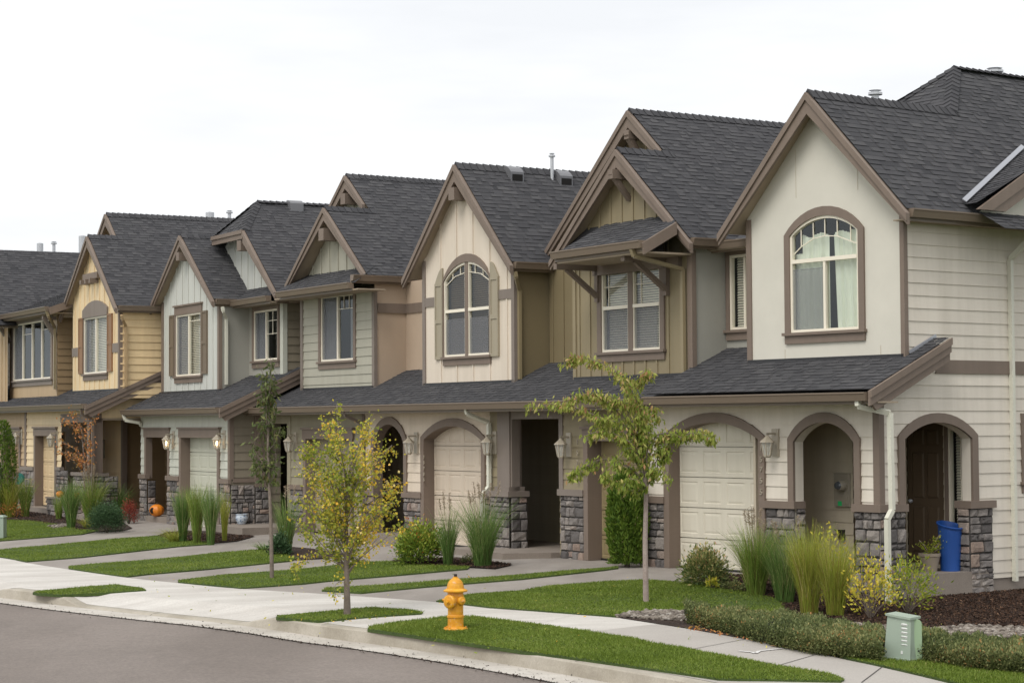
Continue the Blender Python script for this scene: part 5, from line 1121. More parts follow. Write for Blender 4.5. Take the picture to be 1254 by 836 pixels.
def hz(px, py, z): d = ray(px, py); return CAMP+d*((z-H)/d[2])
def poly_sheet(name, pix, mat, off, step=.45, world=None, kind='structure', skirt=0, label=None, cat=None):
    L = [FB.loc(p)[:2] for p in (world if world is not None else [gp(x, y) for x, y in pix])]
    mb = MB(); bs = [b for _, b in L]; cuts = np.arange(min(bs), max(bs), step)
    f = lambda a, b: (lambda P: (P[0], P[1], float(G(P[0], P[1]))+off))(FB.w(a, b))
    for b0, b1, l0, r0, l1, r1 in bands([L], cuts):
        n = max(1, int(max(r0-l0, r1-l1)/step))
        for k in range(n):
            t0, t1 = k/n, (k+1)/n; mb.face([f(l0+(r0-l0)*t0, b0), f(l0+(r0-l0)*t1, b0), f(l1+(r1-l1)*t1, b1), f(l1+(r1-l1)*t0, b1)])
    if skirt:
        for i in range(len(L)):
            p, q = f(*L[i]), f(*L[(i+1) % len(L)]); mb.face([p, q, (q[0], q[1], q[2]-skirt), (p[0], p[1], p[2]-skirt)])
    o = mb.build(name, mat); tag(o, label, cat, None, kind); return o, L
# base earth far and wide, slightly under everything
mb = MB(); R_ = 400
ZR = -.42
mb.face([(-R_, -R_, ZR-.12), (R_, -R_, ZR-.12), (R_, R_, ZR-.12), (-R_, R_, ZR-.12)]); tag(mb.build('ground', 'earth'), kind='structure')
# lots: driveways as one concrete sheet from the house fronts to the pavement
lot = [FA.w(2.55, 1.0), FA.w(2.45, -1.2), gp(862, 707), gp(838, 714), gp(780, 740), gp(755, 757), gp(640, 747), gp(534, 738), gp(420, 728.6), gp(295, 720.9), gp(218, 713.8), gp(155, 707), gp(84, 697), gp(30, 688), gp(0, 682.6), gp(-150, 664), gp(-150, 625), FE.w(-9, 3), FE.w(-6, 2), FE.w(0, 1.5), FB.w(-10, 1.0), FB.w(0, 1.0)]
poly_sheet('driveway', None, 'drive', 0, world=lot)
# kerb
KB = [(-420, 695), (-150, 716), (0, 732.3), (93, 744), (200, 756), (276, 764), (343, 773), (400, 782), (470, 791), (568, 805.5), (640, 817.5), (700, 828), (760, 839), (850, 856), (960, 882), (1100, 925)]
KB = [(x, y-1.0) for x, y in KB]
def catmull(P, n=10):
    P = [np.array(p, float) for p in P]; P = [2*P[0]-P[1]]+P+[2*P[-1]-P[-2]]; R = []
    for i in range(1, len(P)-2):
        for k in range(n):
            t = k/n; R.append(.5*((2*P[i])+(-P[i-1]+P[i+1])*t+(2*P[i-1]-5*P[i]+4*P[i+1]-P[i+2])*t*t+(-P[i-1]+3*P[i]-3*P[i+1]+P[i+2])*t**3))
    R.append(P[-2]); return R
kpix = catmull(KB, 12); kw = [hz(x, y, ZR+.02) for x, y in kpix]; knrm = []
for i in range(len(kw)):
    d = kw[min(i+1, len(kw)-1)]-kw[max(i-1, 0)]; d[2] = 0; d /= np.linalg.norm(d); knrm.append(np.array([-d[1], d[0], 0]) if (np.array([-d[1], d[0], 0])@FB.V) > 0 else np.array([d[1], -d[0], 0]))
def kh(px): # 1 = full kerb, 0 = dropped for a driveway
    return max(sst(px, 285, 335), sst(px, -22, 8)*(1-sst(px, 66, 96)), 1-sst(px, -140, -110))
mb = MB(); pan = MB(); 
def krow(i):
    P, Nn, h = kw[i], knrm[i], float(kh(kpix[i][0])); top = ZR+.02+.025+.125*h
    prof = [(0, ZR+.02), (.022, top-.015), (.04, top), (.19, top+.004), (.19, ZR-.1)]
    return [P+Nn*a+np.array([0, 0, z-P[2]]) for a, z in prof], [P-Nn*.42+np.array([0, 0, ZR+.012-P[2]]), P+np.array([0, 0, ZR+.02-P[2]])]
for i in range(len(kw)-1):
    (a, pa), (b, pb) = krow(i), krow(i+1)
    for k in range(4): mb.face([a[k], b[k], b[k+1], a[k+1]])
    pan.face([pa[0], pb[0], pb[1], pa[1]])
tag(mb.build('kerb', 'kerb', smooth=False), kind='structure'); tag(pan.build('gutter_pan', 'pan'), kind='structure')
mbj = MB()
for jx in (392, 570, 700, 180, 60):
    i = min(range(len(kpix)), key=lambda k: abs(kpix[k][0]-jx)); P, Nn = kw[i], knrm[i]; T_ = np.array([Nn[1], -Nn[0], 0]); h = float(kh(jx)); top = ZR+.045+.125*h
    e = .006
    mbj.face([P-T_*e-Nn*.004+[0, 0, .001], P+T_*e-Nn*.004+[0, 0, .001], P+T_*e+Nn*.05+[0, 0, top-P[2]+.003], P-T_*e+Nn*.05+[0, 0, top-P[2]+.003]]); mbj.face([P-T_*e+Nn*.05+[0, 0, top-P[2]+.003], P+T_*e+Nn*.05+[0, 0, top-P[2]+.003], P+T_*e+Nn*.19+[0, 0, top-P[2]+.008], P-T_*e+Nn*.19+[0, 0, top-P[2]+.008]])
tag(mbj.build('kerb_joint', 'mortar'), kind='structure')
# road
mb = MB()
for i in range(len(kw)-1):
    a, b = kw[i]-knrm[i]*.41, kw[i+1]-knrm[i+1]*.41; c, d = kw[i]-knrm[i]*11, kw[i+1]-knrm[i+1]*11
    n = 14
    for k in range(n):
        s0, s1 = (k/n)**1.5, ((k+1)/n)**1.5; z = lambda s: ZR+.0+.06*math.sin(s*math.pi)
        q = lambda p, r, s: (p[0]+(r[0]-p[0])*s, p[1]+(r[1]-p[1])*s, z(s)); mb.face([q(a, c, s0), q(a, c, s1), q(b, d, s1), q(b, d, s0)])
tag(mb.build('road', 'road', smooth=True, merge=False), kind='structure')
# pavement between the kerb and the lots: back edge pixel line
BK = [(-420, 632), (-150, 664), (0, 682.8), (30, 688.4), (84, 697), (155, 707), (218, 713.7), (295, 720.8), (420, 728.6), (534, 737), (600, 744), (680, 750.5), (755, 756.3), (816, 763), (860, 770), (915, 781), (1003, 800), (1040, 808.5), (1080, 817), (1160, 836), (1300, 872)]
bkp = catmull(BK, 6)
bx_ = np.array([p[0] for p in bkp]); by_ = np.array([p[1] for p in bkp])
def pave(name, x0, x1, mat, skew=0):
    mb = MB(); xs = np.arange(x0, x1+.1, 6.0); kx = np.array([p[0] for p in kpix]); kxx = np.array([k[0] for k in kw]); kyy = np.array([k[1] for k in kw]); knx = np.array([k[0] for k in knrm]); kny = np.array([k[1] for k in knrm])
    rows = []
    for x in xs:
        P = gp(x, float(np.interp(x, bx_, by_)))
        # nearest kerb station (walk square across)
        bk_ = np.array([kxx+knx*.188, kyy+kny*.188]).T; j = int(np.argmin(((bk_-P[:2])**2).sum(1))); Q = bk_[j]; h = float(kh(kpix[j][0])); top = ZR+.045+.125*h+.003
        r = []
        for s in np.linspace(0, 1, 9):
            X = P[:2]+(Q-P[:2])*s; zg = float(G(X[0], X[1])); t = float(sst(s, .72, 1)); r.append((X[0], X[1], zg*(1-t)+top*t+.004))
        rows.append(r)
    for a, b in zip(rows[:-1], rows[1:]):
        for k in range(8): mb.face([a[k], a[k+1], b[k+1], b[k]])
    tag(mb.build(name, mat), kind='structure'); return rows
rowsN = pave('sidewalk', -420, 816, 'walk'); rowsO = pave('sidewalk', 816, 1290, 'oldwalk')
def joint(p, q, w=.014, mat='mortar', off=.009):
    a, b = gp(*p), gp(*q); d = (b-a); d[2] = 0; d /= np.linalg.norm(d); s = np.array([-d[1], d[0], 0])*w/2; mb = MB(); n = 8
    zz = lambda P: P+np.array([0, 0, float(G(P[0], P[1]))+off-P[2]])
    for k in range(n): A, B = a+(b-a)*k/n, a+(b-a)*(k+1)/n; mb.face([zz(A-s), zz(B-s), zz(B+s), zz(A+s)])
    return mb
for p, q in (((844, 795.7), (916.5, 782)), ((953, 815), (1003, 800.5)), ((1055, 836), (1080, 817)), ((655, 765), (705, 752.5)), ((570, 752.5), (640, 747.5))): tag(joint(p, q, .012 if p[0] > 800 else .007).build('sidewalk_joint', 'mortar' if p[0] > 800 else 'oldwalk'), kind='structure')
mt['chalk'] = simple('white_marking_paint', (.62, .60, .58, 1), .8); mt['ochre'] = simple('orange_marking_paint', (.62, .38, .16, 1), .8)
for pts, m_ in ((((905, 797.6), (921, 799), (925, 800.5), (930, 797.6), (958, 794.5)), 'chalk'), (((944, 791), (960, 792.5), (968, 793.5)), 'ochre'), (((972, 794), (976, 795.5)), 'ochre'), (((990, 797.5), (1003, 799.5)), 'ochre')):
    mb = MB()
    for p, q in zip(pts[:-1], pts[1:]): mb2 = joint(p, q, .045, off=.0125); k = len(mb.v); mb.v += mb2.v; mb.f += [tuple(i+k for i in f) for f in mb2.f]; mb.r += mb2.r; mb.uv += mb2.uv
    tag(mb.build('survey_mark', m_), kind='structure')
# beds
bed = [FA.w(2.45, -.02), FA.w(5.12, -.02), FA.w(5.12, 9), FA.w(13, 9), FA.w(16, -2), gp(1300, 830), gp(1254, 823), gp(1130, 808), gp(1036, 801), gp(990, 797), gp(838, 769), gp(760, 757), gp(775, 740), gp(838, 712.5), gp(862, 706.5), FA.w(2.45, -1.2)]
poly_sheet('planting_bed', None, 'mulch', .012, .35, world=bed)
poly_sheet('planting_bed', [(478, 688), (497, 692), (576, 695.2), (606, 697), (628, 692), (600, 688), (560, 683), (500, 684)], 'mulch', .02)
poly_sheet('planting_bed', [(193, 657), (210, 662), (256, 666), (290, 663), (312, 657), (290, 652), (230, 650), (205, 652)], 'mulch', .02)
poly_sheet('planting_bed', [(318, 674), (345, 679), (362, 686), (400, 684), (430, 680), (380, 672), (340, 669)], 'mulch', .02)
poly_sheet('planting_bed', [(-50, 635), (0, 638), (33, 638.5), (67, 643), (94, 650), (121, 651.5), (150, 650), (162, 647), (150, 640), (120, 632), (60, 624), (0, 622), (-50, 622)], 'mulch', .02)
# ------------------------------------------------------------------ fast leaf / blade meshes
def fastmesh(name, V, n, rnd, mat, parent=None, off=(0, 0, 0)):
    """V: (F, n, 3) array of separate n-gons"""
    F_ = V.shape[0]; me = bpy.data.meshes.new(name); v = (V.reshape(-1, 3)-np.array(off)).astype(np.float32)
    me.vertices.add(len(v)); me.vertices.foreach_set('co', v.ravel()); me.loops.add(F_*n); me.loops.foreach_set('vertex_index', np.arange(F_*n, dtype=np.int32))
    me.polygons.add(F_); me.polygons.foreach_set('loop_start', (np.arange(F_)*n).astype(np.int32)); me.polygons.foreach_set('loop_total', np.full(F_, n, dtype=np.int32))
    me.update(calc_edges=True); a = me.attributes.new('rnd', 'FLOAT', 'FACE'); a.data.foreach_set('value', np.asarray(rnd, dtype=np.float32))
    me.materials.append(mt[mat]); o = bpy.data.objects.new(name, me); C.objects.link(o)
    if parent is not None: o.parent = parent
    return o
def leafmat(name, stops, trans=.25, nscale=None, rough=.55, amp=1.3):
    m = bpy.data.materials.new(name); m.use_nodes = True; n = m.node_tree; n.nodes.clear(); o = N(n, 'ShaderNodeOutputMaterial')
    r = N(n, 'ShaderNodeAttribute', attribute_name='rnd'); fac = r.outputs['Fac']
    if nscale:
        a = N(n, 'ShaderNodeMath', operation='MULTIPLY_ADD'); a.inputs[1].default_value = amp; a.inputs[2].default_value = -amp/2; n.links.new(noise(n, nscale, 3), a.inputs[0])
        b = N(n, 'ShaderNodeMath', operation='ADD'); n.links.new(fac, b.inputs[0]); n.links.new(a.outputs[0], b.inputs[1]); fac = b.outputs[0]
    c = ramp(n, fac, stops); d = N(n, 'ShaderNodeBsdfPrincipled'); d.inputs['Roughness'].default_value = rough; d.inputs['Specular IOR Level'].default_value = .25; t = N(n, 'ShaderNodeBsdfTranslucent')
    n.links.new(c, d.inputs['Base Color']); n.links.new(c, t.inputs['Color']); s = N(n, 'ShaderNodeMixShader'); s.inputs[0].default_value = trans
    n.links.new(d.outputs[0], s.inputs[1]); n.links.new(t.outputs[0], s.inputs[2]); n.links.new(s.outputs[0], o.inputs[0]); mt[name] = m; return m
leafmat('lawn_grass', [(0, (.09, .135, .018)), (.4, (.155, .225, .028)), (.72, (.225, .29, .048)), (1, (.40, .38, .13))], .3, .8, .55, .9)
def in_poly(px, py, L):
    c = np.zeros(len(px), bool); n = len(L)
    for i in range(n):
        x0, y0 = L[i]; x1, y1 = L[(i+1) % n]; m = ((y0 > py) != (y1 > py)) & (px < (x1-x0)*(py-y0)/((y1-y0) if y1 != y0 else 1e-9)+x0); c ^= m
    return c
def lawn(pix, dens=1700, hgt=.05, label=None):
    o, L = poly_sheet('lawn_soil', pix, 'soil', .022, skirt=.04)
    A = np.array(L); lo, hi = A.min(0), A.max(0); n = int((hi-lo).prod()*dens); a = RS.uniform(lo[0]-.02, hi[0]+.02, n); b = RS.uniform(lo[1]-.02, hi[1]+.02, n); k = in_poly(a, b, L); a, b = a[k], b[k]; n = len(a)
    X = FB.o[0]+FB.U[0]*a+FB.V[0]*b; Y = FB.o[1]+FB.U[1]*a+FB.V[1]*b; Z = G(X, Y)+.018
    ang = RS.uniform(0, 2*np.pi, n); w = RS.uniform(.004, .009, n); cl = .75+.5*np.sin(X*2.1+np.sin(Y*1.7)*2)*np.sin(Y*2.6+X)*.5; h = hgt*RS.uniform(.55, 1.25, n)*cl; lean = RS.normal(0, .022, (n, 2))
    V = np.zeros((n, 3, 3)); V[:, 0] = np.c_[X-w*np.cos(ang), Y-w*np.sin(ang), Z]; V[:, 1] = np.c_[X+w*np.cos(ang), Y+w*np.sin(ang), Z]; V[:, 2] = np.c_[X+lean[:, 0], Y+lean[:, 1], Z+h]
    rnd = np.clip(.45+RS.normal(0, .16, n)+.25*(RS.random(n) < .05), 0, 1)
    g = fastmesh('lawn', V, 3, rnd, 'lawn_grass'); tag(g, kind='stuff'); bpy.data.objects.remove(o) if False else None
    return L
LAWNS = [
 [(534, 737), (573, 729), (640, 724), (677, 718), (735, 714), (791, 711), (840, 714), (877, 721), (915, 726), (953, 735), (960, 742), (958, 752), (840, 752), (760, 756), (720, 753.5), (640, 747.5), (600, 744.7)],
 [(394, 724), (400, 721), (505, 714.7), (590, 708.2), (640, 704), (740, 696), (757, 694.5), (757, 696.5), (740, 698.8), (640, 709.8), (520, 719.5), (442, 727)],
 [(218, 713.5), (218, 711.3), (281, 704), (352, 699), (400, 694), (440, 689), (480, 688.5), (497, 691.5), (540, 693), (576, 694.5), (572, 697.5), (480, 705.7), (406, 711.8), (371, 715.6), (295, 721)],
 [(84, 697), (84, 694), (104, 692), (200, 684.7), (256, 678.5), (318, 673.8), (345, 678), (362, 685), (356, 687.5), (256, 697.5), (180, 704), (155, 707)],
 [(-60, 679), (0, 673.5), (67, 667.5), (134, 661), (193, 656.5), (210, 661), (256, 664.8), (256, 667), (218, 669.8), (180, 674), (100, 683), (33, 688.3), (0, 682.5)],
 [(-60, 668), (-60, 634), (0, 637), (33, 637.5), (67, 641.5), (94, 648), (121, 650.3), (100, 654.8), (0, 662.8)],
 [(40, 726.5), (47, 724.5), (104, 719.5), (142, 716.5), (173, 720.5), (179, 723.5), (120, 727.5), (76, 729.5), (50, 728)],
 [(338, 757), (340, 755), (400, 749.5), (455, 745), (500, 747.5), (518, 750.5), (516, 752.5), (432, 758), (390, 762), (362, 759.5)],
 [(450, 771.5), (452, 769), (488, 763), (547, 757), (580, 756), (600, 759), (667, 766.5), (722, 775), (772, 782.5), (800, 789.5), (840, 795.5), (886, 804), (953, 816.5), (1020, 827), (1034, 833), (1030, 836), (880, 833), (840, 827), (720, 809.5), (638, 798.5), (575, 789.5), (510, 780)],
 [(1033, 806), (1036, 800), (1080, 803), (1130, 808), (1254, 822), (1300, 826), (1300, 868), (1160, 835), (1080, 816.5), (1040, 808)]]
for k, L_ in enumerate(LAWNS): lawn(L_, (4200, 3000, 2400, 2200, 2000, 1800, 2600, 4200, 6000, 6000)[k], .034 if k < 8 else .038)
for o in list(C.objects):
    if o.name.startswith('lawn_soil'): o['kind'] = 'structure'
# dry-creek stones
mt['cobble'] = None
m, n_, p_ = newmat('river_cobble'); r_ = N(n_, 'ShaderNodeAttribute', attribute_name='rnd'); n_.links.new(ramp(n_, r_.outputs['Fac'], [(0, (.07, .055, .045)), (.4, (.15, .125, .10)), (.8, (.24, .205, .17)), (1, (.36, .33, .29))]), p_.inputs['Base Color']); p_.inputs['Roughness'].default_value = .8; mt['cobble'] = m
def cobbles(pix, n):
    L = [FB.loc(gp(x, y))[:2] for x, y in pix]; A = np.array(L); lo, hi = A.min(0), A.max(0); mb = MB(); c = 0
    while c < n:
        a, b = random.uniform(lo[0], hi[0]), random.uniform(lo[1], hi[1])
        if not in_poly(np.array([a]), np.array([b]), L)[0]: continue
        c += 1; P = FB.w(a, b); z = float(G(P[0], P[1]))+random.uniform(0, .03); r = random.uniform(.015, .038); s = (random.uniform(.8, 1.5), random.uniform(.8, 1.2), random.uniform(.45, .75)); an = random.uniform(0, 6.3); rn = random.random()
        pts = []
        for i in range(4):
            ph = (-.5+i/3)*math.pi*.86; pts.append([(P[0]+r*(s[0]*math.cos(ph)*math.cos(t)*math.cos(an)-s[1]*math.cos(ph)*math.sin(t)*math.sin(an)), P[1]+r*(s[0]*math.cos(ph)*math.cos(t)*math.sin(an)+s[1]*math.cos(ph)*math.sin(t)*math.cos(an)), z+r*s[2]*math.sin(ph)+r*.4) for t in [k*math.pi/3 for k in range(6)]])
        for i in range(3):
            for k in range(6): j = (k+1) % 6; mb.face([pts[i][k], pts[i][j], pts[i+1][j], pts[i+1][k]], rn)
        mb.face(pts[3], rn)
    tag(mb.build('cobbles', 'cobble'), kind='stuff')
cobbles([(755, 756.5), (770, 752), (800, 750), (842, 750), (842, 761), (800, 759.5)], 1100)
cobbles([(1030, 765), (1100, 770), (1130, 773), (1180, 768), (1254, 771), (1300, 774), (1300, 792), (1254, 785), (1200, 783), (1130, 782), (1040, 776)], 5200)
cobbles([(58, 645), (80, 642.5), (86, 645), (66, 648)], 360)
# bark chips
def chips(pix, n, mat='barkchip', s0=.007, s1=.022, world=None):
    L = [FB.loc(p)[:2] for p in (world or [gp(x, y) for x, y in pix])]; A = np.array(L); lo, hi = A.min(0), A.max(0); a = RS.uniform(lo[0], hi[0], n*3); b = RS.uniform(lo[1], hi[1], n*3); k = in_poly(a, b, L); a, b = a[k][:n], b[k][:n]; n = len(a)
    X = FB.o[0]+FB.U[0]*a+FB.V[0]*b; Y = FB.o[1]+FB.U[1]*a+FB.V[1]*b; Z = G(X, Y)+.016+RS.uniform(0, .02, n); Cn = np.c_[X, Y, Z]; d1 = RS.normal(0, 1, (n, 3))*[1, 1, .45]; d1 /= np.linalg.norm(d1, axis=1)[:, None]; d2 = np.cross(d1, RS.normal(0, 1, (n, 3))); d2 /= np.linalg.norm(d2, axis=1)[:, None]
    l = RS.uniform(s0, s1, n)[:, None]; V = np.stack([Cn-d1*l-d2*l*.35, Cn+d1*l-d2*l*.35, Cn+d1*l+d2*l*.35, Cn-d1*l+d2*l*.35], 1); return fastmesh('bark_mulch', V, 4, RS.random(n), mat)
m, n_, p_ = newmat('barkchip'); r_ = N(n_, 'ShaderNodeAttribute', attribute_name='rnd'); n_.links.new(ramp(n_, r_.outputs['Fac'], [(0, (.016, .009, .006)), (.6, (.048, .025, .015)), (.93, (.095, .047, .026)), (1, (.20, .12, .07))]), p_.inputs['Base Color']); p_.inputs['Roughness'].default_value = .95; mt['barkchip'] = m
tag(chips(None, 130000, world=[FA.w(2.45, -.05), FA.w(5.12, -.05), FA.w(5.12, 4), FA.w(11, 4), gp(1300, 820), gp(1036, 799), gp(900, 775), gp(958, 745), gp(953, 735), gp(915, 726), gp(862, 709)]), kind='stuff')
for q in ([(478, 688), (497, 692), (576, 695.2), (606, 697), (628, 692), (600, 688), (500, 684)], [(193, 657), (210, 662), (256, 666), (290, 663), (312, 657), (205, 652)], [(0, 638), (33, 638.5), (67, 643), (94, 650), (150, 650), (120, 632), (0, 625)]): tag(chips(q, 5000), kind='stuff')

# grit washed against the edge of the gutter, and specks on the kerb
mb_p = []; nG = 2600; idx = RS.randint(0, len(kw)-1, nG); fr = RS.random(nG)
Pk = np.array(kw); Nk = np.array(knrm); base = Pk[idx]*(1-fr)[:, None]+Pk[idx+1]*fr[:, None]; offs = np.where(RS.random(nG) < .8, .42+RS.exponential(.05, nG), RS.random(nG)*.4)
Cg = base-Nk[idx]*offs[:, None]; Cg[:, 2] = ZR+.018+.0*offs; d1 = RS.normal(0, 1, (nG, 3))*[1, 1, .3]; d1 /= np.linalg.norm(d1, axis=1)[:, None]; d2 = np.cross(d1, [0, 0, 1]); d2 /= np.linalg.norm(d2, axis=1)[:, None]; l_ = RS.uniform(.004, .016, nG)[:, None]
tag(fastmesh('gutter_grit', np.stack([Cg-d1*l_-d2*l_*.5, Cg+d1*l_-d2*l_*.5, Cg+d1*l_+d2*l_*.5, Cg-d1*l_+d2*l_*.5], 1), 4, RS.random(nG)*.6, 'barkchip'), kind='stuff')
# ------------------------------------------------------------------ plants
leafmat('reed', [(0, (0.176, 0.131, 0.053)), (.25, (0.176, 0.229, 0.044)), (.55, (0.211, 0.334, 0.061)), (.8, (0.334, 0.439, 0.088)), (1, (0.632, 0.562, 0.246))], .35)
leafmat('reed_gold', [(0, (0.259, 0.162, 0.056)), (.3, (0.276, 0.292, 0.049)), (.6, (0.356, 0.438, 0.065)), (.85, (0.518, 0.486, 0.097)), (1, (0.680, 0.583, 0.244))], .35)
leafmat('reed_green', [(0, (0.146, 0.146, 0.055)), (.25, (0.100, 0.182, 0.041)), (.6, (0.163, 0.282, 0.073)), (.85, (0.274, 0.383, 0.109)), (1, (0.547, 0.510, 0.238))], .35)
leafmat('plume', [(0, (.30, .22, .15)), (1, (.50, .42, .31))], .3)
leafmat('autumn_yellow', [(0, (0.135, 0.216, 0.027)), (.3, (0.270, 0.338, 0.041)), (.55, (0.540, 0.513, 0.068)), (.8, (0.800, 0.634, 0.081)), (.93, (0.800, 0.486, 0.068)), (1, (0.800, 0.675, 0.270))], .35)
leafmat('birch_leaf', [(0, (0.121, 0.176, 0.027)), (.35, (0.257, 0.311, 0.041)), (.6, (0.459, 0.446, 0.068)), (.8, (0.783, 0.567, 0.068)), (.93, (0.800, 0.446, 0.054)), (1, (0.783, 0.621, 0.243))], .35)
leafmat('cherry_leaf', [(0, (.12, .19, .03)), (.35, (.23, .30, .045)), (.65, (.40, .42, .10)), (.82, (.50, .40, .16)), (1, (.50, .27, .14))], .35)
leafmat('pear_leaf', [(0, (.06, .085, .03)), (.5, (.11, .14, .045)), (.8, (.19, .21, .07)), (1, (.22, .15, .07))], .3)
leafmat('orange_leaf', [(0, (.24, .20, .05)), (.4, (.52, .27, .07)), (.8, (.66, .24, .09)), (1, (.70, .36, .17))], .3)
leafmat('shrub_leaf', [(0, (0.068, 0.121, 0.020)), (.4, (0.162, 0.243, 0.034)), (.7, (0.324, 0.392, 0.054)), (.86, (0.432, 0.365, 0.068)), (1, (0.567, 0.162, 0.041))], .25)
leafmat('hedge_leaf', [(0, (.05, .07, .025)), (.4, (.13, .16, .055)), (.75, (.26, .275, .11)), (.93, (.36, .33, .14)), (1, (.48, .24, .09))], .25, .8)
leafmat('cedar', [(0, (.04, .08, .012)), (.45, (.095, .165, .02)), (.8, (.18, .26, .035)), (.95, (.24, .27, .045)), (1, (.30, .18, .045))], .25)
leafmat('pine', [(0, (.02, .045, .02)), (.5, (.05, .10, .04)), (1, (.10, .17, .07))], .15)
leafmat('barberry', [(0, (0.121, 0.027, 0.020)), (.5, (0.297, 0.061, 0.041)), (1, (0.486, 0.135, 0.081))], .25)
leafmat('variegated', [(0, (0.068, 0.121, 0.041)), (.4, (0.162, 0.216, 0.068)), (.65, (0.378, 0.365, 0.135)), (.85, (0.648, 0.486, 0.216)), (1, (0.675, 0.324, 0.189))], .25)
mt['bark'] = groundm('grey_bark', ((.16, .125, .10), (.27, .22, .18)), 6, 60, .9, .8, .006)
mt['palebark'] = groundm('pale_cherry_bark', ((.30, .23, .20), (.44, .36, .32)), 5, 40, .8, .6, .005)
mt['darkbark'] = groundm('dark_bark', ((.05, .038, .03), (.10, .08, .06)), 6, 60, .9, .6, .006)
PLANTS = 'shrubs, grasses and flowers in the beds'
def scale_at(P): return FPX/P[1]
def upl(P, px_, py_, dy=0.):       # point at the tree's own distance (plus dy) seen at that pixel
    d = ray(px_, py_); return CAMP+d*((P[1]+dy)/d[1])
def leafcloud(Cn, size, rnd, aspect=.55, droop=0., D=None):
    n = len(Cn); d1 = RS.normal(0, 1, (n, 3)) if D is None else D+RS.normal(0, .45, (n, 3)); d1[:, 2] -= droop; d1 /= np.linalg.norm(d1, axis=1)[:, None]
    d2 = np.cross(d1, RS.normal(0, 1, (n, 3))); d2 /= np.linalg.norm(d2, axis=1)[:, None]; nn = np.cross(d1, d2); l = (size*RS.uniform(.7, 1.25, n))[:, None] if np.isscalar(size) else size[:, None]
    w = l*aspect*.5
    return np.stack([Cn, Cn+d1*l*.45-d2*w+nn*w*.25, Cn+d1*l, Cn+d1*l*.45+d2*w+nn*w*.25], 1)
def grass_clump(px_, py_, toppx, wpx, mat, label, n=700, plumes=0, splay=1.0, z=None, cat='ornamental grass', name='ornamental_grass'):
    P = gp(px_, py_) if z is None else hz(px_, py_, z); s = scale_at(P); Hh = (py_-toppx)/s; R = wpx/s/2; root = empty(name, P, random.uniform(0, 6)); root.rotation_euler = (0, 0, 0); tag(root, label, cat, PLANTS)
    n = int(n*1.0); th = RS.uniform(0, 2*np.pi, n); rb = R*.36*np.sqrt(RS.random(n)); b = np.c_[rb*np.cos(th), rb*np.sin(th), np.zeros(n)]; h = Hh*RS.beta(3.2, 1.5, n)*1.05+.05
    az = th+RS.normal(0, 1.0, n); out = R*splay*1.5*RS.random(n)**.8*(h/Hh); w = RS.uniform(.0018, .0042, n)*(1.25 if s < 65 else 1)
    Q = []; rn = np.clip(RS.normal(.52, .27, n), 0, 1); V = []; rr = []
    segs = 4; pts = []; drp = .22*RS.random(n)*(out/R)
    for k in range(segs+1):
        t = k/segs; o = out*(.30*t+.70*t**2.4); wob = .012*np.sin(az*9+t*5)*t; pts.append(b+np.c_[o*np.cos(az)+wob, o*np.sin(az)+wob, h*(t-drp*t**4)])
    sd = RS.uniform(0, np.pi, n); side = np.c_[np.cos(sd), np.sin(sd), 0*sd]
    for k in range(segs):
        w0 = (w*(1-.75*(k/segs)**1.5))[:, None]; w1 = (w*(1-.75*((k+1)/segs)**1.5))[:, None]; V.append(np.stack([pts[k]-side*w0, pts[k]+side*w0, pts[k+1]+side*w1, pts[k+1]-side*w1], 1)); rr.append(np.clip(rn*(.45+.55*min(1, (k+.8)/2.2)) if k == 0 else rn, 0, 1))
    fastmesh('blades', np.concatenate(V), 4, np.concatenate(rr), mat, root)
    if plumes:
        pv, pr = [], []; mb = MB()
        for _ in range(plumes):
            a = random.uniform(0, 6.3); o = random.uniform(.1, .8)*R; hh = Hh*random.uniform(1.0, 1.22); p0 = np.array([0, 0, hh*.5]); p1 = np.array([o*math.cos(a), o*math.sin(a), hh]); mb.tube([(0, 0, hh*.4), tuple(p1*.8+np.array([0, 0, .0])), tuple(p1)], .0035, 3, .5, False)
            m_ = 60; t = RS.random(m_)[:, None]; c = p1*(1-t*.16)+RS.normal(0, .008, (m_, 3)); pv.append(leafcloud(c, .035, None, .3, -.6)); pr.append(RS.random(m_))
        fastmesh('plume', np.concatenate(pv), 4, np.concatenate(pr), 'plume', root); mb.build('plume_stalk', 'plume', root)
    return root
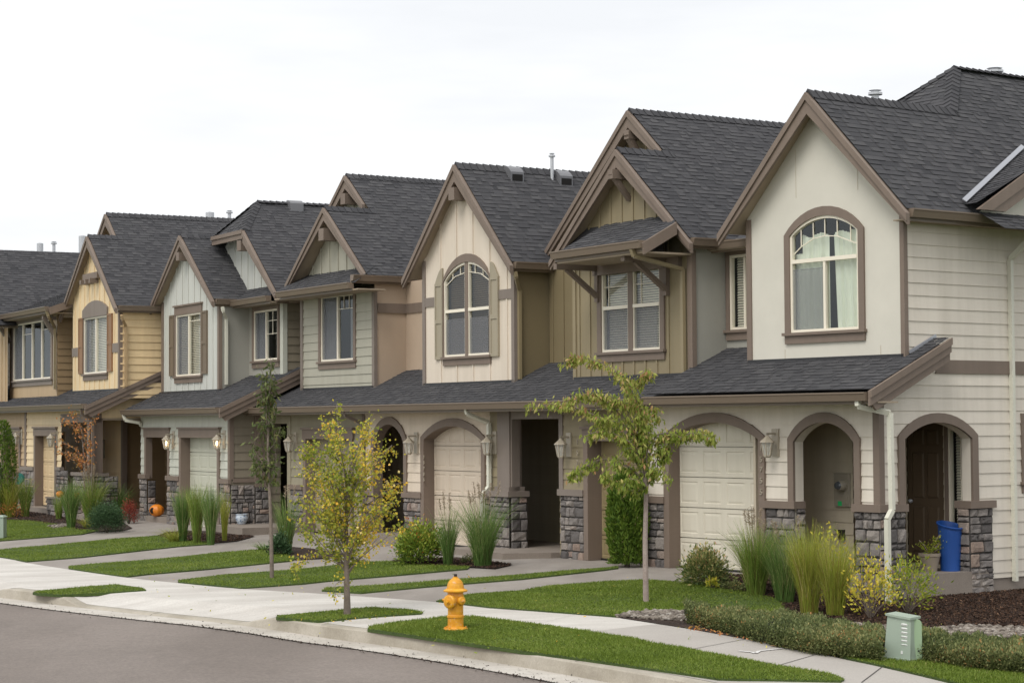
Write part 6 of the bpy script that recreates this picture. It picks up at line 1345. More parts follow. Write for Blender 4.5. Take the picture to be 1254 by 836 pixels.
def shrub(px_, py_, toppx, wpx, mat, label, n=2600, leaf=.05, aspect=.5, stems=7, shape='dome', z=None, base=.25, colorf=None, name='shrub', cat='shrub', lobes=14, stemmat='darkbark', droop=0, sparse=0):
    P = gp(px_, py_) if z is None else hz(px_, py_, z); s = scale_at(P); Hh = (py_-toppx)/s; R = wpx/s/2; root = empty(name, P); tag(root, label, cat, PLANTS)
    mb = MB(); cs = []; 
    for k in range(lobes):
        a = 2.4*k+random.uniform(-.3, .3); q = (k+.5)/lobes; el = math.acos(1-q*1.05) if q*1.05 < 2 else 1.5; el = min(el, 1.55)
        rad = random.uniform(.62, .9) if not sparse else random.uniform(.5, 1.0)
        c = np.array([R*math.sin(el)*math.cos(a)*rad, R*math.sin(el)*math.sin(a)*rad, Hh*(base+(1-base)*math.cos(el)*rad*.95)]); cs.append(c)
    for k, c in enumerate(cs):
        if k % max(1, len(cs)//stems) == 0 or sparse: mb.tube([(0, 0, -.02), tuple(c*np.array([.35, .35, .45])), tuple(c)], ([.012, .008, .004] if not sparse else [.006, .004, .002]), 4)
    mb.build('stem', stemmat, root)
    per = n//len(cs); Cn = []; 
    for c in cs: Cn.append(c*np.array([1, 1, 1])+RS.normal(0, 1, (per, 3))*np.array([R*.24, R*.24, Hh*.15])*(1 if not sparse else .75))
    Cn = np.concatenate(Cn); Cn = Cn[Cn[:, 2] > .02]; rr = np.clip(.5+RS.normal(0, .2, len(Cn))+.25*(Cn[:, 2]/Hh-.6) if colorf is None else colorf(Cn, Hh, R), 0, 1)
    fastmesh('foliage', leafcloud(Cn, leaf, None, aspect, droop, D=Cn/np.linalg.norm(Cn+1e-6, axis=1)[:, None]), 4, rr, mat, root); return root
# --- ornamental grasses
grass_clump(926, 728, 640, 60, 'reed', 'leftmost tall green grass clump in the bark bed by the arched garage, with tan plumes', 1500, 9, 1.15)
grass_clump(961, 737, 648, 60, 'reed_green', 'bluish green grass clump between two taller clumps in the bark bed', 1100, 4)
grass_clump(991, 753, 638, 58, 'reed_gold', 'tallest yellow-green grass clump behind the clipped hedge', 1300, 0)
grass_clump(1023, 755, 655, 56, 'reed_gold', 'yellow-green grass clump nearest the gold-leaved shrub and the mulch', 1150, 0)
grass_clump(549, 693, 618, 30, 'reed_green', 'narrow green grass clump beside the round orange-tinged bush', 500, 5, 1.3)
grass_clump(591, 694, 606, 56, 'reed_green', 'wide feathery green grass clump in front of the porch slab with the green pot', 1100, 12, 1.25)
grass_clump(224, 664, 595, 24, 'reed_green', 'left of three upright green grasses before the mint-grey garage', 950)
grass_clump(241, 666, 592, 24, 'reed', 'middle of three upright green grasses before the mint-grey garage', 950)
grass_clump(258, 667, 595, 24, 'reed_green', 'right of three upright green grasses before the mint-grey garage', 950)
grass_clump(275, 663, 600, 15, 'reed_gold', 'thin straw-coloured grass beside the porch steps with the blue pot', 260)
grass_clump(351, 678, 605, 32, 'reed_green', 'green grass clump behind the yellow street tree, at the steps of the sage house', 600, 3)
grass_clump(12, 634, 584, 32, 'reed_gold', 'yellowish grass clump with pale plumes at the left edge of the photo', 800, 10)
grass_clump(31, 633, 584, 24, 'reed', 'green grass clump just left of the straw-yellow garage door', 700)
grass_clump(87, 647, 588, 27, 'reed_green', 'dense green grass clump right of the straw-yellow garage door, before the pumpkins', 1000)
grass_clump(112, 640, 580, 38, 'reed', 'grass clump with many pale feather plumes before the stone porch wall', 1000, 16, 1.2)
grass_clump(143, 636, 590, 30, 'reed_green', 'arching green grass clump above the dwarf conifer', 600, 0, 1.4)
grass_clump(72, 636, 600, 18, 'reed', 'short green grass clump below the left pumpkin', 260)
grass_clump(213, 664, 645, 30, 'reed_gold', 'low arching variegated lily clump at the lawn corner before the mint-grey garage', 300, 0, 1.8, name='lily_clump', cat='plant')
grass_clump(107, 647, 634, 20, 'reed_gold', 'low yellow-green lily clump beside the dwarf conifer', 240, 0, 1.6, name='lily_clump', cat='plant')
grass_clump(322, 674, 664, 22, 'reed_green', 'low green lily clump at the foot of the thin street tree', 160, 0, 1.9, name='lily_clump', cat='plant')
# --- shrubs
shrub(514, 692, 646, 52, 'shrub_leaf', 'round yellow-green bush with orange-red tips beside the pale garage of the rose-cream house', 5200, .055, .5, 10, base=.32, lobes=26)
shrub(500, 691, 679, 20, 'shrub_leaf', 'small low green plant at the left foot of the round orange-tinged bush', 500, .03)
shrub(575, 690, 680, 20, 'hedge_leaf', 'small dark green plant between the two feathery grasses', 500, .03)
shrub(863, 716, 672, 50, 'variegated', 'pink and cream tipped evergreen shrub at the corner of the lawn by the arched garage', 4200, .065, .32, 8, base=.15, lobes=24)
shrub(873, 722, 706, 13, 'autumn_yellow', 'tiny gold seedling in front of the pink-tipped shrub', 150, .05, .4, sparse=1, lobes=7)
shrub(897, 722, 712, 34, 'hedge_leaf', 'low dark ground-cover plant between the pink-tipped shrub and the tall grasses', 900, .03)
shrub(1066, 758, 672, 62, 'autumn_yellow', 'gold-leaved loose shrub in front of the stone pier and white downspout', 620, .055, .5, sparse=1, lobes=34, stemmat='bark', colorf=lambda c, h, r: .66+RS.normal(0, .14, len(c)))
shrub(1112, 752, 678, 74, 'autumn_yellow', 'light green airy shrub in front of the concrete side porch', 900, .06, .42, sparse=1, lobes=30, stemmat='bark', colorf=lambda c, h, r: .33+RS.normal(0, .14, len(c)), droop=.3)
shrub(1018, 748, 645, 60, 'autumn_yellow', 'tall thin yellow-green shrub rising behind the grasses below the electric meter', 620, .06, .45, sparse=1, lobes=26, stemmat='bark', colorf=lambda c, h, r: .58+RS.normal(0, .16, len(c)))
shrub(131, 652, 619, 42, 'pine', 'dark green dwarf conifer mound beside the driveway', 9000, .045, .3, 6, base=.3, lobes=26, name='dwarf_conifer', cat='conifer')
shrub(158, 641, 611, 19, 'barberry', 'dark red barberry bush against the stone pier of the mint-grey house', 1600, .03, .6, 5, base=.2, name='barberry_bush')
shrub(343, 680, 652, 24, 'pine', 'dark green bush half hidden behind the yellow street tree', 1600, .05, .5, base=.1)
shrub(12, 634, 612, 34, 'orange_leaf', 'low russet and green shrub under the plumed grass at the left edge', 900, .04)
# --- clipped hedge (two runs)
def hedge(front, back, hh, label, n):
    fw = [gp(*p) for p in front]; root = empty('hedge', fw[0]); tag(root, label, 'hedge'); o = np.array(root.location)
    Cn = []; D = []
    bw = [gp(*p) for p in back]; m = len(fw)-1
    s = RS.random(n)*m; i = s.astype(int); f = (s-i)[:, None]; A = np.array(fw)[i]*(1-f)+np.array(fw)[i+1]*f; B = np.array(bw)[i]*(1-f)+np.array(bw)[i+1]*f
    wv = B-A; wv[:, 2] = 0; t = RS.random(n); sec = RS.random(n)
    bumps = .018*np.sin(s*7.1)+.018*np.sin(s*17+1)
    # surface: front face (35%), top (65%)
    isF = sec < .42; tt = np.where(isF, .06*np.abs(RS.normal(0, 1, n)), t); zz = np.where(isF, RS.random(n)**.8, 1.0)
    prof = np.minimum(1, .80+.9*tt)*np.minimum(1, .75+1.4*(1-tt)) ; z = zz*hh*prof+bumps*zz+RS.normal(0, .018, n)
    bulge = np.where(isF, -.10*np.sin(np.clip(zz, 0, 1)*math.pi)[:], 0)[:, None]; wn = wv/np.linalg.norm(wv, axis=1)[:, None]
    Cn = A+wv*tt[:, None]+wn*bulge+RS.normal(0, .02, (n, 3)); Cn[:, 2] = G(Cn[:, 0], Cn[:, 1])+np.maximum(z, .01)
    D = np.where(isF[:, None], -wn+np.array([0, 0, .5]), np.array([0, 0, 1.])); rr = np.clip(.45+RS.normal(0, .2, n), 0, 1)
    fastmesh('foliage', leafcloud(Cn, .032, None, .5, 0, D=D), 4, rr, 'hedge_leaf', root, o)
    mb = MB()
    for k in range(m):
        a0, a1, b0, b1 = fw[k]+wvn(bw[k]-fw[k])*.07, fw[k+1]+wvn(bw[k+1]-fw[k+1])*.07, bw[k], bw[k+1]; q = hh*.66
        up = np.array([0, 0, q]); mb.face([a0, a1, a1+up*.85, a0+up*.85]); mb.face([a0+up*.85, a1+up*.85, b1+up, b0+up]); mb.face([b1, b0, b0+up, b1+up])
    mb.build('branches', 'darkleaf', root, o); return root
def wvn(v): v = v.copy(); v[2] = 0; return v/np.linalg.norm(v)
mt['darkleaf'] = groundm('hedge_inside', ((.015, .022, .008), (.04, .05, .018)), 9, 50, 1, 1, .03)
hedge([(841, 763), (890, 775.5), (940, 789), (985, 799), (1035, 805.5), (1080, 811)], [(838, 757), (900, 766), (972, 770), (1010, 777), (1045, 786), (1084, 790)], .20, 'long low clipped hedge between the lawn and the pavement, left of the green utility boxes', 30000)
hedge([(1128, 811), (1190, 820), (1254, 826), (1310, 834)], [(1125, 791), (1190, 801), (1254, 807), (1310, 812)], .20, 'low clipped hedge with rusty patches right of the green utility boxes', 20000)
# --- columnar cedars
def cedar(P, Hh, R, label, n=9000):
    root = empty('columnar_cedar', P); tag(root, label, 'conifer', 'columnar cedars beside the garages'); mb = MB().tube([(0, 0, -.02), (0, 0, Hh*.5)], [.05, .03], 6); mb.build('trunk', 'darkbark', root)
    h = RS.beta(1.15, 1.25, n); prof = np.where(h < .35, .78+.22*(h/.35), np.sqrt(np.clip(1-((h-.35)/.66)**2.3, 0, 1))); a = RS.uniform(0, 2*np.pi, n); lob = 1+.10*np.sin(a*7+h*5)+.06*np.sin(a*13+h*19); r = R*prof*lob*np.where(RS.random(n) < .8, RS.uniform(.82, 1.03, n), RS.uniform(.3, .85, n))
    Cn = np.c_[r*np.cos(a), r*np.sin(a), .04+h*Hh*.95]; D = np.c_[np.cos(a)*.35, np.sin(a)*.35, np.ones(n)]; rr = np.clip(.48+RS.normal(0, .17, n)+.08*np.sin(a*7+h*5)-.25*(h < .12)*0, 0, 1)
    fastmesh('crown', leafcloud(Cn, .085, None, .30, 0, D=D), 4, rr, 'cedar', root); return root
Pc = gp(768, 694); cedar(Pc, (694-574)/scale_at(Pc), 23/scale_at(Pc), 'dense green columnar cedar between the olive and the arched pale garage')
Pc = gp(2, 634); cedar(Pc, (634-512)/scale_at(Pc), 17/scale_at(Pc), 'dark columnar cedar cut by the left edge of the photo', 6000)
# --- street trees
def tree(base, trunkpts, branches, leafspec, label, barkmat, trunk_r=(.05, .02), dyr=.5, name='street_tree'):
    """trunkpts / branches: pixel polylines at the tree's distance; every branch gets its own depth"""
    P = gp(*base); root = empty(name, P); tag(root, label, 'tree', 'young street trees'); o = np.array(root.location); s = scale_at(P)
    tp = [np.array([0, 0, -.03])]+[upl(P, *q)-o for q in trunkpts]; n = len(tp); MB().tube([tuple(p) for p in tp], list(np.linspace(trunk_r[0], trunk_r[1], n)), 9).build('trunk', barkmat, root)
    mb = MB(); segs = []
    for pts, r0 in branches:
        dy = random.uniform(-dyr, dyr); k = len(pts); q = [upl(P, pts[i][0], pts[i][1], dy*(i/(k-1)))-o for i in range(k)]
        C3 = catmull(q, 4); mb.tube([tuple(p) for p in C3], list(np.linspace(r0, .003, len(C3))), 5); segs.append((C3, dy, r0))
    Lv, rr = [], []
    leafspec(segs, mb, Lv, rr, s); mb.build('branches', 'bark', root)
    fastmesh('crown', np.concatenate(Lv), 4, np.concatenate(rr), leafspec.mat, root); return root
def spec(mat, leaf, aspect, per_m, spread, droop, twig=.0, colorf=None, t0=.15, twigs=10):
    def f(segs, mb, Lv, rr, s):
        for C3, dy, r0 in segs:
            C3 = np.array(C3); L = np.linalg.norm(np.diff(C3, axis=0), axis=1).sum(); m = max(6, int(L*per_m)); t = t0+(1-t0)*RS.random(m); x = t*(len(C3)-1); i = np.minimum(x.astype(int), len(C3)-2); fr = (x-i)[:, None]; c = C3[i]*(1-fr)+C3[i+1]*fr
            # side twigs
            K_ = max(2, int(L*twigs)); 
            for _ in range(K_):
                tt = random.uniform(t0, .97); xx = tt*(len(C3)-1); j = min(int(xx), len(C3)-2); b = C3[j]*(1-(xx-j))+C3[j+1]*(xx-j); d = np.array([random.gauss(0, 1), random.gauss(0, 1), random.gauss(.25-droop*.5, .6)]); d /= np.linalg.norm(d); l = twig*random.uniform(.5, 1.2); mb.tube([tuple(b), tuple(b+d*l*.6), tuple(b+d*l+np.array([0, 0, -min(droop, .4)*.08]))], [.004, .003, .0015], 3, .5, False)
                mm = int(per_m*l*.9)+3; q = RS.random(mm)[:, None]; cc = b+d*l*q+RS.normal(0, spread*.35, (mm, 3)); Lv.append(leafcloud(cc, leaf, None, aspect, droop)); rr.append(np.clip(colorf(cc, mm), 0, 1))
            cc = c+RS.normal(0, spread, (m, 3)); Lv.append(leafcloud(cc, leaf, None, aspect, droop)); rr.append(np.clip(colorf(cc, m), 0, 1))
    f.mat = mat; return f
# cherry-like tree in the lawn of the end house
br = [([(791, 600), (775, 575), (740, 562), (712, 574), (696, 584)], .014), ([(791, 590), (765, 540), (735, 512), (690, 495), (648, 498)], .018), ([(790, 585), (778, 530), (752, 500), (722, 482), (690, 492)], .014),
      ([(790, 580), (780, 520), (766, 470), (742, 447), (708, 437), (690, 446)], .016), ([(790, 585), (788, 520), (778, 480), (788, 460), (796, 458)], .014), ([(791, 590), (800, 540), (815, 530), (835, 535), (846, 530), (872, 534)], .013),
      ([(791, 598), (808, 566), (822, 545), (830, 518)], .012), ([(790, 575), (776, 545), (742, 528), (716, 533)], .012), ([(790, 570), (782, 505), (762, 492), (735, 482), (712, 484)], .010), ([(791, 590), (783, 560), (770, 548), (758, 560), (745, 575)], .010),
      ([(790, 560), (795, 520), (800, 500), (806, 515)], .010), ([(790, 585), (800, 575), (812, 578), (820, 590)], .008), ([(790, 560), (770, 525), (750, 515), (728, 510)], .01), ([(790, 550), (782, 500), (772, 475), (765, 458)], .01),
      ([(791, 600), (772, 600), (752, 590), (738, 580)], .009), ([(791, 598), (782, 588), (770, 586), (762, 598)], .009), ([(791, 580), (792, 545), (786, 520), (778, 505)], .012), ([(846, 530), (856, 528), (866, 531), (877, 541)], .006), ([(791, 590), (806, 560), (812, 545), (806, 530)], .01)]
tree((791, 738.5), [(790.5, 700), (790, 660), (791, 620), (791, 598), (789, 560), (784, 520)], br,
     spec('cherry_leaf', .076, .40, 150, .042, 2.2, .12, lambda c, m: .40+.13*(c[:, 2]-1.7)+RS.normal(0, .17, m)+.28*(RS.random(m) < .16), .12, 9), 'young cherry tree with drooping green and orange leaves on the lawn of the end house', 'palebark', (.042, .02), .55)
# yellow tree on the kerb strip
random.seed(21); br = []
for k in range(52):
    y0 = random.uniform(585, 705); x0 = 424+random.uniform(-2, 2); q = (705-y0)/120; sd = random.choice((-1, 1)); reach = random.uniform(.35, 1.05)
    tx = 424+sd*reach*(86-26*q)*random.uniform(.6, 1.0); ty = y0-random.uniform(35, 75)-30*q; ty = max(ty, 545 if abs(tx-424) > 35 else 515)
    br.append(([(x0, y0), ((x0*1.6+tx)/2.6, y0-(y0-ty)*.45), (tx, ty)], .011*(1-.4*q)))
br += [([(424, 600), (420, 560), (414, 520), (412, 494)], .012), ([(424, 600), (432, 560), (447, 530), (452, 512)], .012), ([(424, 620), (400, 570), (385, 545), (374, 548)], .01), ([(424, 640), (460, 610), (480, 595), (494, 590)], .01), ([(424, 660), (465, 630), (480, 612), (470, 585)], .01), ([(424, 705), (415, 712), (410, 718), (412, 735)], .004), ([(424, 695), (385, 678), (365, 690), (358, 694)], .007)]
tree((425, 754), [(425, 735), (424.5, 710), (424, 670), (424, 620), (424, 590)], br,
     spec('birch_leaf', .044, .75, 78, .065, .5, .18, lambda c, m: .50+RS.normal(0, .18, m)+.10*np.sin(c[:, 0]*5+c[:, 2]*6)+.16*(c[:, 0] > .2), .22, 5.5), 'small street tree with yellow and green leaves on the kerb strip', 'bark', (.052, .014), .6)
# thin columnar tree
random.seed(5); br = []
for k in range(24):
    y0 = random.uniform(470, 600); sd = random.choice((-1, 1)); tx = 326+(y0-440)*.0+sd*random.uniform(3, 11 if y0 < 520 else 22); br.append(([(330-(600-y0)*.02, y0), ((330+tx)/2, y0-10), (tx, y0-random.uniform(14, 30))], .006))
br += [([(331, 605), (327, 560), (329, 500), (333, 440)], .012), ([(331, 605), (318, 575), (312, 545), (322, 520)], .009), ([(331, 600), (338, 570), (336, 530), (344, 528)], .008), ([(329, 540), (326, 500), (332, 470), (331, 436)], .01)]
tree((333, 709), [(332.5, 680), (332, 650), (331, 620), (329.5, 590), (328, 550), (329, 510), (330, 470)], br,
     spec('pear_leaf', .10, .35, 42, .05, 1.0, .10, lambda c, m: .5+RS.normal(0, .2, m), .1, 5), 'thin columnar street tree with dark green leaves and a bare lower trunk', 'bark', (.036, .012), .2)
# small orange tree by the straw-yellow house
random.seed(9); br = []
for k in range(16):
    sd = random.choice((-1, 1)); y0 = random.uniform(530, 585); br.append(([(103, y0), (103+sd*random.uniform(4, 10), y0-14), (100+sd*random.uniform(6, 26)-4, y0-random.uniform(18, 36))], .006))
br += [([(103, 585), (95, 570), (80, 555), (66, 548)], .006), ([(103, 560), (100, 530), (92, 510), (84, 499)], .007)]
tree((104, 640), [(104, 615), (103.5, 585), (103, 560), (100, 535)], br, spec('orange_leaf', .07, .5, 26, .06, .8, .12, lambda c, m: .55+RS.normal(0, .22, m), .25, 4), 'small sapling with coral-orange leaves before the straw-yellow house', 'bark', (.022, .008), .3)
# fallen leaves
def litter(pix, n, mat, s=.03):
    o = chips(pix, n, mat, s*.5, s); o.name = 'fallen_leaves'; tag(o, kind='stuff')
litter([(560, 800), (640, 812), (700, 800), (900, 800), (1100, 812), (1254, 800), (1254, 760), (700, 700), (400, 700), (150, 690), (150, 720), (300, 770)], 150, 'autumn_yellow', .022)
litter([(345, 757), (400, 750), (455, 746), (515, 751), (500, 756), (430, 764), (370, 766)], 90, 'birch_leaf', .02)
litter([(838, 771), (930, 789), (1010, 802), (1010, 799), (930, 786), (850, 768)], 120, 'orange_leaf', .022)
# ------------------------------------------------------------------ objects
mt['hyd'] = None
m, n_, p_ = newmat('hydrant_yellow'); c_ = mixc(n_, ramp(n_, noise(n_, 7, 5, .7), [(.42, (0, 0, 0)), (.62, (1, 1, 1))]), (.64, .27, .010, 1), (.76, .38, .02, 1)); c_ = mixc(n_, ramp(n_, noise(n_, 26, 4, .7), [(.58, (0, 0, 0)), (.66, (1, 1, 1))]), c_, (.62, .36, .18, 1)); c_ = mixc(n_, ramp(n_, noise(n_, 40, 3, .6), [(.72, (0, 0, 0)), (.74, (1, 1, 1))]), c_, (.10, .05, .03, 1))
n_.links.new(c_, p_.inputs['Base Color']); p_.inputs['Roughness'].default_value = .45; bump(n_, p_, noise(n_, 30, 4), .25, .006); mt['hyd'] = m
P = gp(558, 772.5); s = scale_at(P); Hh = (772.5-704)/s; root = empty('fire_hydrant', P+np.array([0, 0, .01])); tag(root, 'weathered yellow fire hydrant standing in the grass strip by the kerb', 'hydrant'); k = Hh/.70
def lt(name, prof, M=None, n=28, mat='hyd', par=None): return MB().lathe([(r*k, z*k) for r, z in prof], n=n, M=M).build(name, mat, par or root, smooth=True)
lt('base_flange', [(.0, 0), (.150, .0), (.155, .02), (.150, .032), (.105, .036), (.098, .05)])
lt('barrel', [(.100, .03), (.098, .155), (.100, .16), (.108, .163), (.108, .185), (.100, .188), (.096, .20), (.097, .30), (.104, .36), (.104, .43), (.098, .465), (.10, .48)])
lt('bonnet', [(.10, .475), (.148, .482), (.152, .497), (.128, .512), (.108, .525), (.103, .56), (.092, .595), (.070, .625), (.042, .645), (.030, .655), (.030, .668), (0, .668)])
for a in range(6):
    t = a*math.pi/3; MB().bar((math.cos(t)*.104*k, math.sin(t)*.104*k, .515*k), (math.cos(t)*.035*k, math.sin(t)*.035*k, .648*k), .014*k, .02*k, (-math.sin(t), math.cos(t), 0)).build('bonnet_rib', 'hyd', root)
lt('operating_nut', [(.022, .665), (.022, .70), (0, .702)], n=5, mat='darkmetal')
for a in range(8):
    t = a*math.pi/4+.2; MB().lathe([(.012*k, .03*k), (.012*k, .05*k), (0, .052*k)], (math.cos(t)*.128*k, math.sin(t)*.128*k, 0), 6).build('flange_bolt', 'hyd', root)
def nozzle(name, az, zc, r, ln, nut=.018):
    ca, sa = math.cos(az), math.sin(az); M = lambda x, y, q: (ca*q-sa*x, sa*q+ca*x, zc*k+y)
    o = MB().lathe([(r*.86*k, .06*k), (r*.86*k, (.098)*k), (r*k, .10*k), (r*k, ln*k), (r*.8*k, (ln+.012)*k), (r*.34*k, (ln+.018)*k), (r*.34*k, (ln+.03)*k)], n=24, M=M).build(name, 'hyd', root, smooth=True)
    MB().lathe([(nut*k, (ln+.02)*k), (nut*k, (ln+.05)*k), (0, (ln+.052)*k)], n=5, M=M).build('cap_nut', 'hyd', o)
nozzle('pumper_nozzle', math.radians(-125), .365, .085, .135); nozzle('hose_nozzle', math.radians(-48), .375, .056, .125); nozzle('hose_nozzle', math.radians(158), .375, .056, .125)
# green utility boxes
mt['ugreen'] = paint('utility_green_paint', srgb(154, 167, 152, 1.0), .45, .07, False, .4); mt['ugreen2'] = paint('utility_pale_green_paint', srgb(150, 172, 140, 1.05), .45, .07, False, .4); mt['white'] = simple('white_sticker', (.7, .7, .68, 1), .5)
P0 = gp(1082, 808); P1 = gp(1114.5, 812.5); s = scale_at(P0); Hh = (810-751)/s; P0[2] = P1[2] = float(G(P0[0], P0[1]))-.01
F1 = Frame(P0[:2], 0); dx = P1-P0; ang = math.atan2(dx[1], dx[0]); wd = np.linalg.norm(dx[:2]); root = empty('utility_box', P0, ang); tag(root, 'sage-green metal utility cabinet with white louvres between the two hedges', 'utility box')
B = MB(); dp = .17; t = .035; B.hexa([(0, 0, 0), (wd, 0, 0), (wd, dp, 0), (0, dp, 0)], [(t, .03, Hh*.94), (wd-t*.0, .02, Hh*.90), (wd-.02, dp-.03, Hh*.92), (t, dp-.03, Hh*.97)]); B.build('cabinet', 'ugreen', root)
B = MB().hexa([(t-.012, .01, Hh*.945), (wd+.012, .0, Hh*.905), (wd, dp-.01, Hh*.925), (t-.01, dp-.01, Hh*.972)], [(t-.012, .01, Hh*.985), (wd+.012, .0, Hh*.95), (wd, dp-.01, Hh*.97), (t-.01, dp-.01, Hh*1.01)]); B.build('lid', 'ugreen', root)
for j in range(6):
    z = Hh*(.83-.082*j); B = MB().hexa([(wd*.66, .012, z-.03), (wd*.88, .012, z-.033), (wd*.88, .03, z-.033), (wd*.66, .03, z-.03)], [(wd*.67, .0, z-.012), (wd*.88, .0, z-.014), (wd*.88, .03, z), (wd*.67, .03, z)]); B.build('louvre', 'white', root)
MB().box(wd*.66, wd*.72, -.001, .02, Hh*.20, Hh*.26).build('latch', 'white', root); MB().box(-.012, wd+.012, -.012, dp+.01, 0, Hh*.11).build('skirt', 'ugreen', root)
P2 = gp(1120.5, 811.5); P2[2] = float(G(P2[0], P2[1])); root = empty('utility_pedestal', P2); tag(root, 'narrow round-topped pale green pedestal half behind the louvred cabinet', 'utility box'); q = (811-757)/scale_at(P2)
B = MB(); pf = [(-.075, 0), (.075, 0)]+[(.075*math.cos(a), q-.05+.05*math.sin(a)) for a in [i*math.pi/8 for i in range(9)]]
B.prism(pf, lambda a, b, o: (a, -o, b), -.16, .0); B.build('pedestal_body', 'ugreen2', root); MB().box(.03, .05, -.004, .0, q*.26, q*.29).build('lock', 'darkmetal', root)
P3 = gp(-1, 660); root = empty('utility_box', P3); tag(root, 'pale green utility box cut off by the left edge of the photo', 'utility box'); q = (660-631)/scale_at(P3); B = MB().box(-.3, .09, 0, .3, 0, q*.93); B.build('cabinet', 'ugreen', root); MB().hexa([(-.32, -.02, q*.93), (.11, -.02, q*.93), (.11, .32, q*.93), (-.32, .32, q*.93)], [(-.27, .03, q), (.06, .03, q), (.06, .27, q), (-.27, .27, q)]).build('lid', 'ugreen', root)
# blue recycling bin on the side porch
mt['bluebin'] = paint('blue_plastic', srgb(34, 78, 150, 1.0), .4, .15, False, .5)
P = hz(1164, 698.5, .07); s = scale_at(P); r = 15.2/s; Hh = (698.5-643)/s; root = empty('recycling_bin', P); tag(root, 'blue open-topped recycling bin on the side porch beside the stone pier', 'bin')
n = 28; B = MB(); prof = [(.78, 0), (.86, .5), (.97, 1)]
def br_(f, t, z): a = 2*math.pi*t/n; return (r*f*math.cos(a), r*f*math.sin(a), z*Hh+(.05*math.sin(a-.6) if z == 1 else 0))
for i in range(2):
    for t_ in range(n): (f0, z0_), (f1, z1_) = prof[i], prof[i+1]; B.face([br_(f0, t_, z0_), br_(f0, t_+1, z0_), br_(f1, t_+1, z1_), br_(f1, t_, z1_)]); B.face([br_(f1*.95, t_, z1_), br_(f1*.95, t_+1, z1_), br_(f0*.95, t_+1, z0_), br_(f0*.95, t_, z0_)])
B.face([br_(.78, t_, 0) for t_ in range(n)]); B.build('bin_body', 'bluebin', root); B = MB()
for t_ in range(n): a, b = br_(1.0, t_, 1), br_(1.0, t_+1, 1); B.tube([a, b], .016, 5)
B.build('rim', 'bluebin', root)
# pots
def pot(P, r, hh, mat, label, shape=1, name='flower_pot', band=None):
    root = empty(name, P); tag(root, label, 'pot'); pr = [(.0, 0), (.68, 0), (.80, .35), (.96, .8), (1.0, .82), (1.04, .84), (1.04, 1), (.93, 1), (.9, .9), (0, .88)] if shape == 0 else [(.0, 0), (.55, 0), (.62, .04), (.9, .35), (1.0, .62), (.93, .86), (.98, .92), (1.0, 1), (.9, 1), (.86, .9), (0, .88)]
    MB().lathe([(a*r, b*hh) for a, b in pr], n=26).build('pot_body', mat, root, smooth=False); MB().lathe([(0, hh*.885), (r*.88, hh*.885), (0, hh*.89)], n=16).build('potting_soil', 'mulch', root); return root
mt['potgrey'] = paint('grey_clay', srgb(150, 138, 122, 1), .7, .1, False); mt['potgreen'] = paint('green_glaze', srgb(112, 124, 82, .95), .3, .1, False, .6)
m, n_, p_ = newmat('blue_white_glaze'); v_ = N(n_, 'ShaderNodeTexVoronoi'); v_.inputs['Scale'].default_value = 22; c2_ = N(n_, 'ShaderNodeTexCoord'); n_.links.new(c2_.outputs['Object'], v_.inputs['Vector']); n_.links.new(ramp(n_, v_.outputs['Distance'], [(.25, (.16, .22, .34)), (.5, (.50, .56, .62))]), p_.inputs['Base Color']); p_.inputs['Roughness'].default_value = .2; mt['potblue'] = m
P = hz(1138.5, 699, .07); s = scale_at(P); root = pot(P, 13/s, 22/s, 'potgrey', 'grey-tan tapered pot on the side porch, left of the blue bin', 0)
Cn = np.concatenate([np.c_[np.linspace(0, dx_, 60), RS.normal(0, .02, 60), .26+np.linspace(0, dz_, 60)-.10*np.linspace(0, 1, 60)**2]+RS.normal(0, .03, (60, 3)) for dx_, dz_ in ((.3, .35), (.22, .42), (.4, .25), (.1, .3), (.42, .42), (-.15, .25))]); mb = MB()
for dx_, dz_ in ((.3, .28), (.22, .36), (.4, .18), (.42, .35), (-.15, .2)): mb.tube([(0, 0, .24), (dx_*.5, 0, .26+dz_*.6), (dx_, 0, .26+dz_)], .005, 4)
pl = empty('trailing_plant', P); tag(pl, 'trailing green plant growing in the grey-tan pot on the side porch', 'plant', PLANTS); mb.build('stem', 'palebark', pl); fastmesh('foliage', leafcloud(Cn, .045, None, .5), 4, np.clip(.35+RS.normal(0, .12, len(Cn)), 0, 1), 'autumn_yellow', pl)
P = hz(609, 669, .06); s = scale_at(P); pot(P, 10/s, 13.5/s, 'potgreen', 'olive-green glazed pot of dry brown stems at the foot of the white downspout', 1)
mt['dryleaf'] = simple('dry_leaves', (.30, .17, .11, 1), .9); q = empty('dry_plant', P); tag(q, 'dried brown plant in the olive-green pot', 'plant', PLANTS); Cn = np.c_[RS.normal(0, .06, 260), RS.normal(0, .06, 260), 13.5/s+np.abs(RS.normal(0, .05, 260))]; fastmesh('foliage', leafcloud(Cn, .05, None, .3, -.6), 4, RS.random(260), 'dryleaf', q)
P = hz(296, 641.5, .11); s = scale_at(P); pot(P, 7.6/s, 12.5/s, 'potblue', 'blue and white glazed bowl pot on the porch step of the sage house', 1)
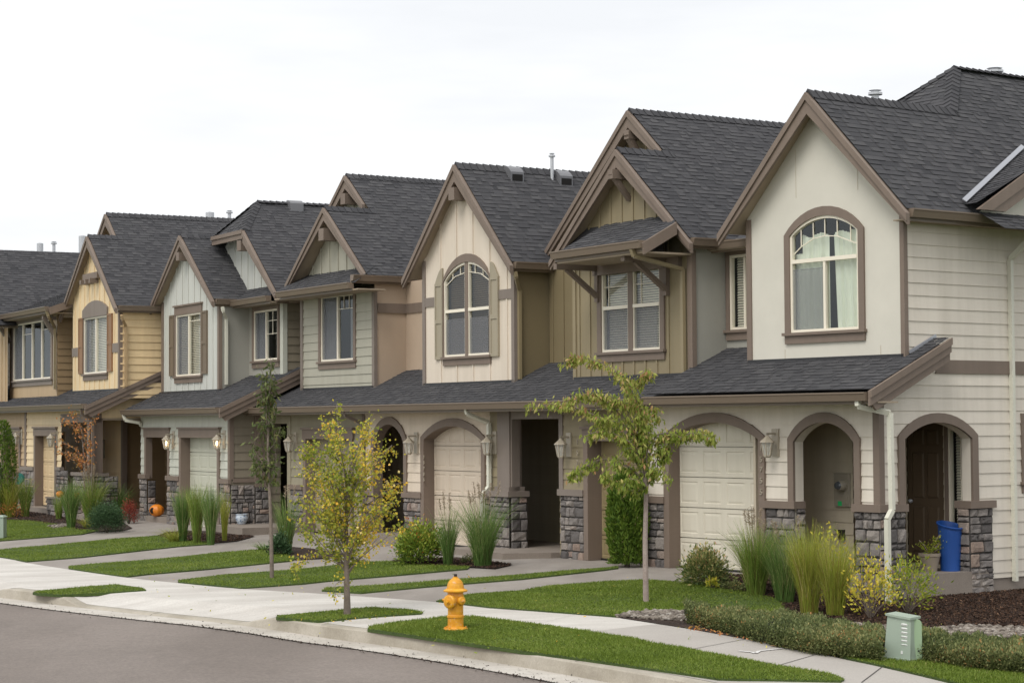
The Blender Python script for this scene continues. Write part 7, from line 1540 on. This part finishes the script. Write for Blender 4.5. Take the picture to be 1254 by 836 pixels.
# pumpkins
m, n_, p_ = newmat('pumpkin_skin'); n_.links.new(mixc(n_, noise(n_, 8, 3), (.62, .17, .012, 1), (.80, .27, .02, 1)), p_.inputs['Base Color']); p_.inputs['Roughness'].default_value = .45; mt['pumpkin'] = m
def pumpkin(P, r, label, carved=False, rz=0):
    root = empty('pumpkin', P, rz); tag(root, label, 'pumpkin', 'pumpkins on the porches'); mb = MB(); nu, nv = 40, 16
    def f(i, j): a = 2*math.pi*i/nu; ph = -math.pi/2+math.pi*j/nv; q = r*(1+.0*a)*(1-.07*abs(math.sin(a*5))**.6*math.cos(ph)); z = r*.82*math.sin(ph)*(1-.18*(1 if j == nv else 0)); return (q*math.cos(ph)*math.cos(a), q*math.cos(ph)*math.sin(a), r*.8+z)
    for i in range(nu):
        for j in range(nv): mb.face([f(i, j), f(i+1, j), f(i+1, j+1), f(i, j+1)])
    mb.build('pumpkin_shell', 'pumpkin', root, merge=True, smooth=True); MB().tube([(0, 0, r*1.5), (.01, 0, r*1.72), (.03, 0, r*1.85)], [r*.12, r*.08, r*.09], 6).build('stem', 'darkbark', root)
    if carved:
        M = lambda x, y, q: (-.45*r+x*.8-.0, -r*.90-q-.0, r*.82+y); MB().lathe([(0, 0), (r*.36, 0), (r*.40, -.01)], n=10, M=M).build('carved_opening', 'void', root)
P = hz(192, 632, .10); s = scale_at(P); pumpkin(P, 9.2/s, 'large carved orange pumpkin on the doorstep of the mint-grey house', True)
P = FF.w(FF.pv(73.5, 609, -.17)[0], -.17, .46); s = scale_at(P); pumpkin(P, 5/s, 'small pumpkin left of the tall green grass before the straw-yellow house'); P = FF.w(FF.pv(94, 609, -.17)[0], -.17, .46); pumpkin(P, 5/s, 'small pumpkin right of the tall green grass, below the stone porch wall')
# covered grill on the mint-grey porch, plant on stand in the olive porch, teal hose reel
P = FE.w(-5.0, 1.1, .05); root = empty('covered_grill', P, -FE.a); tag(root, 'black covered grill standing in the shade of the mint-grey porch', 'grill'); MB().hexa([(-.3, -.22, 0), (.3, -.22, 0), (.3, .22, 0), (-.3, .22, 0)], [(-.36, -.25, .85), (.36, -.25, .85), (.36, .25, .85), (-.36, .25, .85)]).build('cover', 'darkmetal', root); MB().prism([(-.25, .85), (.25, .85), (.25, .98), (.12, 1.1), (-.12, 1.1), (-.25, .98)], lambda a, b, o: (o, a, b), -.36, .36).build('lid_cover', 'darkmetal', root)
P = FB.w(-3.6, 1.2, .06); root = empty('plant_stand', P); tag(root, 'dark leafy plant on a thin stand in the shade of the olive porch', 'plant', PLANTS); B = MB()
for a in range(3): B.tube([(.14*math.cos(a*2.1), .14*math.sin(a*2.1), 0), (.08*math.cos(a*2.1), .08*math.sin(a*2.1), .7)], .01, 5)
B.build('stand', 'darkmetal', root); MB().lathe([(.08, .68), (.12, .86), (.1, .86), (0, .84)], n=12).build('pot', 'potgrey', root); Cn = RS.normal(0, 1, (260, 3))*[.12, .12, .14]+[0, 0, 1.0]; fastmesh('foliage', leafcloud(Cn, .1, None, .3), 4, RS.random(260)*.5, 'pine', root)
mt['teal'] = simple('teal_plastic', (.02, .16, .13, 1), .4)
P = gp(22, 626); s = scale_at(P); root = empty('hose_reel', P); tag(root, 'teal plastic hose reel above the grasses between the two left garages', 'hose reel'); zz = (626-586)/s; M = lambda x, y, q: (x, q-.1, zz+y)
MB().lathe([(0, 0), (.16, 0), (.16, .02), (.09, .03), (.09, .15), (.16, .16), (.16, .18), (0, .18)], n=18, M=M).build('reel', 'teal', root); B = MB()
for x in (-.12, .12): B.tube([(x, -.0, 0), (x*.4, 0, zz)], .015, 5)
B.build('reel_frame', 'teal', root)
